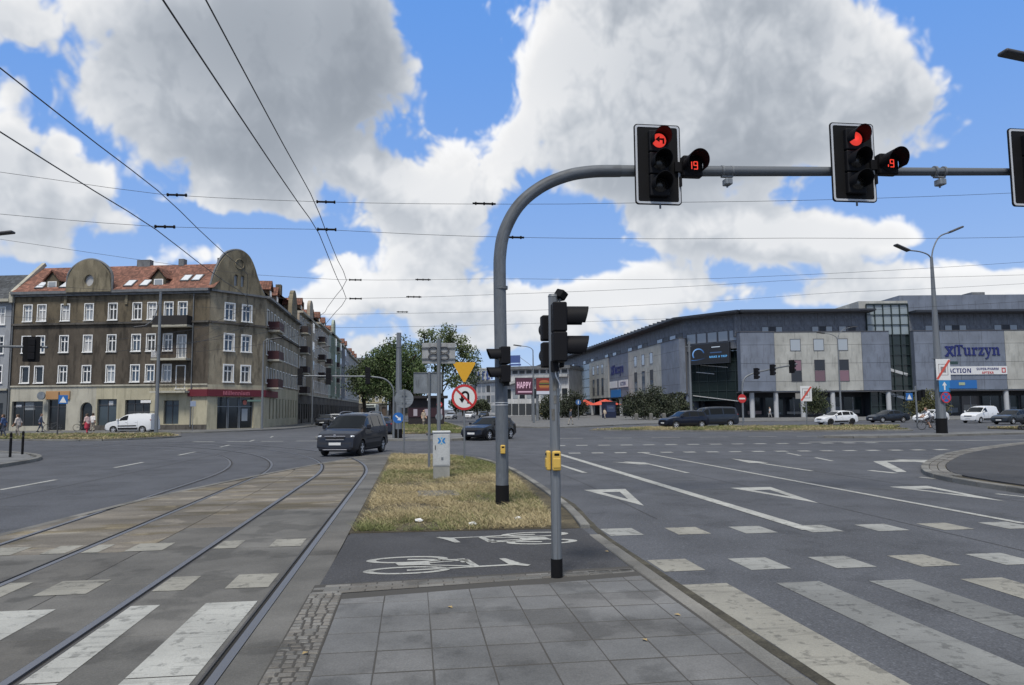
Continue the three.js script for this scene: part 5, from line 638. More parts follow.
{ const t = thing('pushchair', 'black pushchair at the right edge beside the road', 'pushchair', 46.2, 0.003, -51, Math.PI); for (const [x, z] of [[-0.35, 0.25], [-0.35, -0.25], [0.42, 0.16], [0.42, -0.16]]) { const w = part(t, 'wheel', clean(new THREE.TorusGeometry(0.13, 0.03, 8, 18)).translate(x, 0.16, z), tyreM); part(w, 'hub', cyl(0.1, 0.1, 0.02, x, 0.16, z, 14, Math.PI / 2), M.darkGrey); } part(t, 'frame', [bar([-0.35, 0.16, 0.25], [0.3, 0.55, 0.22], 0.018), bar([-0.35, 0.16, -0.25], [0.3, 0.55, -0.22], 0.018), bar([0.42, 0.16, 0.16], [-0.6, 1.05, 0.24], 0.018), bar([0.42, 0.16, -0.16], [-0.6, 1.05, -0.24], 0.018), bar([-0.6, 1.05, 0.24], [-0.6, 1.05, -0.24], 0.02)], M.black); part(t, 'seat', [mv(rbox(0.5, 0.08, 0.4, 0.03), 0.1, 0.5, 0, 0, 0, 0.2), mv(rbox(0.08, 0.55, 0.4, 0.03), -0.18, 0.72, 0, 0, 0, 0.4)], M.black); part(t, 'hood', clean(new THREE.SphereGeometry(0.32, 16, 10, 0, Math.PI * 2, 0, Math.PI / 2).scale(1, 0.9, 0.75).rotateZ(0.5).translate(-0.16, 0.8, 0)), M.black); person('person pushing the black pushchair at the right edge', 47.2, -51, Math.PI, { top: [0.2, 0.2, 0.22], legs: [0.05, 0.05, 0.07], y: 0.003 }); }

// ---------- buildings ----------
function frameOf(a, b) { const dx = b[0] - a[0], dz = b[1] - a[1], l = Math.hypot(dx, dz); const m = new THREE.Matrix4().makeRotationY(Math.atan2(-dz, dx)).setPosition(a[0], 0, a[1]); return { m, l }; }   // local x along the front, z outwards
function fpart(b, F, name, geo, m, label) { const o = part(b, name, geo, m, label); o.applyMatrix4(F.m); return o; }
function wallGeo(w, y0, y1, holes, th = 0.35, x0 = 0) { const s = shape([[x0, y0], [x0 + w, y0], [x0 + w, y1], [x0, y1]]); for (const h of holes) { const p = h.arch ? archPts(h) : [[h.x - h.w / 2, h.y], [h.x + h.w / 2, h.y], [h.x + h.w / 2, h.y + h.h], [h.x - h.w / 2, h.y + h.h]]; s.holes.push(new THREE.Path(p.map((q) => new THREE.Vector2(...q)))); } return muv(ext(s, th).translate(0, 0, -th)); }
function archPts(h) { const p = [[h.x - h.w / 2, h.y], [h.x + h.w / 2, h.y]]; for (let i = 0; i <= 10; i++) { const a = Math.PI * i / 10; p.push([h.x + h.w / 2 * Math.cos(a), h.y + h.h - h.w / 2 + h.w / 2 * Math.sin(a)]); } return p; }
const frameM = mat([0.82, 0.82, 0.8], 0.6), brownFrame = mat([0.1, 0.07, 0.05], 0.6), PANES = [M.glass, M.glassBlue, M.glass, M.curtain, M.glassPale, M.glassBlue];
const RW = mulberry(404);
const winCache = {};
function windowAt(b, F, h, o = {}) {   // h: opening
  const { x, y, w, h: hh } = h, key = [w, hh, o.plain ? 1 : 0, o.trim ?? 0.09].join();
  const geo = winCache[key] ||= (() => { const t = o.trim ?? 0.09, g = []; if (t) g.push(box(w + 2 * t, t, 0.05, 0, hh + t / 2, 0.026), box(w + 2 * t + 0.1, 0.09, 0.14, 0, -0.045, 0.05), box(t, hh, 0.05, -w / 2 - t / 2, hh / 2, 0.026), box(t, hh, 0.05, w / 2 + t / 2, hh / 2, 0.026)); const f = 0.085, z = -0.13; g.push(box(w, f, 0.07, 0, hh - f / 2, z), box(w, f, 0.07, 0, f / 2, z), box(f, hh - 2 * f, 0.07, -w / 2 + f / 2, hh / 2, z), box(f, hh - 2 * f, 0.07, w / 2 - f / 2, hh / 2, z)); if (!o.plain) g.push(box(0.1, hh - 2 * f, 0.07, 0, hh / 2, z), box(w - 2 * f, 0.09, 0.074, 0, hh * 0.66, z)); return merge(g); })();
  const win = part(b, 'window', geo, o.frame || frameM); win.applyMatrix4(F.m.clone().multiply(new THREE.Matrix4().makeTranslation(x, y, 0)));
  part(win, 'pane', winCache['p' + key] ||= box(w - 0.02, hh - 0.02, 0.02, 0, hh / 2, -0.17), o.pane || PANES[Math.floor(RW() * PANES.length)]);
  return win;
}
function grid(xs, ys, w, h) { return xs.flatMap((x) => ys.map((y) => ({ x, y, w, h }))); }
const brickDark = mat([0.15, 0.127, 0.103], 0.95, { map: T.stucco, bumpMap: T.concreteB, bumpScale: 0.01 }), brickMid = mat([0.225, 0.188, 0.133], 0.95, { map: T.stucco, bumpMap: T.concreteB, bumpScale: 0.01 }), brickLight = mat([0.45, 0.395, 0.3], 0.95, { map: T.stucco, bumpMap: T.concreteB, bumpScale: 0.008 }), khaki = mat([0.35, 0.31, 0.225], 0.95, { map: T.stucco }), cream = mat([0.62, 0.57, 0.41], 0.9, { map: T.plaster }), paleStone = mat([0.6, 0.57, 0.47], 0.9, { map: T.plaster }), plinthM = mat([0.16, 0.15, 0.14], 0.9, { map: T.stucco }), tileRed = mat([0.42, 0.19, 0.13], 0.85, { map: T.rooftile, bumpMap: T.rooftile, bumpScale: 0.03 }), slate = mat([0.13, 0.14, 0.15], 0.85, { map: T.rooftile }), zinc = mat([0.22, 0.23, 0.24], 0.6, { map: T.metal }), maroon = mat([0.13, 0.012, 0.022], 0.6), railM = mat([0.03, 0.018, 0.018], 0.7), interior = mat([0.02, 0.019, 0.018], 0.9);
function balcony(b, F, x, y, w, d = 1.0, m = railM, solid = true) {
  const s = fpart(b, F, 'balcony', [bx(x - w / 2, x + w / 2, y - 0.2, y, 0.02, d)], paleStone);
  const rail = solid ? [bx(x - w / 2 + 0.02, x + w / 2 - 0.02, y, y + 0.95, d - 0.08, d - 0.03), bx(x - w / 2 + 0.02, x - w / 2 + 0.07, y, y + 0.95, 0.05, d - 0.09), bx(x + w / 2 - 0.07, x + w / 2 - 0.02, y, y + 0.95, 0.05, d - 0.09)] : []; if (!solid) { rail.push(bx(x - w / 2, x + w / 2, y + 0.95, y + 1.0, d - 0.08, d - 0.03)); for (let i = 0; i <= w / 0.14; i++) rail.push(bx(x - w / 2 + i * 0.14, x - w / 2 + i * 0.14 + 0.025, y, y + 0.95, d - 0.07, d - 0.045)); }
  part(s, 'railing', rail, m); return s;
}
function roofGeo(w, y0, d, rise, x0 = 0, over = 0.45) { const g = new THREE.BufferGeometry(), a = [x0, y0, over], b = [x0 + w, y0, over], c = [x0 + w, y0 + rise, -d], e = [x0, y0 + rise, -d], l = Math.hypot(rise, d + over); g.setAttribute('position', new THREE.Float32BufferAttribute([...a, ...b, ...c, ...a, ...c, ...e, ...e, ...c, x0 + w, y0, -2 * d - over, ...e, x0 + w, y0, -2 * d - over, x0, y0, -2 * d - over], 3)); g.setAttribute('uv', new THREE.Float32BufferAttribute([x0, 0, x0 + w, 0, x0 + w, l, x0, 0, x0 + w, l, x0, l, x0, l, x0 + w, l, x0 + w, 0, x0, l, x0 + w, 0, x0, 0], 2)); g.computeVertexNormals(); return g; }
function dormer(b, F, x, y, z, roofM = tileRed) { const d = fpart(b, F, 'dormer', [bx(x - 0.75, x + 0.75, y, y + 1.1, z - 2.4, z), muv(ext([[x - 0.75, y + 1.1], [x + 0.75, y + 1.1], [x, y + 1.95]], 0.02).translate(0, 0, z - 0.02))], brickMid); part(d, 'dormer_roof', [mv(box(1.5, 0.1, 2.8), x - 0.5, y + 1.6, z - 1.2, 0, 0, 0.86), mv(box(1.5, 0.1, 2.8), x + 0.5, y + 1.6, z - 1.2, 0, 0, -0.86)], roofM); part(d, 'dormer_window', bx(x - 0.5, x + 0.5, y + 0.15, y + 1.0, z, z + 0.05), frameM); part(d, 'pane', bx(x - 0.4, x + 0.4, y + 0.22, y + 0.92, z + 0.05, z + 0.065), M.glassPale); }
function skylight(b, F, x, s, eave, pitch) { const y = eave + s * Math.sin(pitch), z = 0.45 - s * Math.cos(pitch); const f = part(b, 'skylight', mv(box(0.95, 0.1, 1.35), 0, 0, 0, pitch, 0, 0).translate(x, y + 0.06, z), zinc); f.applyMatrix4(F.m); part(f, 'pane', mv(box(0.75, 0.02, 1.15, 0, 0.06, 0), 0, 0, 0, pitch, 0, 0).translate(x, y + 0.06, z), mat([0.66, 0.69, 0.72], 0.12)); }
{ // corner tenement
  const b = thing('corner_tenement', 'brown corner tenement with red tile roof and rounded gables', 'building', 0, 0, 0);
  const A = [-41.7, -83.4], B = [-20.8, -78.9], C = [-16.2, -83.7], D = [-16.5, -110], F1 = frameOf(A, B), F2 = frameOf(B, C), F3 = frameOf(C, D), EV = 14.3;
  const c1 = [1.6, 3.15, 5.75, 8.35, 10.95, 13.6, 15.2, 17.0, 18.5], w = 0.86, hh = 1.7, rows = [5.05, 8.2, 11.5];
  const o1 = grid(c1, rows.slice(0, 2), w, hh).map((h) => h.x > 18 ? { ...h, y: h.y - 0.75, h: hh + 0.6, door: 1 } : h), o1t = grid(c1, [11.5], w, hh);
  fpart(b, F1, 'wall', wallGeo(F1.l, 4.7, 11.15, o1), brickDark, 'sooty dark brown middle storeys'); fpart(b, F1, 'wall', wallGeo(F1.l, 11.15, EV, o1t), brickMid);
  fpart(b, F1, 'ledge', [bx(0, F1.l, 11.05, 11.25, -0.02, 0.22)], plinthM); fpart(b, F1, 'cornice', [bx(-0.1, F1.l, EV, EV + 0.28, -0.3, 0.5), bx(0, F1.l, EV - 0.22, EV - 0.002, 0.003, 0.25)], zinc);
  for (const h of [...o1, ...o1t]) windowAt(b, F1, h, { pane: h.x < 3.5 && h.y < 6 ? M.glass : undefined, frame: h.x < 3.5 && h.y < 6 ? frameM : undefined, plain: h.x < 3.5 && h.y < 6 });
  for (const x of [5.75, 12.4]) fpart(b, F1, 'pilaster', bx(x - 0.16, x + 0.16, 13.1, EV, 0.003, 0.12), khaki);
  // shops at street level
  const g1 = [{ x: 2.05, y: 0.6, w: 3.4, h: 2.55 }, { x: 5.3, y: 0.15, w: 2.0, h: 3.1 }, { x: 8.5, y: 0.1, w: 1.3, h: 2.9, arch: 1 }, { x: 10.7, y: 0.6, w: 2.1, h: 2.7 }, { x: 14.0, y: 1.35, w: 2.7, h: 1.85 }, { x: 17.6, y: 0.7, w: 1.6, h: 2.4 }];
  fpart(b, F1, 'wall', wallGeo(9.5, 0, 4.7, g1.filter((h) => h.x < 9.5), 0.4), paleStone, 'pale stone shop front'); fpart(b, F1, 'wall', wallGeo(F1.l - 9.5, 0, 4.7, g1.filter((h) => h.x > 9.5), 0.4, 9.5), cream, 'cream painted shop front'); fpart(b, F1, 'plinth', [bx(9.52, F1.l, 0, 0.62, 0.003, 0.06)], plinthM); fpart(b, F1, 'string_course', bx(0, F1.l, 4.62, 4.78, 0.003, 0.12), paleStone);
  for (const h of g1) { const s = fpart(b, F1, h.arch ? 'arched_door' : 'shop_window', [bx(h.x - h.w / 2, h.x + h.w / 2, h.y, h.y + h.h, -0.34, -0.3)], h.x > 9.5 && h.x < 12 || h.x > 17 ? mat([0.06, 0.08, 0.095], 0.15) : M.shopGlass); const n = Math.max(1, Math.round(h.w / 1.0)); for (let i = 0; i <= n; i++) part(s, 'mullion', bx(h.x - h.w / 2 + i * (h.w - 0.07) / n, h.x - h.w / 2 + i * (h.w - 0.07) / n + 0.07, h.y, h.y + h.h - (h.arch ? h.w / 2 : 0), -0.297, -0.24), h.arch ? brownFrame : M.darkGrey); if (!h.arch) part(s, 'transom', bx(h.x - h.w / 2, h.x + h.w / 2, h.y + h.h * 0.76, h.y + h.h * 0.76 + 0.08, -0.297, -0.235), M.darkGrey); }
  fpart(b, F1, 'shop_poster', bx(1.6, 2.7, 2.25, 3.05, -0.29, -0.27), mat([0.25, 0.27, 0.28], 0.6)); fpart(b, F1, 'shop_poster', bx(0.6, 1.2, 2.5, 2.8, -0.29, -0.27), M.white); fpart(b, F1, 'shop_poster', bx(10.7, 11.2, 2.6, 3.1, -0.29, -0.27), M.signWhite); fpart(b, F1, 'shop_sign', [rbox(2.6, 0.85, 0.12, 0.02, 5.4, 3.75, 0.08)], mat([0.42, 0.24, 0.11], 0.7), 'orange bakery sign over the door'); fpart(b, F1, 'bracket_sign', [cyl(0.42, 0.42, 0.16, 4.05, 3.7, 0.7, 24, Math.PI / 2), box(0.04, 0.04, 0.7, 4.05, 3.7, 0.3)], M.signBack); fpart(b, F1, 'awning_strip', [rbox(1.1, 0.28, 0.05, 0.02, 14.9, 3.0, 0.05)], M.white);
  balcony(b, F1, 17.75, 10.75, 3.7, 1.15, mat([0.02, 0.018, 0.018], 0.8)); for (const y of [7.35, 4.05]) balcony(b, F1, 17.75, y, 3.7, 1.15, railM, false); fpart(b, F1, 'air_conditioner', [rbox(0.85, 0.62, 0.35, 0.03, 16.2, 7.75, 0.75), cyl(0.24, 0.24, 0.02, 16.2, 7.75, 0.93, 20, Math.PI / 2)], M.white); fpart(b, F1, 'drainpipe', [pole(0.07, 0.07, EV - 4.7, 16.1, 4.7, 0.12, 8)], zinc); fpart(b, F1, 'drainpipe', [pole(0.07, 0.07, EV, 0.05, 0, 0.12, 8)], zinc); fpart(b, F1, 'drainpipe', [pole(0.06, 0.06, EV - 0.4, 19.7, 0.4, 0.12, 8)], zinc);
  fpart(b, F1, 'parapet_gable', [bx(-0.3, 0.1, 13.5, 14.6, -4.5, 0.4), mv(box(0.4, 0.4, 5.9), -0.1, 16.5, -2.1, 0.72, 0, 0)], paleStone);
  const P1 = Math.atan2(3.4, 4.55); fpart(b, F1, 'roof', [roofGeo(F1.l + 0.6, EV + 0.28, 4.1, 3.4)], tileRed, 'red tile roof'); for (const x of [2.6, 5.3, 12.4, 14.1]) skylight(b, F1, x, 1.25, EV + 0.3, P1); for (const x of [18.1, 19.3]) skylight(b, F1, x, 2.2, EV + 0.3, P1); dormer(b, F1, 3.9, EV + 0.45, -0.35); dormer(b, F1, 15.6, EV + 0.45, -0.35);
  for (const [x, wd] of [[5.4, 0.9], [11.7, 1.5], [16, 0.6], [20.6, 1.0]]) fpart(b, F1, 'chimney', bx(x - wd / 2, x + wd / 2, 16.6, 18.6, -4.6, -3.9), zinc);
  { const s = new THREE.Shape(); s.moveTo(6.1, EV + 0.1); s.lineTo(11, EV + 0.1); s.bezierCurveTo(11.0, 16.3, 10.1, 17.8, 8.55, 17.8); s.bezierCurveTo(7.0, 17.8, 6.1, 16.3, 6.1, EV + 0.1); const ho = new THREE.Path(); ho.absellipse(8.6, 15.6, 0.5, 0.6, 0, Math.PI * 2); s.holes.push(ho); const g = fpart(b, F1, 'rounded_gable', muv(ext(s, 0.5, { curveSegments: 20 }).translate(0, 0, 0.12)), khaki); part(g, 'oval_window', muv(clean(new THREE.CylinderGeometry(0.56, 0.56, 0.05, 24).rotateX(Math.PI / 2).scale(1, 1.15, 1).translate(8.6, 15.6, 0.35))), M.curtain); part(g, 'coping', tube([[6.1, EV + 0.2, 0.38], [6.2, 16.4, 0.38], [7.2, 17.45, 0.38], [8.55, 17.86, 0.38], [9.9, 17.45, 0.38], [10.9, 16.4, 0.38], [11, EV + 0.2, 0.38]], 0.13, 50, 6), zinc); }
  // corner front
  const o2 = grid([2.3, 4.35], [5.0, 8.25, 11.5], 1.0, 1.72); fpart(b, F2, 'wall', wallGeo(F2.l, 4.7, 11.15, o2.filter((h) => h.y < 11)), brickLight); fpart(b, F2, 'wall', wallGeo(F2.l, 11.15, EV, o2.filter((h) => h.y > 11)), brickLight); for (const h of o2) windowAt(b, F2, h, { pane: h.y > 8 ? M.glassBlue : M.glass, trim: 0.14 }); fpart(b, F2, 'ledge', bx(0, F2.l, 11.05, 11.25, -0.02, 0.22), plinthM); fpart(b, F2, 'cornice', bx(0, F2.l, EV, EV + 0.2, -0.3, 0.35), zinc);
  const g2 = [{ x: 3.3, y: 0.15, w: 4.3, h: 3.25 }]; fpart(b, F2, 'wall', wallGeo(F2.l, 0, 4.7, g2, 0.4), cream); const dg = fpart(b, F2, 'bank_entrance', bx(1.15, 5.45, 0.15, 3.4, -0.36, -0.32), M.shopGlass); for (const x of [1.15, 2.4, 2.55, 3.75, 3.9, 5.38]) part(dg, 'mullion', bx(x, x + 0.07, 0.15, 3.4, -0.315, -0.24), M.signBack); part(dg, 'transom', bx(1.15, 5.45, 2.4, 2.48, -0.315, -0.235), M.signBack); part(dg, 'poster', bx(4.2, 4.9, 0.9, 2.2, -0.31, -0.29), mat([0.3, 0.33, 0.36], 0.5)); part(dg, 'round_logo', cyl(0.25, 0.25, 0.02, 4.55, 2.85, -0.29, 20, Math.PI / 2), mat([0.5, 0.15, 0.12], 0.5));
  const sg = fpart(b, F2, 'fascia_sign', [bx(-0.12, F2.l + 0.12, 3.48, 4.2, 0.003, 0.22)], maroon, 'maroon bank fascia with pale lettering'); part(sg, 'lettering', text('Millennium', 0.42, 0.03).translate(3.2, 3.84, 0.225), mat([0.4, 0.12, 0.16], 0.5)); fpart(b, F1, 'fascia_sign', bx(19.4, F1.l + 0.08, 3.48, 4.2, 0.003, 0.22), maroon); fpart(b, F2, 'green_plate', rbox(1.7, 0.2, 0.08, 0.02, 5.4, 3.05, 0.1), mat([0.2, 0.3, 0.24], 0.6));
  { const s = new THREE.Shape(); s.moveTo(0, EV + 0.15); s.lineTo(F2.l, EV + 0.15); s.bezierCurveTo(F2.l - 0.6, 15.2, F2.l - 0.9, 16, F2.l - 1.2, 16.8); s.bezierCurveTo(F2.l - 1.8, 18.6, 4.2, 19.1, 3.4, 19.1); s.bezierCurveTo(1.6, 19.1, 0.6, 17.2, 0, EV + 0.15); for (const x of [2.9, 3.7]) { const q = new THREE.Path(); q.moveTo(x - 0.22, 15.2); q.lineTo(x + 0.22, 15.2); q.lineTo(x + 0.22, 16.2); q.absarc(x, 16.2, 0.22, 0, Math.PI); q.lineTo(x - 0.22, 15.2); s.holes.push(q); } const g = fpart(b, F2, 'rounded_gable', muv(ext(s, 0.5, { curveSegments: 24 }).translate(0, 0, -0.42)), khaki); part(g, 'coping', tube([[0, EV + 0.3, -0.15], [0.55, 16.6, -0.15], [1.7, 18.6, -0.15], [3.4, 19.15, -0.15], [4.6, 18.5, -0.15], [5.4, 16.9, -0.15], [6.1, 15.4, -0.15], [6.6, EV + 0.3, -0.15]], 0.13, 60, 6), zinc); part(g, 'medallion', muv(clean(new THREE.TorusGeometry(0.52, 0.07, 8, 24).translate(3.3, 17.6, 0.09))), khaki); for (const x of [2.9, 3.7]) part(g, 'arched_window', bx(x - 0.22, x + 0.22, 15.2, 16.42, -0.2, -0.16), M.glassPale); }
  // side street front
  const c3 = []; for (let i = 0; i < 11; i++) c3.push(1.6 + i * 2.28); const o3 = grid(c3, rows, 0.95, 1.7); fpart(b, F3, 'wall', wallGeo(F3.l, 4.7, EV, o3), brickLight); for (const h of o3) windowAt(b, F3, h, { pane: RW() < 0.6 ? M.glassPale : undefined }); fpart(b, F3, 'ledge', bx(0, F3.l, 11.05, 11.25, -0.02, 0.22), plinthM); fpart(b, F3, 'cornice', bx(0, F3.l, EV, EV + 0.28, -0.3, 0.5), zinc);
  const g3 = c3.filter((_, i) => i > 0).map((x) => ({ x, y: 1.0, w: 0.9, h: 2.4 })); fpart(b, F3, 'wall', wallGeo(F3.l, 0, 4.7, g3, 0.4), cream); for (const h of g3) fpart(b, F3, 'shop_window', bx(h.x - 0.45, h.x + 0.45, h.y, h.y + h.h, -0.34, -0.3), M.shopGlass); fpart(b, F3, 'fascia_sign', bx(0.1, 8, 3.48, 4.2, 0.003, 0.22), maroon);
  for (const y of [11.0, 7.7, 4.55]) balcony(b, F3, 3.2, y, 3.2, 1.3, mat([0.05, 0.012, 0.016], 0.7)); fpart(b, F3, 'roof', [roofGeo(F3.l, EV + 0.28, 4.1, 3.4)], tileRed); for (const x of [4, 8.5]) dormer(b, F3, x, EV + 0.45, -0.2); { const s = new THREE.Shape(); s.moveTo(15, EV + 0.1); s.lineTo(20, EV + 0.1); s.bezierCurveTo(20, 16.4, 19, 18, 17.5, 18); s.bezierCurveTo(16, 18, 15, 16.4, 15, EV + 0.1); fpart(b, F3, 'rounded_gable', muv(ext(s, 0.5).translate(0, 0, 0.1)), khaki); } for (const [x, z] of [[6, -3.8], [14, -4.1]]) fpart(b, F3, 'chimney', bx(x - 0.6, x + 0.6, 16, 18.7, z - 0.4, z + 0.4), brickMid);
  fpart(b, F1, 'interior_block', bx(0.5, F1.l - 0.6, 0.02, EV - 0.1, -9, -0.8), interior); fpart(b, F3, 'interior_block', bx(0.8, F3.l - 0.1, 0.02, EV - 0.1, -9, -0.8), interior);
}
function rowHouse(label, a, b2, h, cols, floors, wallM, o = {}) {   // tenement in a terrace: front a -> b2
  const b = thing('terrace_house', label, 'building', 0, 0, 0, 0, o.group), F = frameOf(a, b2), y0 = o.y0 ?? 4.4, fh = (h - y0) / floors, ops = []; for (let i = 0; i < cols; i++) for (let f = 0; f < floors; f++) ops.push({ x: (i + 0.5) * F.l / cols, y: y0 + f * fh + 0.7, w: 1.05, h: Math.min(1.8, fh - 1.1) });
  fpart(b, F, 'wall', wallGeo(F.l, y0, h, ops), wallM); for (const q of ops) windowAt(b, F, q); const g = []; for (let i = 0; i < cols; i++) g.push({ x: (i + 0.5) * F.l / cols, y: i % 3 === 1 ? 0.1 : 0.7, w: i % 3 === 1 ? 1.3 : 1.7, h: i % 3 === 1 ? 2.9 : 2.3 }); fpart(b, F, 'wall', wallGeo(F.l, 0, y0, g, 0.4), o.base || plinthM); for (const q of g) fpart(b, F, q.w < 1.5 ? 'door' : 'shop_window', bx(q.x - q.w / 2, q.x + q.w / 2, q.y, q.y + q.h, -0.34, -0.3), q.w < 1.5 ? brownFrame : M.shopGlass);
  fpart(b, F, 'cornice', bx(0, F.l, h, h + 0.3, -0.3, 0.55), o.trim || paleStone); fpart(b, F, 'string_course', bx(0, F.l, y0 - 0.1, y0 + 0.1, 0.003, 0.15), o.trim || paleStone); fpart(b, F, 'roof', [roofGeo(F.l, h + 0.3, o.rd || 4, o.rise || 3.2)], o.roof || tileRed); fpart(b, F, 'interior_block', bx(0.2, F.l - 0.2, 0.02, h - 0.1, -8.5, -0.8), interior);
  for (const [x, f] of o.balc || []) balcony(b, F, x, y0 + f * fh + 0.1, 3, 1.2, railM); for (const x of o.dorm || []) dormer(b, F, x, h + 0.4, -0.2, o.roof || tileRed); for (const x of o.gab || []) { const s = new THREE.Shape(); s.moveTo(x - 2.2, h); s.lineTo(x + 2.2, h); s.lineTo(x + 2.0, h + 2); s.bezierCurveTo(x + 1.5, h + 3.4, x - 1.5, h + 3.4, x - 2.0, h + 2); fpart(b, F, 'gable', muv(ext(s, 0.45).translate(0, 0, 0.1)), wallM); } for (const x of o.chim || []) fpart(b, F, 'chimney', bx(x - 0.6, x + 0.6, h + 2, h + 5, -4.4, -3.6), brickMid); for (const x of o.bay || []) { const bay = fpart(b, F, 'bay_window', bx(x - 1.5, x + 1.5, y0 + 0.4, h - 0.8, 0.003, 0.9), wallM); for (let f = 0; f < floors; f++) part(bay, 'pane', bx(x - 1.1, x + 1.1, y0 + f * fh + 0.9, y0 + f * fh + 2.4, 0.9, 0.93), M.glassPale); }
  return b;
}
const beige = mat([0.54, 0.47, 0.37], 0.92, { map: T.plaster }), greenish = mat([0.46, 0.53, 0.44], 0.92, { map: T.plaster }), paleGrey = mat([0.44, 0.46, 0.49], 0.92, { map: T.plaster }), pinkish = mat([0.42, 0.3, 0.28], 0.92, { map: T.plaster }), yellowish = mat([0.5, 0.45, 0.28], 0.92, { map: T.plaster });
rowHouse('grey rendered house with slate roof at the left edge', [-64, -88.2], [-41.95, -83.5], 13.6, 9, 3, paleGrey, { roof: slate, rd: 4.2, rise: 3.4, base: mat([0.1, 0.11, 0.12], 0.9) });
rowHouse('beige tenement with stacked balconies next to the corner house', [-16.5, -110.1], [-16.6, -131], 16.2, 8, 4, beige, { balc: [[2.2, 0], [2.2, 1], [2.2, 2], [2.2, 3]], bay: [9], gab: [9], dorm: [3, 16], chim: [6, 18] });
rowHouse('sand coloured tenement with dark balconies, third in the side street', [-16.6, -131.1], [-16.7, -150], 17, 7, 4, mat([0.5, 0.43, 0.34], 0.92, { map: T.plaster }), { balc: [[3, 1], [3, 2], [3, 3], [14, 1], [14, 2]], dorm: [4, 12], chim: [9] });
rowHouse('pale green tenement in the middle of the side street', [-16.7, -150.1], [-16.8, -172], 17.5, 8, 4, greenish, { bay: [5, 16], gab: [5], dorm: [11], balc: [[10.5, 1], [10.5, 2], [10.5, 3]] });
rowHouse('grey-green tenement beyond the pale green one', [-16.8, -172.1], [-16.9, -198], 17, 9, 4, paleGrey, { bay: [6], dorm: [13, 20], chim: [4, 22] });
rowHouse('pale tenement at the far end of the terrace', [-16.9, -198.1], [-17.2, -240], 16.5, 13, 4, mat([0.4, 0.4, 0.36], 0.92, { map: T.plaster }), { dorm: [10, 20, 30] });
rowHouse('pale yellow house closing the side street', [-21, -262], [-9, -262], 17, 5, 4, yellowish, { roof: slate }); rowHouse('pinkish house beside the pale yellow one', [-8.8, -266], [3, -266], 15, 5, 4, pinkish, { roof: slate });

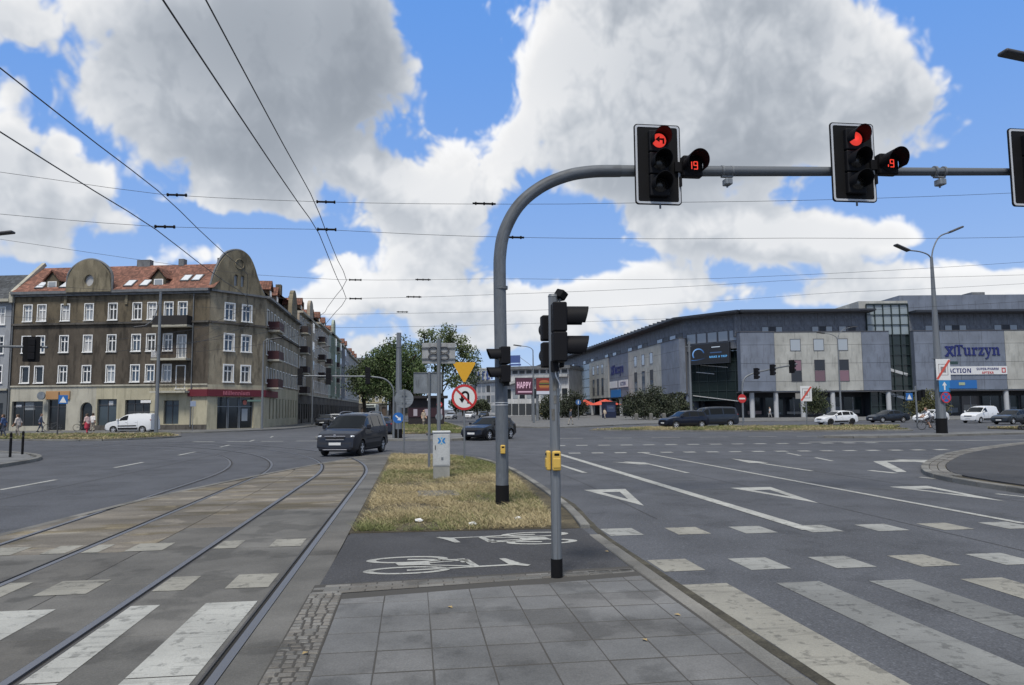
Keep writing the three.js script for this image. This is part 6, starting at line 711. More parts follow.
// ---------- shopping centre ----------
{
  const b = thing('shopping_centre', 'large cream and grey shopping centre with big blue lettering', 'building', 0, 0, 0);
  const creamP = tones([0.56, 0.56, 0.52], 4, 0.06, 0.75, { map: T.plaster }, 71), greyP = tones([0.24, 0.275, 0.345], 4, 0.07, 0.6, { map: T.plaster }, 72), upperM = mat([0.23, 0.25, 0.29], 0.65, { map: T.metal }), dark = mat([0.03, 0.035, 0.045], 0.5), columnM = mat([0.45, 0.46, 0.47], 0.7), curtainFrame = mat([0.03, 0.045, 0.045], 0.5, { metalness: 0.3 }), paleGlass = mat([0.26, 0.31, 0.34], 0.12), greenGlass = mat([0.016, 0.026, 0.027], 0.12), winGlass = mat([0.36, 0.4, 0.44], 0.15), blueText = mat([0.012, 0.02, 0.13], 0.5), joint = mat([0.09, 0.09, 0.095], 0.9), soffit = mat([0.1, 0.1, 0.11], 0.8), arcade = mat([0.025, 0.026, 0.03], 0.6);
  const PL = 4.7, PT = 15.2, EV = 18.9, rows = [PL, 6.4, 9.6, 12.9, PT];
  const FR = frameOf([58.6, -126.4], [58.6 + 150 * 0.991, -126.4 + 150 * 0.132]), FC = frameOf([51.8, -137], [58.6, -126.4]), FL = frameOf([51.8, -300], [51.8, -137]);
  const R = mulberry(73);
  function cladding(F, x0, x1, mats, z = 1.2, y0 = PL, y1 = PT, rr = rows) {   // projecting box faced with panels
    fpart(b, F, 'wall_core', bx(x0 + 0.02, x1 - 0.02, y0 + 0.02, y1 - 0.02, -0.3, z - 0.05), joint);
    const n = Math.max(1, Math.round((x1 - x0) / 4.2)), w = (x1 - x0) / n; for (let i = 0; i < n; i++) for (let j = 0; j + 1 < rr.length; j++) fpart(b, F, 'cladding_panel', bx(x0 + i * w + 0.025, x0 + (i + 1) * w - 0.025, rr[j] + 0.025, rr[j + 1] - 0.025, z - 0.06, z), mats[Math.floor(R() * mats.length)]);
    for (const s of [x0, x1]) fpart(b, F, 'cladding_panel', bx(Math.min(s, s) - 0.03 * (s === x0 ? 1 : 0), s + 0.03 * (s === x1 ? 1 : 0), y0 + 0.02, y1 - 0.02, 0, z - 0.001), mats[0]);
    fpart(b, F, 'parapet_coping', bx(x0 - 0.06, x1 + 0.06, y1, y1 + 0.12, -0.3, z + 0.08), soffit);
  }
  function mwin(F, x, y, w, h, z, m) { const f = fpart(b, F, 'window', [bx(x - w / 2 - 0.08, x + w / 2 + 0.08, y - 0.08, y, z + 0.002, z + 0.06), bx(x - w / 2 - 0.08, x + w / 2 + 0.08, y + h, y + h + 0.08, z + 0.002, z + 0.06), bx(x - w / 2 - 0.08, x - w / 2, y, y + h, z + 0.002, z + 0.06), bx(x + w / 2, x + w / 2 + 0.08, y, y + h, z + 0.002, z + 0.06)], soffit); const n = h > 2.4 ? 2 : 1; for (let i = 0; i < n; i++) part(f, 'pane', bx(x - w / 2, x + w / 2, y + i * h / n + (i ? 0.05 : 0), y + (i + 1) * h / n, z + 0.002, z + 0.025), Array.isArray(m) ? m[(i + Math.floor(R() * m.length)) % m.length] : m); }
  function upper(F, x0, x1, ev = EV) { fpart(b, F, 'upper_wall', bx(x0, x1, PT - 0.5, ev, -1.4, -0.35), upperM); const n = Math.round((x1 - x0) / 3); for (let i = 1; i < n; i++) fpart(b, F, 'upper_seam', bx(x0 + i * (x1 - x0) / n - 0.04, x0 + i * (x1 - x0) / n + 0.04, PT + 1.35, ev - 0.02, -0.348, -0.33), soffit); }
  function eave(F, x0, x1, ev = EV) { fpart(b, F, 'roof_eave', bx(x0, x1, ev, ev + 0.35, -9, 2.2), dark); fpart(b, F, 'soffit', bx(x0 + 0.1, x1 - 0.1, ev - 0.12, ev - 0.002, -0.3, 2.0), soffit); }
  // right wing (local x in metres from the entrance corner)
  const X = (u) => (u - 512) / 740 * 131.6 - 41.4 + 0.6;
  const XG = X(887);
  cladding(FR, X(737), X(771), greyP, 1.9); cladding(FR, X(771) + 0.04, X(860), creamP); cladding(FR, X(860) + 0.04, X(888), greyP); cladding(FR, X(913), X(1004), greyP); cladding(FR, X(1004) + 0.04, X(1150), creamP);
  for (const u of [793.5, 817, 841]) { mwin(FR, X(u), 11.9, 1.75, 2.0, 1.2, winGlass); mwin(FR, X(u), 6.4, 1.75, 3.75, 1.2, [mat([0.16, 0.1, 0.12], 0.3), dark, mat([0.22, 0.13, 0.16], 0.3)]); }
  for (const u of [1040, 1064]) { mwin(FR, X(u), 11.9, 1.75, 2.0, 1.2, winGlass); mwin(FR, X(u), 6.4, 1.75, 3.75, 1.2, dark); }
  upper(FR, -1, X(872)); upper(FR, X(912), X(1150)); eave(FR, -0.6, X(874)); eave(FR, X(914), X(1150), EV - 0.35);
  for (const [u0, u1] of [[764, 784], [815, 835], [841, 860], [930, 945], [950, 972], [1000, 1024]]) { const n = Math.max(1, Math.round((u1 - u0) / 8)); for (let i = 0; i < n; i++) mwin(FR, X(lerp(u0, u1, (i + 0.5) / n)), PT + 0.18, 1.25, 0.95, -0.35, i % 2 ? dark : winGlass); }
  fpart(b, FR, 'tower_block', bx(X(863), X(913), EV + 0.36, 20.9, -12, -0.2), creamP[0], 'cream stair tower top'); fpart(b, FR, 'tower_block', bx(X(913) + 0.02, X(1150), EV - 0.002, 22.3, -20, -3), greyP[1], 'grey upper storey at the right'); fpart(b, FR, 'roof_unit', bx(X(996), X(1010), 22.31, 23.1, -8, -5), zinc); fpart(b, FR, 'roof_block', bx(X(830), X(863), EV + 0.36, EV + 1.2, -12, -4), creamP[1]);
  { // glazed stair tower: upper pale part and the dark part below
    const x0 = X(870), x1 = X(912.5), y0 = 0.15, y1 = 20.2, n = 5, m = 11; fpart(b, FR, 'stair_core', bx(x0 + 0.1, x1 - 0.1, 0.02, y1 - 0.05, -6, -0.4), dark); const fr = fpart(b, FR, 'curtain_wall_frame', [bx(x0, x1, y1, y1 + 0.2, -0.4, 0.1)], curtainFrame);
    for (let i = 0; i <= n; i++) part(fr, 'mullion', bx(lerp(x0, x1, i / n) - 0.07, lerp(x0, x1, i / n) + 0.07, y0, y1, -0.3, 0.05), curtainFrame);
    for (let j = 0; j <= m; j++) part(fr, 'transom', bx(x0, x1, lerp(y0, y1, j / m) - 0.05, lerp(y0, y1, j / m) + 0.05, -0.3, 0.02), curtainFrame);
    for (let i = 0; i < n; i++) for (let j = 0; j < m; j++) part(fr, 'pane', bx(lerp(x0, x1, i / n) + 0.07, lerp(x0, x1, (i + 1) / n) - 0.07, lerp(y0, y1, j / m) + 0.05, lerp(y0, y1, (j + 1) / m) - 0.05, -0.2, -0.17), j >= 8 ? paleGlass : greenGlass);
    for (const [ya, yb] of [[9.4, 7.4], [5, 3]]) fpart(b, FR, 'stair_flight', [mv(box(6.4, 0.5, 0.2), (x0 + x1) / 2, (ya + yb) / 2, -0.12, 0, 0, -0.3)], columnM);
  }
  // ground floor arcade
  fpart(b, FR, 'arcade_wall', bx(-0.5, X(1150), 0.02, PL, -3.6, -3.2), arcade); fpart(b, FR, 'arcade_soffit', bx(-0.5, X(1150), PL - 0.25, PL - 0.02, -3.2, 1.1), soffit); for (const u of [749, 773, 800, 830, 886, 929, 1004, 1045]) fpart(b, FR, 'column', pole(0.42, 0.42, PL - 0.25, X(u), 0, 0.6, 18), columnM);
  for (let i = 0; i < 22; i++) { const x = 3 + i * 3.6, s = fpart(b, FR, 'shop_window', bx(x - 1.6, x + 1.6, 0.4, 3.6, -3.2, -3.14), [M.shopGlass, greenGlass, M.shopGlass, mat([0.09, 0.08, 0.08], 0.2)][i % 4]); part(s, 'mullion', bx(x - 0.05, x + 0.05, 0.4, 3.6, -3.14, -3.08), columnM); part(s, 'display', bx(x - 1.3, x + 1.2, 0.6, 0.9 + R() * 1.2, -3.13, -3.1), [mat([0.25, 0.18, 0.17], 0.6), mat([0.16, 0.18, 0.2], 0.6), mat([0.3, 0.28, 0.25], 0.6)][i % 3]); }
  { const s = fpart(b, FR, 'shop_banner', bx(X(792), X(806), 3.3, 4.3, 0.9, 1.0), mat([0.25, 0.24, 0.22], 0.7)); }
  function logo(F, x, y, h, z) { const g = []; for (const s of [-1, 1]) g.push(mv(box(h * 1.25, h * 0.2, 0.1), 0, 0, 0, 0, 0, s * 0.95)); g.push(box(h * 0.16, h, 0.1, h * 0.55, 0, 0), box(h * 0.9, h * 0.15, 0.1, -0.02, h * 0.45, 0), box(h * 0.4, h * 0.14, 0.1, -h * 0.3, -h * 0.45, 0)); g.forEach((q, i) => q.translate(0, 0, i * 0.003)); const o = fpart(b, F, 'lettering', merge([text('Turzyn', h, 0.12, fontSerif).scale(0.92, 1.08, 1).translate(h * 2.85, -h * 0.06, 0)]).translate(x, y, z), blueText, 'big blue lettering'); o.applyMatrix4(new THREE.Matrix4()); const l = fpart(b, F, 'emblem', merge(g).translate(x, y + 0.02, z + 0.02), blueText, 'blue woven emblem'); }
  logo(FR, X(948), 11.5, 1.75, 1.21);
  const board = (F, x, y, w, h, m, z, t, tm, th) => { const s = fpart(b, F, 'sign_board', rbox(w, h, 0.12, 0.03, x, y, z + 0.07), m); if (t) part(s, 'lettering', text(t, th, 0.02).translate(x, y, z + 0.135), tm); return s; };
  const wB = mat([0.66, 0.66, 0.66], 0.5), redT = mat([0.45, 0.03, 0.03], 0.5); board(FR, X(956.5), 8.05, 5.1, 1.45, wB, 1.2, 'ACTION', blueText, 0.8); const sp = board(FR, X(987.5), 8.05, 6.0, 1.45, wB, 1.2, 'SUPER-PHARM', blueText, 0.42); sp.children[0].position.set(-0.5, 0.27, 0); part(sp, 'lettering', text('APTEKA', 0.42, 0.02).translate(X(987.5) - 0.5, 7.65, 1.34), redT); part(sp, 'emblem', [bx(X(987.5) + 2.0, X(987.5) + 2.15, 7.65, 8.5, 1.33, 1.36), bx(X(987.5) + 2.55, X(987.5) + 2.7, 7.65, 8.5, 1.33, 1.36), bx(X(987.5) + 2.0, X(987.5) + 2.7, 8.35, 8.5, 1.33, 1.365), bx(X(987.5) + 2.0, X(987.5) + 2.7, 7.65, 7.8, 1.33, 1.365)], redT);
  board(FR, X(958), 5.6, 5.4, 1.5, mat([0.02, 0.13, 0.38], 0.45), 1.2); fpart(b, FR, 'sign_board', rbox(1.1, 0.5, 0.04, 0.02, X(958), 5.7, 1.36), mat([0.35, 0.4, 0.25], 0.5));
  // entrance on the chamfered corner
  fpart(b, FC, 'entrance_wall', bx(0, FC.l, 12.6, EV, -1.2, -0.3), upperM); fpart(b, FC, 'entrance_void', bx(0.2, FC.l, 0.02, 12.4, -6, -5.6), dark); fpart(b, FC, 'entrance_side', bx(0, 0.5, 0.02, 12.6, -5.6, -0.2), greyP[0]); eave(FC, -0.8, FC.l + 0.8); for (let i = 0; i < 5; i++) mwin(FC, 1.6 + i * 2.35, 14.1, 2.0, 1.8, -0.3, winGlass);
  { const n = 6, m = 5, fr = fpart(b, FC, 'entrance_glazing', [bx(0.5, FC.l, 12.3, 12.6, -1.3, -1.0)], curtainFrame); for (let i = 0; i <= n; i++) part(fr, 'mullion', bx(0.5 + i * (FC.l - 0.6) / n - 0.06, 0.5 + i * (FC.l - 0.6) / n + 0.06, 3.2, 12.3, -1.3, -1.05), curtainFrame); for (let j = 0; j <= m; j++) part(fr, 'transom', bx(0.5, FC.l, 3.2 + j * 1.8 - 0.06, 3.2 + j * 1.8 + 0.06, -1.28, -1.08), curtainFrame); for (let i = 0; i < n; i++) for (let j = 0; j < m; j++) part(fr, 'pane', bx(0.5 + i * (FC.l - 0.6) / n + 0.06, 0.5 + (i + 1) * (FC.l - 0.6) / n - 0.06, 3.2 + j * 1.8 + 0.06, 3.2 + (j + 1) * 1.8 - 0.06, -1.2, -1.17), greenGlass); for (const [x0, x1, y] of [[3, 9, 9.6], [2, 6, 8.4], [1, 11, 3.6]]) part(fr, 'ceiling_light_strip', mv(box(x1 - x0, 0.14, 0.1), (x0 + x1) / 2, y, -1.05, 0, 0, -0.12), mat([0.5, 0.5, 0.5], 0.5)); }
  // left wing
  const Z = (z) => z + 300; cladding(FL, Z(-262), Z(-229), creamP); fpart(b, FL, 'link_glazing', bx(Z(-229), Z(-210), 0.5, PT, -0.3, -0.2), mat([0.13, 0.16, 0.18], 0.2)); for (let j = 0; j < 5; j++) fpart(b, FL, 'transom', bx(Z(-229), Z(-210), 3 + j * 2.6, 3.15 + j * 2.6, -0.2, -0.1), curtainFrame); cladding(FL, Z(-210), Z(-189), creamP); cladding(FL, Z(-189) + 0.05, Z(-170.6), greyP, 0.9); cladding(FL, Z(-170.5), Z(-147), creamP); cladding(FL, Z(-147) + 0.05, Z(-136.4), greyP); cladding(FL, Z(-299), Z(-262) - 0.05, greyP, 0.8);
  for (const [z0, z1] of [[-257, -235], [-207, -193], [-167, -151]]) for (let i = 0; i < 3; i++) { const x = Z(lerp(z0, z1, (i + 0.4) / 2.8)); mwin(FL, x, 11.4, 2.0, 2.3, 1.2, winGlass); mwin(FL, x, 5.6, 2.0, 4.4, 1.2, [dark, M.glassBlue]); }
  upper(FL, 0, Z(-137)); eave(FL, 0, Z(-137) + 0.6); for (const [z0, z1] of [[-250, -232], [-225, -205], [-198, -182], [-176, -160], [-154, -138]]) for (let i = 0; i < 4; i++) mwin(FL, Z(lerp(z0, z1, (i + 0.5) / 4)), PT + 0.3, 3.4, 0.95, -0.35, i % 2 ? dark : winGlass);
  for (let i = 0; i < 60; i++) fpart(b, FL, 'roof_rib', bx(i * 2.7, i * 2.7 + 0.25, EV + 0.351, EV + 0.65, -3, 2.2), dark);
  logo(FL, Z(-186.4), 11.5, 2.1, 0.91); board(FL, Z(-185), 7.9, 7, 1.7, wB, 0.9, '', null); board(FL, Z(-176), 7.9, 8, 1.7, wB, 0.9, 'ACTION', blueText, 0.9); board(FL, Z(-183), 5.6, 9, 1.9, mat([0.02, 0.17, 0.45], 0.45), 0.9);
  fpart(b, FL, 'arcade_wall', bx(0, Z(-137), 0.02, PL, -3.6, -3.2), arcade); fpart(b, FL, 'arcade_soffit', bx(0, Z(-137), PL - 0.25, PL - 0.02, -3.2, 0.75), soffit); for (let i = 0; i < 12; i++) fpart(b, FL, 'column', pole(0.45, 0.45, PL - 0.25, Z(-250 + i * 10), 0, 0.4, 14), columnM);
  // big screen over the entrance
  const cv = document.createElement('canvas'); cv.width = 512; cv.height = 256; const q = cv.getContext('2d'); q.fillStyle = '#05070d'; q.fillRect(0, 0, 512, 256); const gr = q.createLinearGradient(40, 40, 220, 220); gr.addColorStop(0, '#9fc9ff'); gr.addColorStop(0.5, '#2c5f9e'); gr.addColorStop(1, '#0a1526'); q.lineWidth = 16; q.strokeStyle = gr; q.beginPath(); q.arc(125, 130, 74, 2.5, 6.1); q.stroke(); q.lineWidth = 9; q.beginPath(); q.ellipse(120, 190, 95, 16, -0.12, 0.3, 2.9); q.stroke(); q.fillStyle = '#5aa8e8'; q.font = 'bold 38px sans-serif'; q.fillText('MAKE A TRIP', 268, 190); q.fillStyle = '#2b4a74'; q.fillRect(280, 112, 150, 14); q.fillStyle = '#b9c7d8'; q.fillRect(300, 40, 110, 10);
  const scr = new THREE.CanvasTexture(cv); scr.colorSpace = THREE.SRGBColorSpace;
  const S = thing('video_screen', 'black video screen with blue ring picture over the mall entrance', 'video screen', 0, 0, 0); fpart(S, FC, 'screen_case', bx(1.4, 10.3, 10.0, 13.85, -0.1, 0.5), dark); const pl = fpart(S, FC, 'screen_face', new THREE.PlaneGeometry(8.6, 3.5).translate(5.85, 11.93, 0.52), mat([0.02, 0.02, 0.02], 0.4, { emissive: new THREE.Color(1, 1, 1), emissiveMap: scr, emissiveIntensity: 0.45 }));
}

// ---------- overhead wires ----------
{
  const wire = (name, label, pts, r, ins = []) => { const t = thing(name, label, 'wire', 0, 0, 0); const P = pts.map((p) => new THREE.Vector3(...p)), segs = []; for (let i = 0; i + 1 < P.length; i++) { const a = P[i], b = P[i + 1], n = Math.max(2, Math.ceil(a.distanceTo(b) / 4)); for (let k = i ? 1 : 0; k <= n; k++) { const q = a.clone().lerp(b, k / n); q.y -= 4 * (k / n) * (1 - k / n) * 0.004 * a.distanceTo(b); segs.push(q.toArray()); } } part(t, 'cable', tube(segs, r, segs.length * 2, 6), M.wire); for (const [x, y, z, l] of ins) part(t, 'insulator', [cyl(0.022, 0.022, l || 0.5, x, y, z, 8, 0, 0, Math.PI / 2), ...[-0.18, 0, 0.18].map((d) => cyl(0.036, 0.036, 0.03, x + d, y, z, 8, 0, 0, Math.PI / 2))], M.black); return t; };
  const TR = (off, s, y) => { const [x, z] = trackPt(off, s); return [x, y, z]; };
  wire('messenger_wire', 'upper overhead wire along the right tram track', [[-2.1, 5.85, 5], [-2.1, 6.33, -15.7], TR(-2.1, 24.5, 6.15), TR(-2.1, 33.5, 6.1), TR(-2.1, 43, 6.1), TR(-2.1, 54, 6.1)], 0.0095);
  wire('contact_wire', 'lower overhead wire along the right tram track', [[-2.1, 5.0, 5], [-2.1, 5.84, -16.5], TR(-2.1, 24.5, 5.55), TR(-2.1, 33.5, 5.5), TR(-2.1, 43, 5.5), TR(-2.1, 54, 5.5)], 0.0095);
  wire('messenger_wire', 'upper overhead wire along the left tram track', [[-5.2, 6.1, 5], [-5.2, 6.42, -15.9], TR(-5.2, 24.5, 6.3), TR(-5.2, 33.5, 6.3), TR(-5.2, 43, 6.2), TR(-5.2, 54, 6.2)], 0.0095);
  wire('contact_wire', 'lower overhead wire along the left tram track', [[-5.2, 5.3, 5], [-5.2, 5.6, -15.4], TR(-5.2, 24.5, 5.55), TR(-5.2, 33.5, 5.5), TR(-5.2, 43, 5.5), TR(-5.2, 54, 5.5)], 0.0095);
  wire('span_wire', 'highest cross wire over the junction, behind the mast arm', [[-13.5, 7.2, -15.7], [-8.1, 6.69, -15.6], [-5.1, 6.36, -15.7], [-2.1, 6.3, -15.7], [1.83, 6.33, -15.6], [4.95, 6.42, -15.5], [12.2, 6.79, -15.5], [18, 7.25, -15.5]], 0.0045, [[-4.85, 6.36, -15.7, 0.35], [-1.85, 6.3, -15.7, 0.35], [1.5, 6.33, -15.6]]);
  wire('span_wire', 'second cross wire, just below the highest one', [[-13.5, 6.3, -15.5], [-8.1, 5.82, -15.5], [-5.2, 5.64, -15.5], [-2.1, 5.66, -15.5], [1.83, 5.58, -15.5], [8.7, 5.71, -15.5], [14.3, 5.86, -15.5], [18, 6.1, -15.5]], 0.0045, [[-5.0, 5.64, -15.5, 0.35], [-1.8, 5.66, -15.5, 0.35], [2.1, 5.58, -15.5]]);
  wire('span_wire', 'third cross wire sloping over the tenement roof', [[-16.5, 7.8, -24.4], [-12.5, 7.25, -24.4], [-5.3, 6.3, -24.4], [-2.3, 6.16, -24.4], [2.8, 6.25, -24.3], [9.7, 6.29, -24], [22.1, 7.1, -24], [27, 7.6, -24]], 0.0055, [[-1.9, 6.16, -24.4, 0.4], [0.3, 6.2, -24.4]]);
  wire('span_wire', 'fourth cross wire below the sloping one', [[-16.5, 6.2, -24.6], [-5.4, 5.57, -24.6], [-2.3, 5.57, -24.6], [2.8, 5.75, -24.5], [14, 6.4, -24.3], [27, 6.9, -24.2]], 0.0055, [[-1.9, 5.57, -24.6, 0.4], [0, 5.65, -24.6]]);
  wire('span_wire', 'fifth cross wire, faint above the mall roof', [[-21, 7.2, -33], [-7.5, 6.3, -33], [-4.4, 6.12, -33], [6, 6.4, -33], [20, 7.3, -32.5], [34, 8.1, -32]], 0.0065, [[-0.5, 6.25, -33]]); wire('span_wire', 'lowest cross wire before the far trees', [[-21, 6.2, -33.3], [-7.5, 5.55, -33.3], [-4.4, 5.55, -33.3], [6, 5.8, -33], [34, 7.2, -32]], 0.0065);
  wire('span_wire', 'slanting wire from the tenement corner to the tram bend', [[-20.9, 8.2, -78.8], [-14, 6.6, -50], [-7.5, 6.2, -33.6]], 0.007);
  for (const [x, z, h, w] of [[-13.7, -15.6, 8, 'left of the two highest cross wires'], [18.2, -15.5, 8, 'right of the two highest cross wires'], [-16.7, -24.5, 8.4, 'left of the middle cross wires'], [27.2, -24, 8.2, 'right of the middle cross wires'], [-21.2, -33.1, 8, 'left of the lowest cross wires'], [34.2, -32, 8.6, 'right of the lowest cross wires']]) { const p = thing('tram_pole', 'grey tram wire pole at the end ' + w, 'pole', x, x > 15 ? 0.1 : 0, z, 0, 'tram wire poles'); part(p, 'pole', pole(0.15, 0.11, h), M.galv); part(p, 'base_sleeve', pole(0.17, 0.165, 0.4), M.black); }
}
// ---------- trees and shrubs ----------
const barkM = mat([0.07, 0.055, 0.04], 0.95, { map: T.stucco }), leafMs = {};
function foliage(lobes, count, size, seed, base) {   // leaf faces through the volume of the lobes, denser near their skins
  const R = mulberry(seed), v = [], col = [], nn = [], V = new THREE.Vector3(), q = new THREE.Quaternion(), e = new THREE.Euler(), tot = lobes.reduce((s, l) => s + l[3] * l[4], 0);
  for (const [cx, cy, cz, r, ry] of lobes) {
    const n = Math.round(count * r * ry / tot); const tw = []; const nt = Math.max(8, Math.round(n / 26));
    for (let i = 0; i < nt; i++) { const a = R() * 6.283, u = R() * 2 - 1, k = Math.sqrt(1 - u * u), rr = Math.pow(R(), 0.42) * (0.78 + 0.42 * R()); tw.push([cx + r * rr * k * Math.cos(a), cy + ry * rr * u, cz + r * rr * k * Math.sin(a), 0.7 + R() * 0.6]); }
    for (let i = 0; i < n; i++) {
      const t = tw[Math.floor(R() * nt)], s = size * (0.6 + 0.8 * R()), g = size * 3.0; const px = t[0] + (R() + R() - 1) * g, py = t[1] + (R() + R() - 1) * g * 0.75, pz = t[2] + (R() + R() - 1) * g;
      e.set((R() - 0.5) * 2.4, R() * 6.283, (R() - 0.5) * 2.4); q.setFromEuler(e); const P = [[-0.5, 0, 0], [0, 0, -0.32], [0.5, 0.06, 0], [0, 0, 0.32]].map((p) => { V.set(p[0] * s, p[1] * s, p[2] * s).applyQuaternion(q); return [px + V.x, py + V.y, pz + V.z]; });
      v.push(...P[0], ...P[1], ...P[2], ...P[0], ...P[2], ...P[3]); const k = t[3] * (0.75 + R() * 0.5), y = R() * 0.3; const c = [base[0] * k * (1 + y), base[1] * k, base[2] * k * (1 - y * 0.5)]; for (let m = 0; m < 6; m++) col.push(...c);
    }
  }
  const g = new THREE.BufferGeometry(); g.setAttribute('position', new THREE.Float32BufferAttribute(v, 3)); g.setAttribute('color', new THREE.Float32BufferAttribute(col, 3)); g.setAttribute('uv', new THREE.Float32BufferAttribute(new Float32Array(v.length / 3 * 2), 2)); g.computeVertexNormals(); return g;
}
const leafM = mat([1, 1, 1], 0.75, { physical: true, vertexColors: true, side: THREE.DoubleSide, transmission: 0.3, thickness: 0 });
function tree(name, label, x, z, h, lobes, o = {}) {
  const t = thing(name, label, o.cat || 'tree', x, o.y ?? 0.12, z, 0, o.group), R = mulberry(o.seed || 9), th = o.trunk ?? h * 0.3;
  if (!o.shrub) { part(t, 'trunk', [tube([[0, 0, 0], [0.08, th * 0.5, 0.05], [-0.05, th, 0], [0.05, th * 1.4, 0.05]], o.tr || 0.28, 20, 9)], barkM); }
  for (const [cx, cy, cz, r] of lobes) { const s = o.shrub ? [cx * 0.3, 0, cz * 0.3] : [0, th * (0.8 + R() * 0.4), 0]; part(t, 'limb', tube([s, [lerp(s[0], cx, 0.5) + (R() - 0.5) * 0.4, lerp(s[1], cy, 0.55), lerp(s[2], cz, 0.5)], [cx, cy, cz], [cx + (R() - 0.5) * r, cy + r * 0.6, cz + (R() - 0.5) * r]], (o.tr || 0.28) * 0.38, 14, 6), barkM); }
  part(t, 'crown', foliage(lobes, o.n || 9000, o.leaf || 0.3, o.seed || 9, o.col || [0.05, 0.085, 0.022]), leafM); return t;
}
tree('broadleaf_tree', 'dense dark green tree left of the catenary pole', -2.6, -100, 11.6, [[-1.5, 7.6, 0, 3.0, 2.9], [1.6, 7.2, 0.5, 3.2, 3.0], [0, 9.2, -0.5, 2.7, 2.3], [-2.6, 5.6, 0.5, 2.2, 2.2], [2.8, 4.8, 0, 2.4, 2.2], [0, 4.8, 1, 2.6, 2.0]], { n: 15000, seed: 501, leaf: 0.3, col: [0.062, 0.115, 0.03] });
tree('broadleaf_tree', 'tall loose tree with open crown behind the sign backs', 4.2, -112, 14.6, [[-2.4, 11.5, 0, 2.5, 2.2], [1.2, 12.4, 0, 2.6, 2.0], [3.8, 10.2, 0.4, 2.0, 1.9], [-3.6, 8.6, 0.3, 2.0, 1.8], [0.4, 9.0, -0.5, 2.4, 1.8], [4.6, 7.2, 0, 1.6, 1.6], [2.2, 6.4, 0.5, 1.7, 1.5], [-1.4, 6.3, 0, 1.6, 1.4]], { n: 9500, seed: 502, leaf: 0.3, col: [0.09, 0.14, 0.045], trunk: 5 });
tree('broadleaf_tree', 'darker tree at the left edge of the tree group', -7.6, -118, 11, [[-0.8, 6.6, 0, 2.4, 2.6], [1.2, 8.2, 0, 2.2, 2.2], [0.6, 4.8, 0.4, 2.2, 1.8]], { n: 6500, seed: 503, leaf: 0.3, col: [0.045, 0.078, 0.024] });
tree('street_tree', 'small tree far down the side street, right kerb', -4.2, -150, 9, [[0, 6, 0, 2.6, 2.5], [1, 4.5, 0, 2.2, 1.8]], { n: 4000, seed: 504, leaf: 0.36, col: [0.045, 0.075, 0.025] });
tree('shrub', 'big dark bush left of the mall entrance', 36.6, -112, 5, [[-2.6, 2.2, 0, 2.3, 1.9], [0.4, 3.2, -0.2, 2.6, 2.0], [3.0, 2.2, 0.2, 1.9, 1.7], [-1, 1.4, 0.8, 2.6, 1.3], [1.8, 1.3, 0.8, 2.4, 1.2]], { shrub: true, n: 11000, seed: 505, leaf: 0.26, col: [0.026, 0.042, 0.016], cat: 'bush', tr: 0.12 });
tree('shrub', 'thinner bush right beside the big dark bush', 41.8, -113, 4, [[0, 2.2, 0, 1.3, 1.7], [0.8, 1.4, 0.2, 1.4, 1.2]], { shrub: true, n: 3000, seed: 506, leaf: 0.26, col: [0.04, 0.058, 0.024], cat: 'bush', tr: 0.08 });
tree('shrub', 'dark bush behind the slim signal post', 31, -148, 5, [[-1.4, 2.4, 0, 2.2, 2.0], [1.2, 3.2, 0, 2.4, 2.0], [2.6, 1.8, 0.4, 1.8, 1.5], [0, 1.3, 0.6, 2.8, 1.3]], { shrub: true, n: 7000, seed: 507, leaf: 0.3, col: [0.024, 0.038, 0.016], cat: 'bush', tr: 0.12 });
tree('shrub', 'dark bush beside the video billboard', 22.6, -122, 4, [[0, 2.4, 0, 1.6, 2.0], [-0.8, 1.4, 0.2, 1.7, 1.3]], { shrub: true, n: 4000, seed: 508, leaf: 0.28, col: [0.026, 0.042, 0.016], cat: 'bush', tr: 0.1 });
tree('shrub', 'small green tree before the mall arcade', 53.2, -93, 4.5, [[0, 2.9, 0, 1.3, 1.4], [0.6, 1.9, 0.2, 1.3, 1.1], [-0.6, 1.7, 0, 1.0, 0.9]], { shrub: true, n: 3000, seed: 509, leaf: 0.22, col: [0.05, 0.075, 0.024], cat: 'bush', tr: 0.08 });
tree('shrub', 'yellow-green bush behind the tall lamp post', 68.6, -92, 3.5, [[0, 2.3, 0, 1.8, 1.5], [1.6, 1.7, 0.2, 1.5, 1.2], [-1.4, 1.5, 0, 1.3, 1.1]], { shrub: true, n: 3800, seed: 510, leaf: 0.24, col: [0.085, 0.1, 0.03], cat: 'bush', tr: 0.08 });
for (let i = 0; i < 5; i++) tree('street_tree', ['first', 'second', 'third', 'fourth', 'fifth'][i] + ' far street tree left of the white commercial building', 12 + i * 2.6, -215 - i * 6, 6, [[0, 3.4, 0, 1.7, 1.7], [0.8, 2.4, 0, 1.4, 1.2]], { n: 1500, seed: 520 + i, leaf: 0.4, col: [0.04, 0.062, 0.024], group: 'far street trees' });
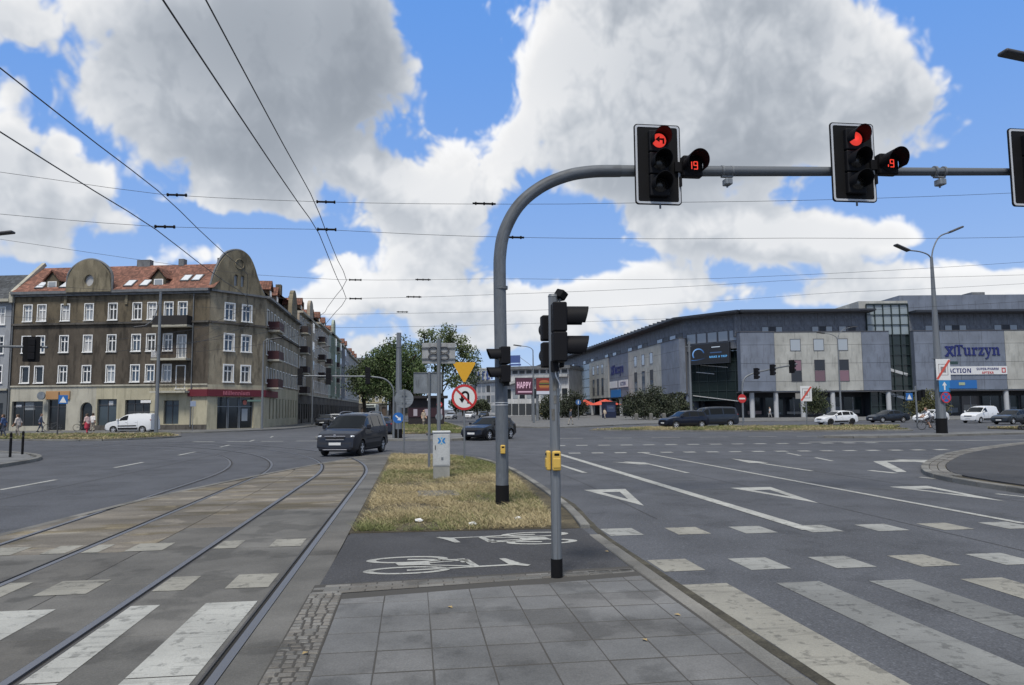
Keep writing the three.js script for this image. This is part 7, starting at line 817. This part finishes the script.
// ---------- far centre ----------
{
  const white = mat([0.74, 0.75, 0.75], 0.85, { map: T.plaster }), paleB = mat([0.62, 0.63, 0.63], 0.85, { map: T.plaster }), dk = mat([0.05, 0.055, 0.06], 0.4), blue = mat([0.06, 0.1, 0.28], 0.6);
  const tw = thing('apartment_tower', 'white apartment tower far behind the traffic signs', 'building', 34.5, 0, -400); part(tw, 'wall', bx(-7, 7, 0, 23.5, -10, 0), paleB); part(tw, 'roof_parapet', bx(-7.2, 7.2, 23.5, 24.3, -10.2, 0.2), white); for (let f = 0; f < 7; f++) for (let i = 0; i < 6; i++) part(tw, 'window', bx(-6.3 + i * 2.15, -4.9 + i * 2.15, 1.8 + f * 3, 3.3 + f * 3, 0.002, 0.05), dk);
  const lb = thing('commercial_building', 'long white commercial building with blue roof lettering, far off', 'building', 0, 0, 0), F = frameOf([20.5, -262], [31.5, -236]); fpart(lb, F, 'wall', bx(0, F.l, 0, 11, -14, 0), white); fpart(lb, F, 'roof', bx(-0.4, F.l + 0.4, 11, 11.7, -14.5, 0.6), zinc); for (let f = 0; f < 3; f++) for (let i = 0; i < 8; i++) fpart(lb, F, 'window', bx(1 + i * 3.3, 3.4 + i * 3.3, 1 + f * 3.4, 3.2 + f * 3.4, 0.002, 0.06), i % 3 ? M.glassPale : dk); for (let i = 0; i < 5; i++) fpart(lb, F, 'roof_lettering', [bx(2 + i * 3.2, 2.7 + i * 3.2, 12, 15, 0.2, 0.4), bx(2.7 + i * 3.2, 4 + i * 3.2, i % 2 ? 12 : 14.3, i % 2 ? 12.7 : 15, 0.2, 0.4)], blue);
  const cb = thing('retail_building', 'pale retail building with curved canopy behind the video billboard', 'building', 0, 0, 0), G = frameOf([24.6, -204], [41.5, -196]); fpart(cb, G, 'wall', bx(0, G.l, 0, 12.8, -16, 0), white); fpart(cb, G, 'roof', bx(-0.6, G.l + 0.6, 12.8, 13.6, -16.5, 1.0), zinc); { const s = new THREE.Shape(); s.moveTo(0, 8.6); s.quadraticCurveTo(8, 11.6, 18.6, 11.2); s.lineTo(18.6, 10.5); s.quadraticCurveTo(8, 10.7, 0, 7.9); fpart(cb, G, 'curved_canopy', muv(ext(s, 1.2).translate(0, 0, 0.01)), paleB); } for (let i = 0; i < 9; i++) { fpart(cb, G, 'window', bx(0.8 + i * 2, 2.3 + i * 2, 11.6, 12.5, 0.002, 0.06), dk); fpart(cb, G, 'window', bx(0.8 + i * 2, 2.3 + i * 2, 4.8, 7.4, 0.002, 0.06), i % 2 ? M.glassPale : M.glass); fpart(cb, G, 'shop_window', bx(0.6 + i * 2, 2.4 + i * 2, 0.3, 3.4, 0.002, 0.06), i === 5 ? mat([0.5, 0.42, 0.15], 0.5) : dk); }
  fpart(cb, G, 'roof_sign', bx(1.2, 4.4, 14.8, 16.9, -2.2, -2), blue); fpart(cb, G, 'roof_sign', bx(1.2, 4.6, 14.0, 14.5, -2.2, -2), blue); fpart(cb, G, 'sign_support', [bar([1.6, 13.6, -2.1], [1.6, 15, -2.1], 0.08), bar([4.1, 13.6, -2.1], [4.1, 15, -2.1], 0.08), bar([4.1, 16.5, -2.1], [8, 13.6, -2.1], 0.06)], zinc);
  // video billboard
  const make = (w, h, f) => { const c = document.createElement('canvas'); c.width = w; c.height = h; f(c.getContext('2d')); const t = new THREE.CanvasTexture(c); t.colorSpace = THREE.SRGBColorSpace; return t; };
  const t1 = make(256, 256, (q) => { q.fillStyle = '#4a1030'; q.fillRect(0, 0, 256, 256); q.fillStyle = '#f3c9e2'; q.font = 'bold 74px sans-serif'; q.save(); q.scale(0.86, 1.9); q.fillText('HAPPY', 14, 84); q.restore(); q.fillStyle = '#d8b2c8'; q.fillRect(30, 205, 196, 22); });
  const t2 = make(256, 256, (q) => { q.fillStyle = '#7c1d16'; q.fillRect(0, 0, 256, 205); q.fillStyle = '#b06a35'; q.beginPath(); q.ellipse(140, 70, 90, 38, 0, Math.PI, 0); q.fill(); q.fillStyle = '#5c7a2a'; q.fillRect(48, 76, 184, 14); q.fillStyle = '#4a2412'; q.fillRect(52, 92, 176, 28); q.fillStyle = '#d9a23a'; q.fillRect(46, 120, 188, 10); q.fillStyle = '#a8602e'; q.fillRect(56, 132, 168, 30); q.fillStyle = '#cfd4e6'; q.fillRect(0, 205, 256, 51); });
  const bb = thing('video_billboard', 'double video billboard, purple lettering beside a burger picture', 'billboard', 15.1, 0.12, -110); for (const [x0, x1, t, m] of [[0, 2.95, t1, 0.32], [3.15, 5.5, t2, 0.3]]) { const c = part(bb, 'panel', bx(x0, x1, 3.9, 6.5, -0.3, 0), dk); part(c, 'screen_face', new THREE.PlaneGeometry(x1 - x0 - 0.16, 2.44).translate((x0 + x1) / 2, 5.2, 0.01), mat([0.02, 0.02, 0.02], 0.4, { emissive: new THREE.Color(1, 1, 1), emissiveMap: t, emissiveIntensity: m })); } for (const x of [2.5, 3.2]) part(bb, 'post', bx(x, x + 0.35, 0, 3.9, -0.4, -0.1), M.galv);
  // dark pavilion under the trees, kiosk, parasols
  const pv = thing('pavilion', 'dark pavilion with maroon band under the trees', 'pavilion', -0.6, 0.16, -88); part(pv, 'wall', bx(0, 4.2, 0, 3.1, -3, 0), mat([0.02, 0.016, 0.018], 0.7)); part(pv, 'roof', bx(-0.4, 4.6, 3.1, 3.4, -3.4, 0.6), mat([0.018, 0.016, 0.018], 0.7)); part(pv, 'counter_band', bx(-0.02, 4.22, 0.9, 2.0, 0.002, 0.06), mat([0.035, 0.012, 0.02], 0.7)); for (const x of [0.6, 1.9, 3.5]) part(pv, 'poster', bx(x, x + 0.45, 1.05, 1.85, 0.061, 0.08), mat([0.4, 0.36, 0.4], 0.6));
  person('person in beige standing before the dark pavilion', 1.15, -84.5, -1.2, { top: [0.4, 0.33, 0.25], legs: [0.35, 0.3, 0.25], y: 0.16, stride: 0.12 });
  const sp = thing('signal_post', 'thin pale post with small white signal lamps on the median', 'signal post', 1.15, 0.12, -53); part(sp, 'pole', pole(0.06, 0.055, 2.9), M.galv); part(sp, 'signal_head', [rbox(0.3, 0.8, 0.22, 0.04, -0.08, 2.7, 0.05)], M.housing); for (const k of [0, 1]) part(sp, 'lens', lens(0.11).translate(-0.08, 2.5 + k * 0.38, 0.165), M.signWhite); part(sp, 'foot', rbox(0.5, 0.16, 0.5, 0.04, 0, 0.08, 0), M.darkGrey); const sp2 = thing('road_sign', 'small red and white sign on a thin rusty post, median', 'sign', 1.75, 0.12, -52); part(sp2, 'post', pole(0.045, 0.045, 2.3), mat([0.2, 0.13, 0.12], 0.7)); part(sp2, 'disc', cyl(0.2, 0.2, 0.02, 0.05, 2.15, 0.05, 20, Math.PI / 2), M.signRed); part(sp2, 'centre', cyl(0.12, 0.12, 0.02, 0.05, 2.15, 0.06, 20, Math.PI / 2), M.signWhite); part(sp2, 'lower_disc', cyl(0.26, 0.26, 0.02, 0.02, 1.3, 0.05, 22, Math.PI / 2), M.signBack);
  [[45.2, -172, 'larger'], [42.2, -180, 'smaller']].forEach(([x, z, w]) => { const u = thing('parasol', w + ' red parasol in front of the mall arcade', 'parasol', x, 0.12, z, 0.4); part(u, 'pole', pole(0.06, 0.05, 3.2), M.galv); part(u, 'canopy', muv(clean(new THREE.ConeGeometry(w === 'larger' ? 4 : 3, 1.4, 4, 1, true).rotateY(0.785).translate(0, 3.3, 0))), mat([0.62, 0.09, 0.05], 0.8, { side: THREE.DoubleSide })); part(u, 'base', cyl(0.4, 0.4, 0.12, 0, 0.06, 0), M.darkGrey); });
  const k = thing('kiosk', 'dark blue advertising column beside the parasols', 'kiosk', 36.4, 0.12, -136, 0.2); part(k, 'case', rbox(2.2, 2.9, 1.6, 0.05, 0, 1.45, 0), mat([0.012, 0.018, 0.05], 0.5)); part(k, 'panel', rbox(1.6, 1.2, 0.04, 0.02, 0, 1.7, 0.82), mat([0.05, 0.07, 0.14], 0.5)); part(k, 'roof', rbox(2.4, 0.14, 1.8, 0.04, 0, 2.97, 0), dk); part(k, 'hatch', rbox(1.0, 0.1, 0.04, 0.02, 0, 1.85, 0.85), M.signBack); 
  const rs = thing('road_sign', 'round blue sign on a post before the dark bush', 'sign', 26.5, 0.12, -118); part(rs, 'post', pole(0.05, 0.05, 3.1), M.galv); part(rs, 'disc', cyl(0.45, 0.45, 0.02, 0, 2.8, 0.06, 24, Math.PI / 2), mat([0.04, 0.12, 0.3], 0.5)); part(rs, 'arrow', box(0.14, 0.5, 0.006, 0, 2.8, 0.075), M.signWhite);
  for (const [x, z, w] of [[32.5, -106, 'left'], [34.4, -105, 'middle'], [36.2, -104.5, 'right']]) { const o = thing('stone_bollard', 'pale concrete bollard before the big bush, ' + w + ' one', 'bollard', x, 0.12, z); part(o, 'post', pole(0.32, 0.28, 0.9, 0, 0, 0, 14), M.kerb[2]); part(o, 'cap', cyl(0.28, 0.16, 0.14, 0, 0.97, 0, 14), M.kerb[2]); }
}
// a few dry leaves on the pavement
{ const R = mulberry(88); [[1.85, -5.95], [-0.82, -6.05], [2.36, -6.6], [2.5, -9.6], [0.35, -7.2]].forEach(([x, z], i) => { const g = new THREE.BufferGeometry(); const s = 0.035; g.setAttribute('position', new THREE.Float32BufferAttribute([-s, 0.004, 0, 0, 0.012, -s * 0.6, s, 0.006, 0, -s, 0.004, 0, s, 0.006, 0, 0, 0.014, s * 0.6], 3)); g.computeVertexNormals(); g.rotateY(R() * 6).translate(x, 0.04, z); solo('fallen_leaf', ['dry leaf on the right part of the slab pavement', 'dry leaf on the setts', 'dry leaf beside the right kerb', 'dry leaf at the edge of the cycle path', 'dry leaf in the middle of the slab pavement'][i], 'leaf', muv(g), mat([0.35, 0.26, 0.12], 0.9, { side: THREE.DoubleSide })); }); }

scene.traverse((o) => { if (o.isMesh) { o.castShadow = true; o.receiveShadow = true; } });
renderer.render(scene, camera);
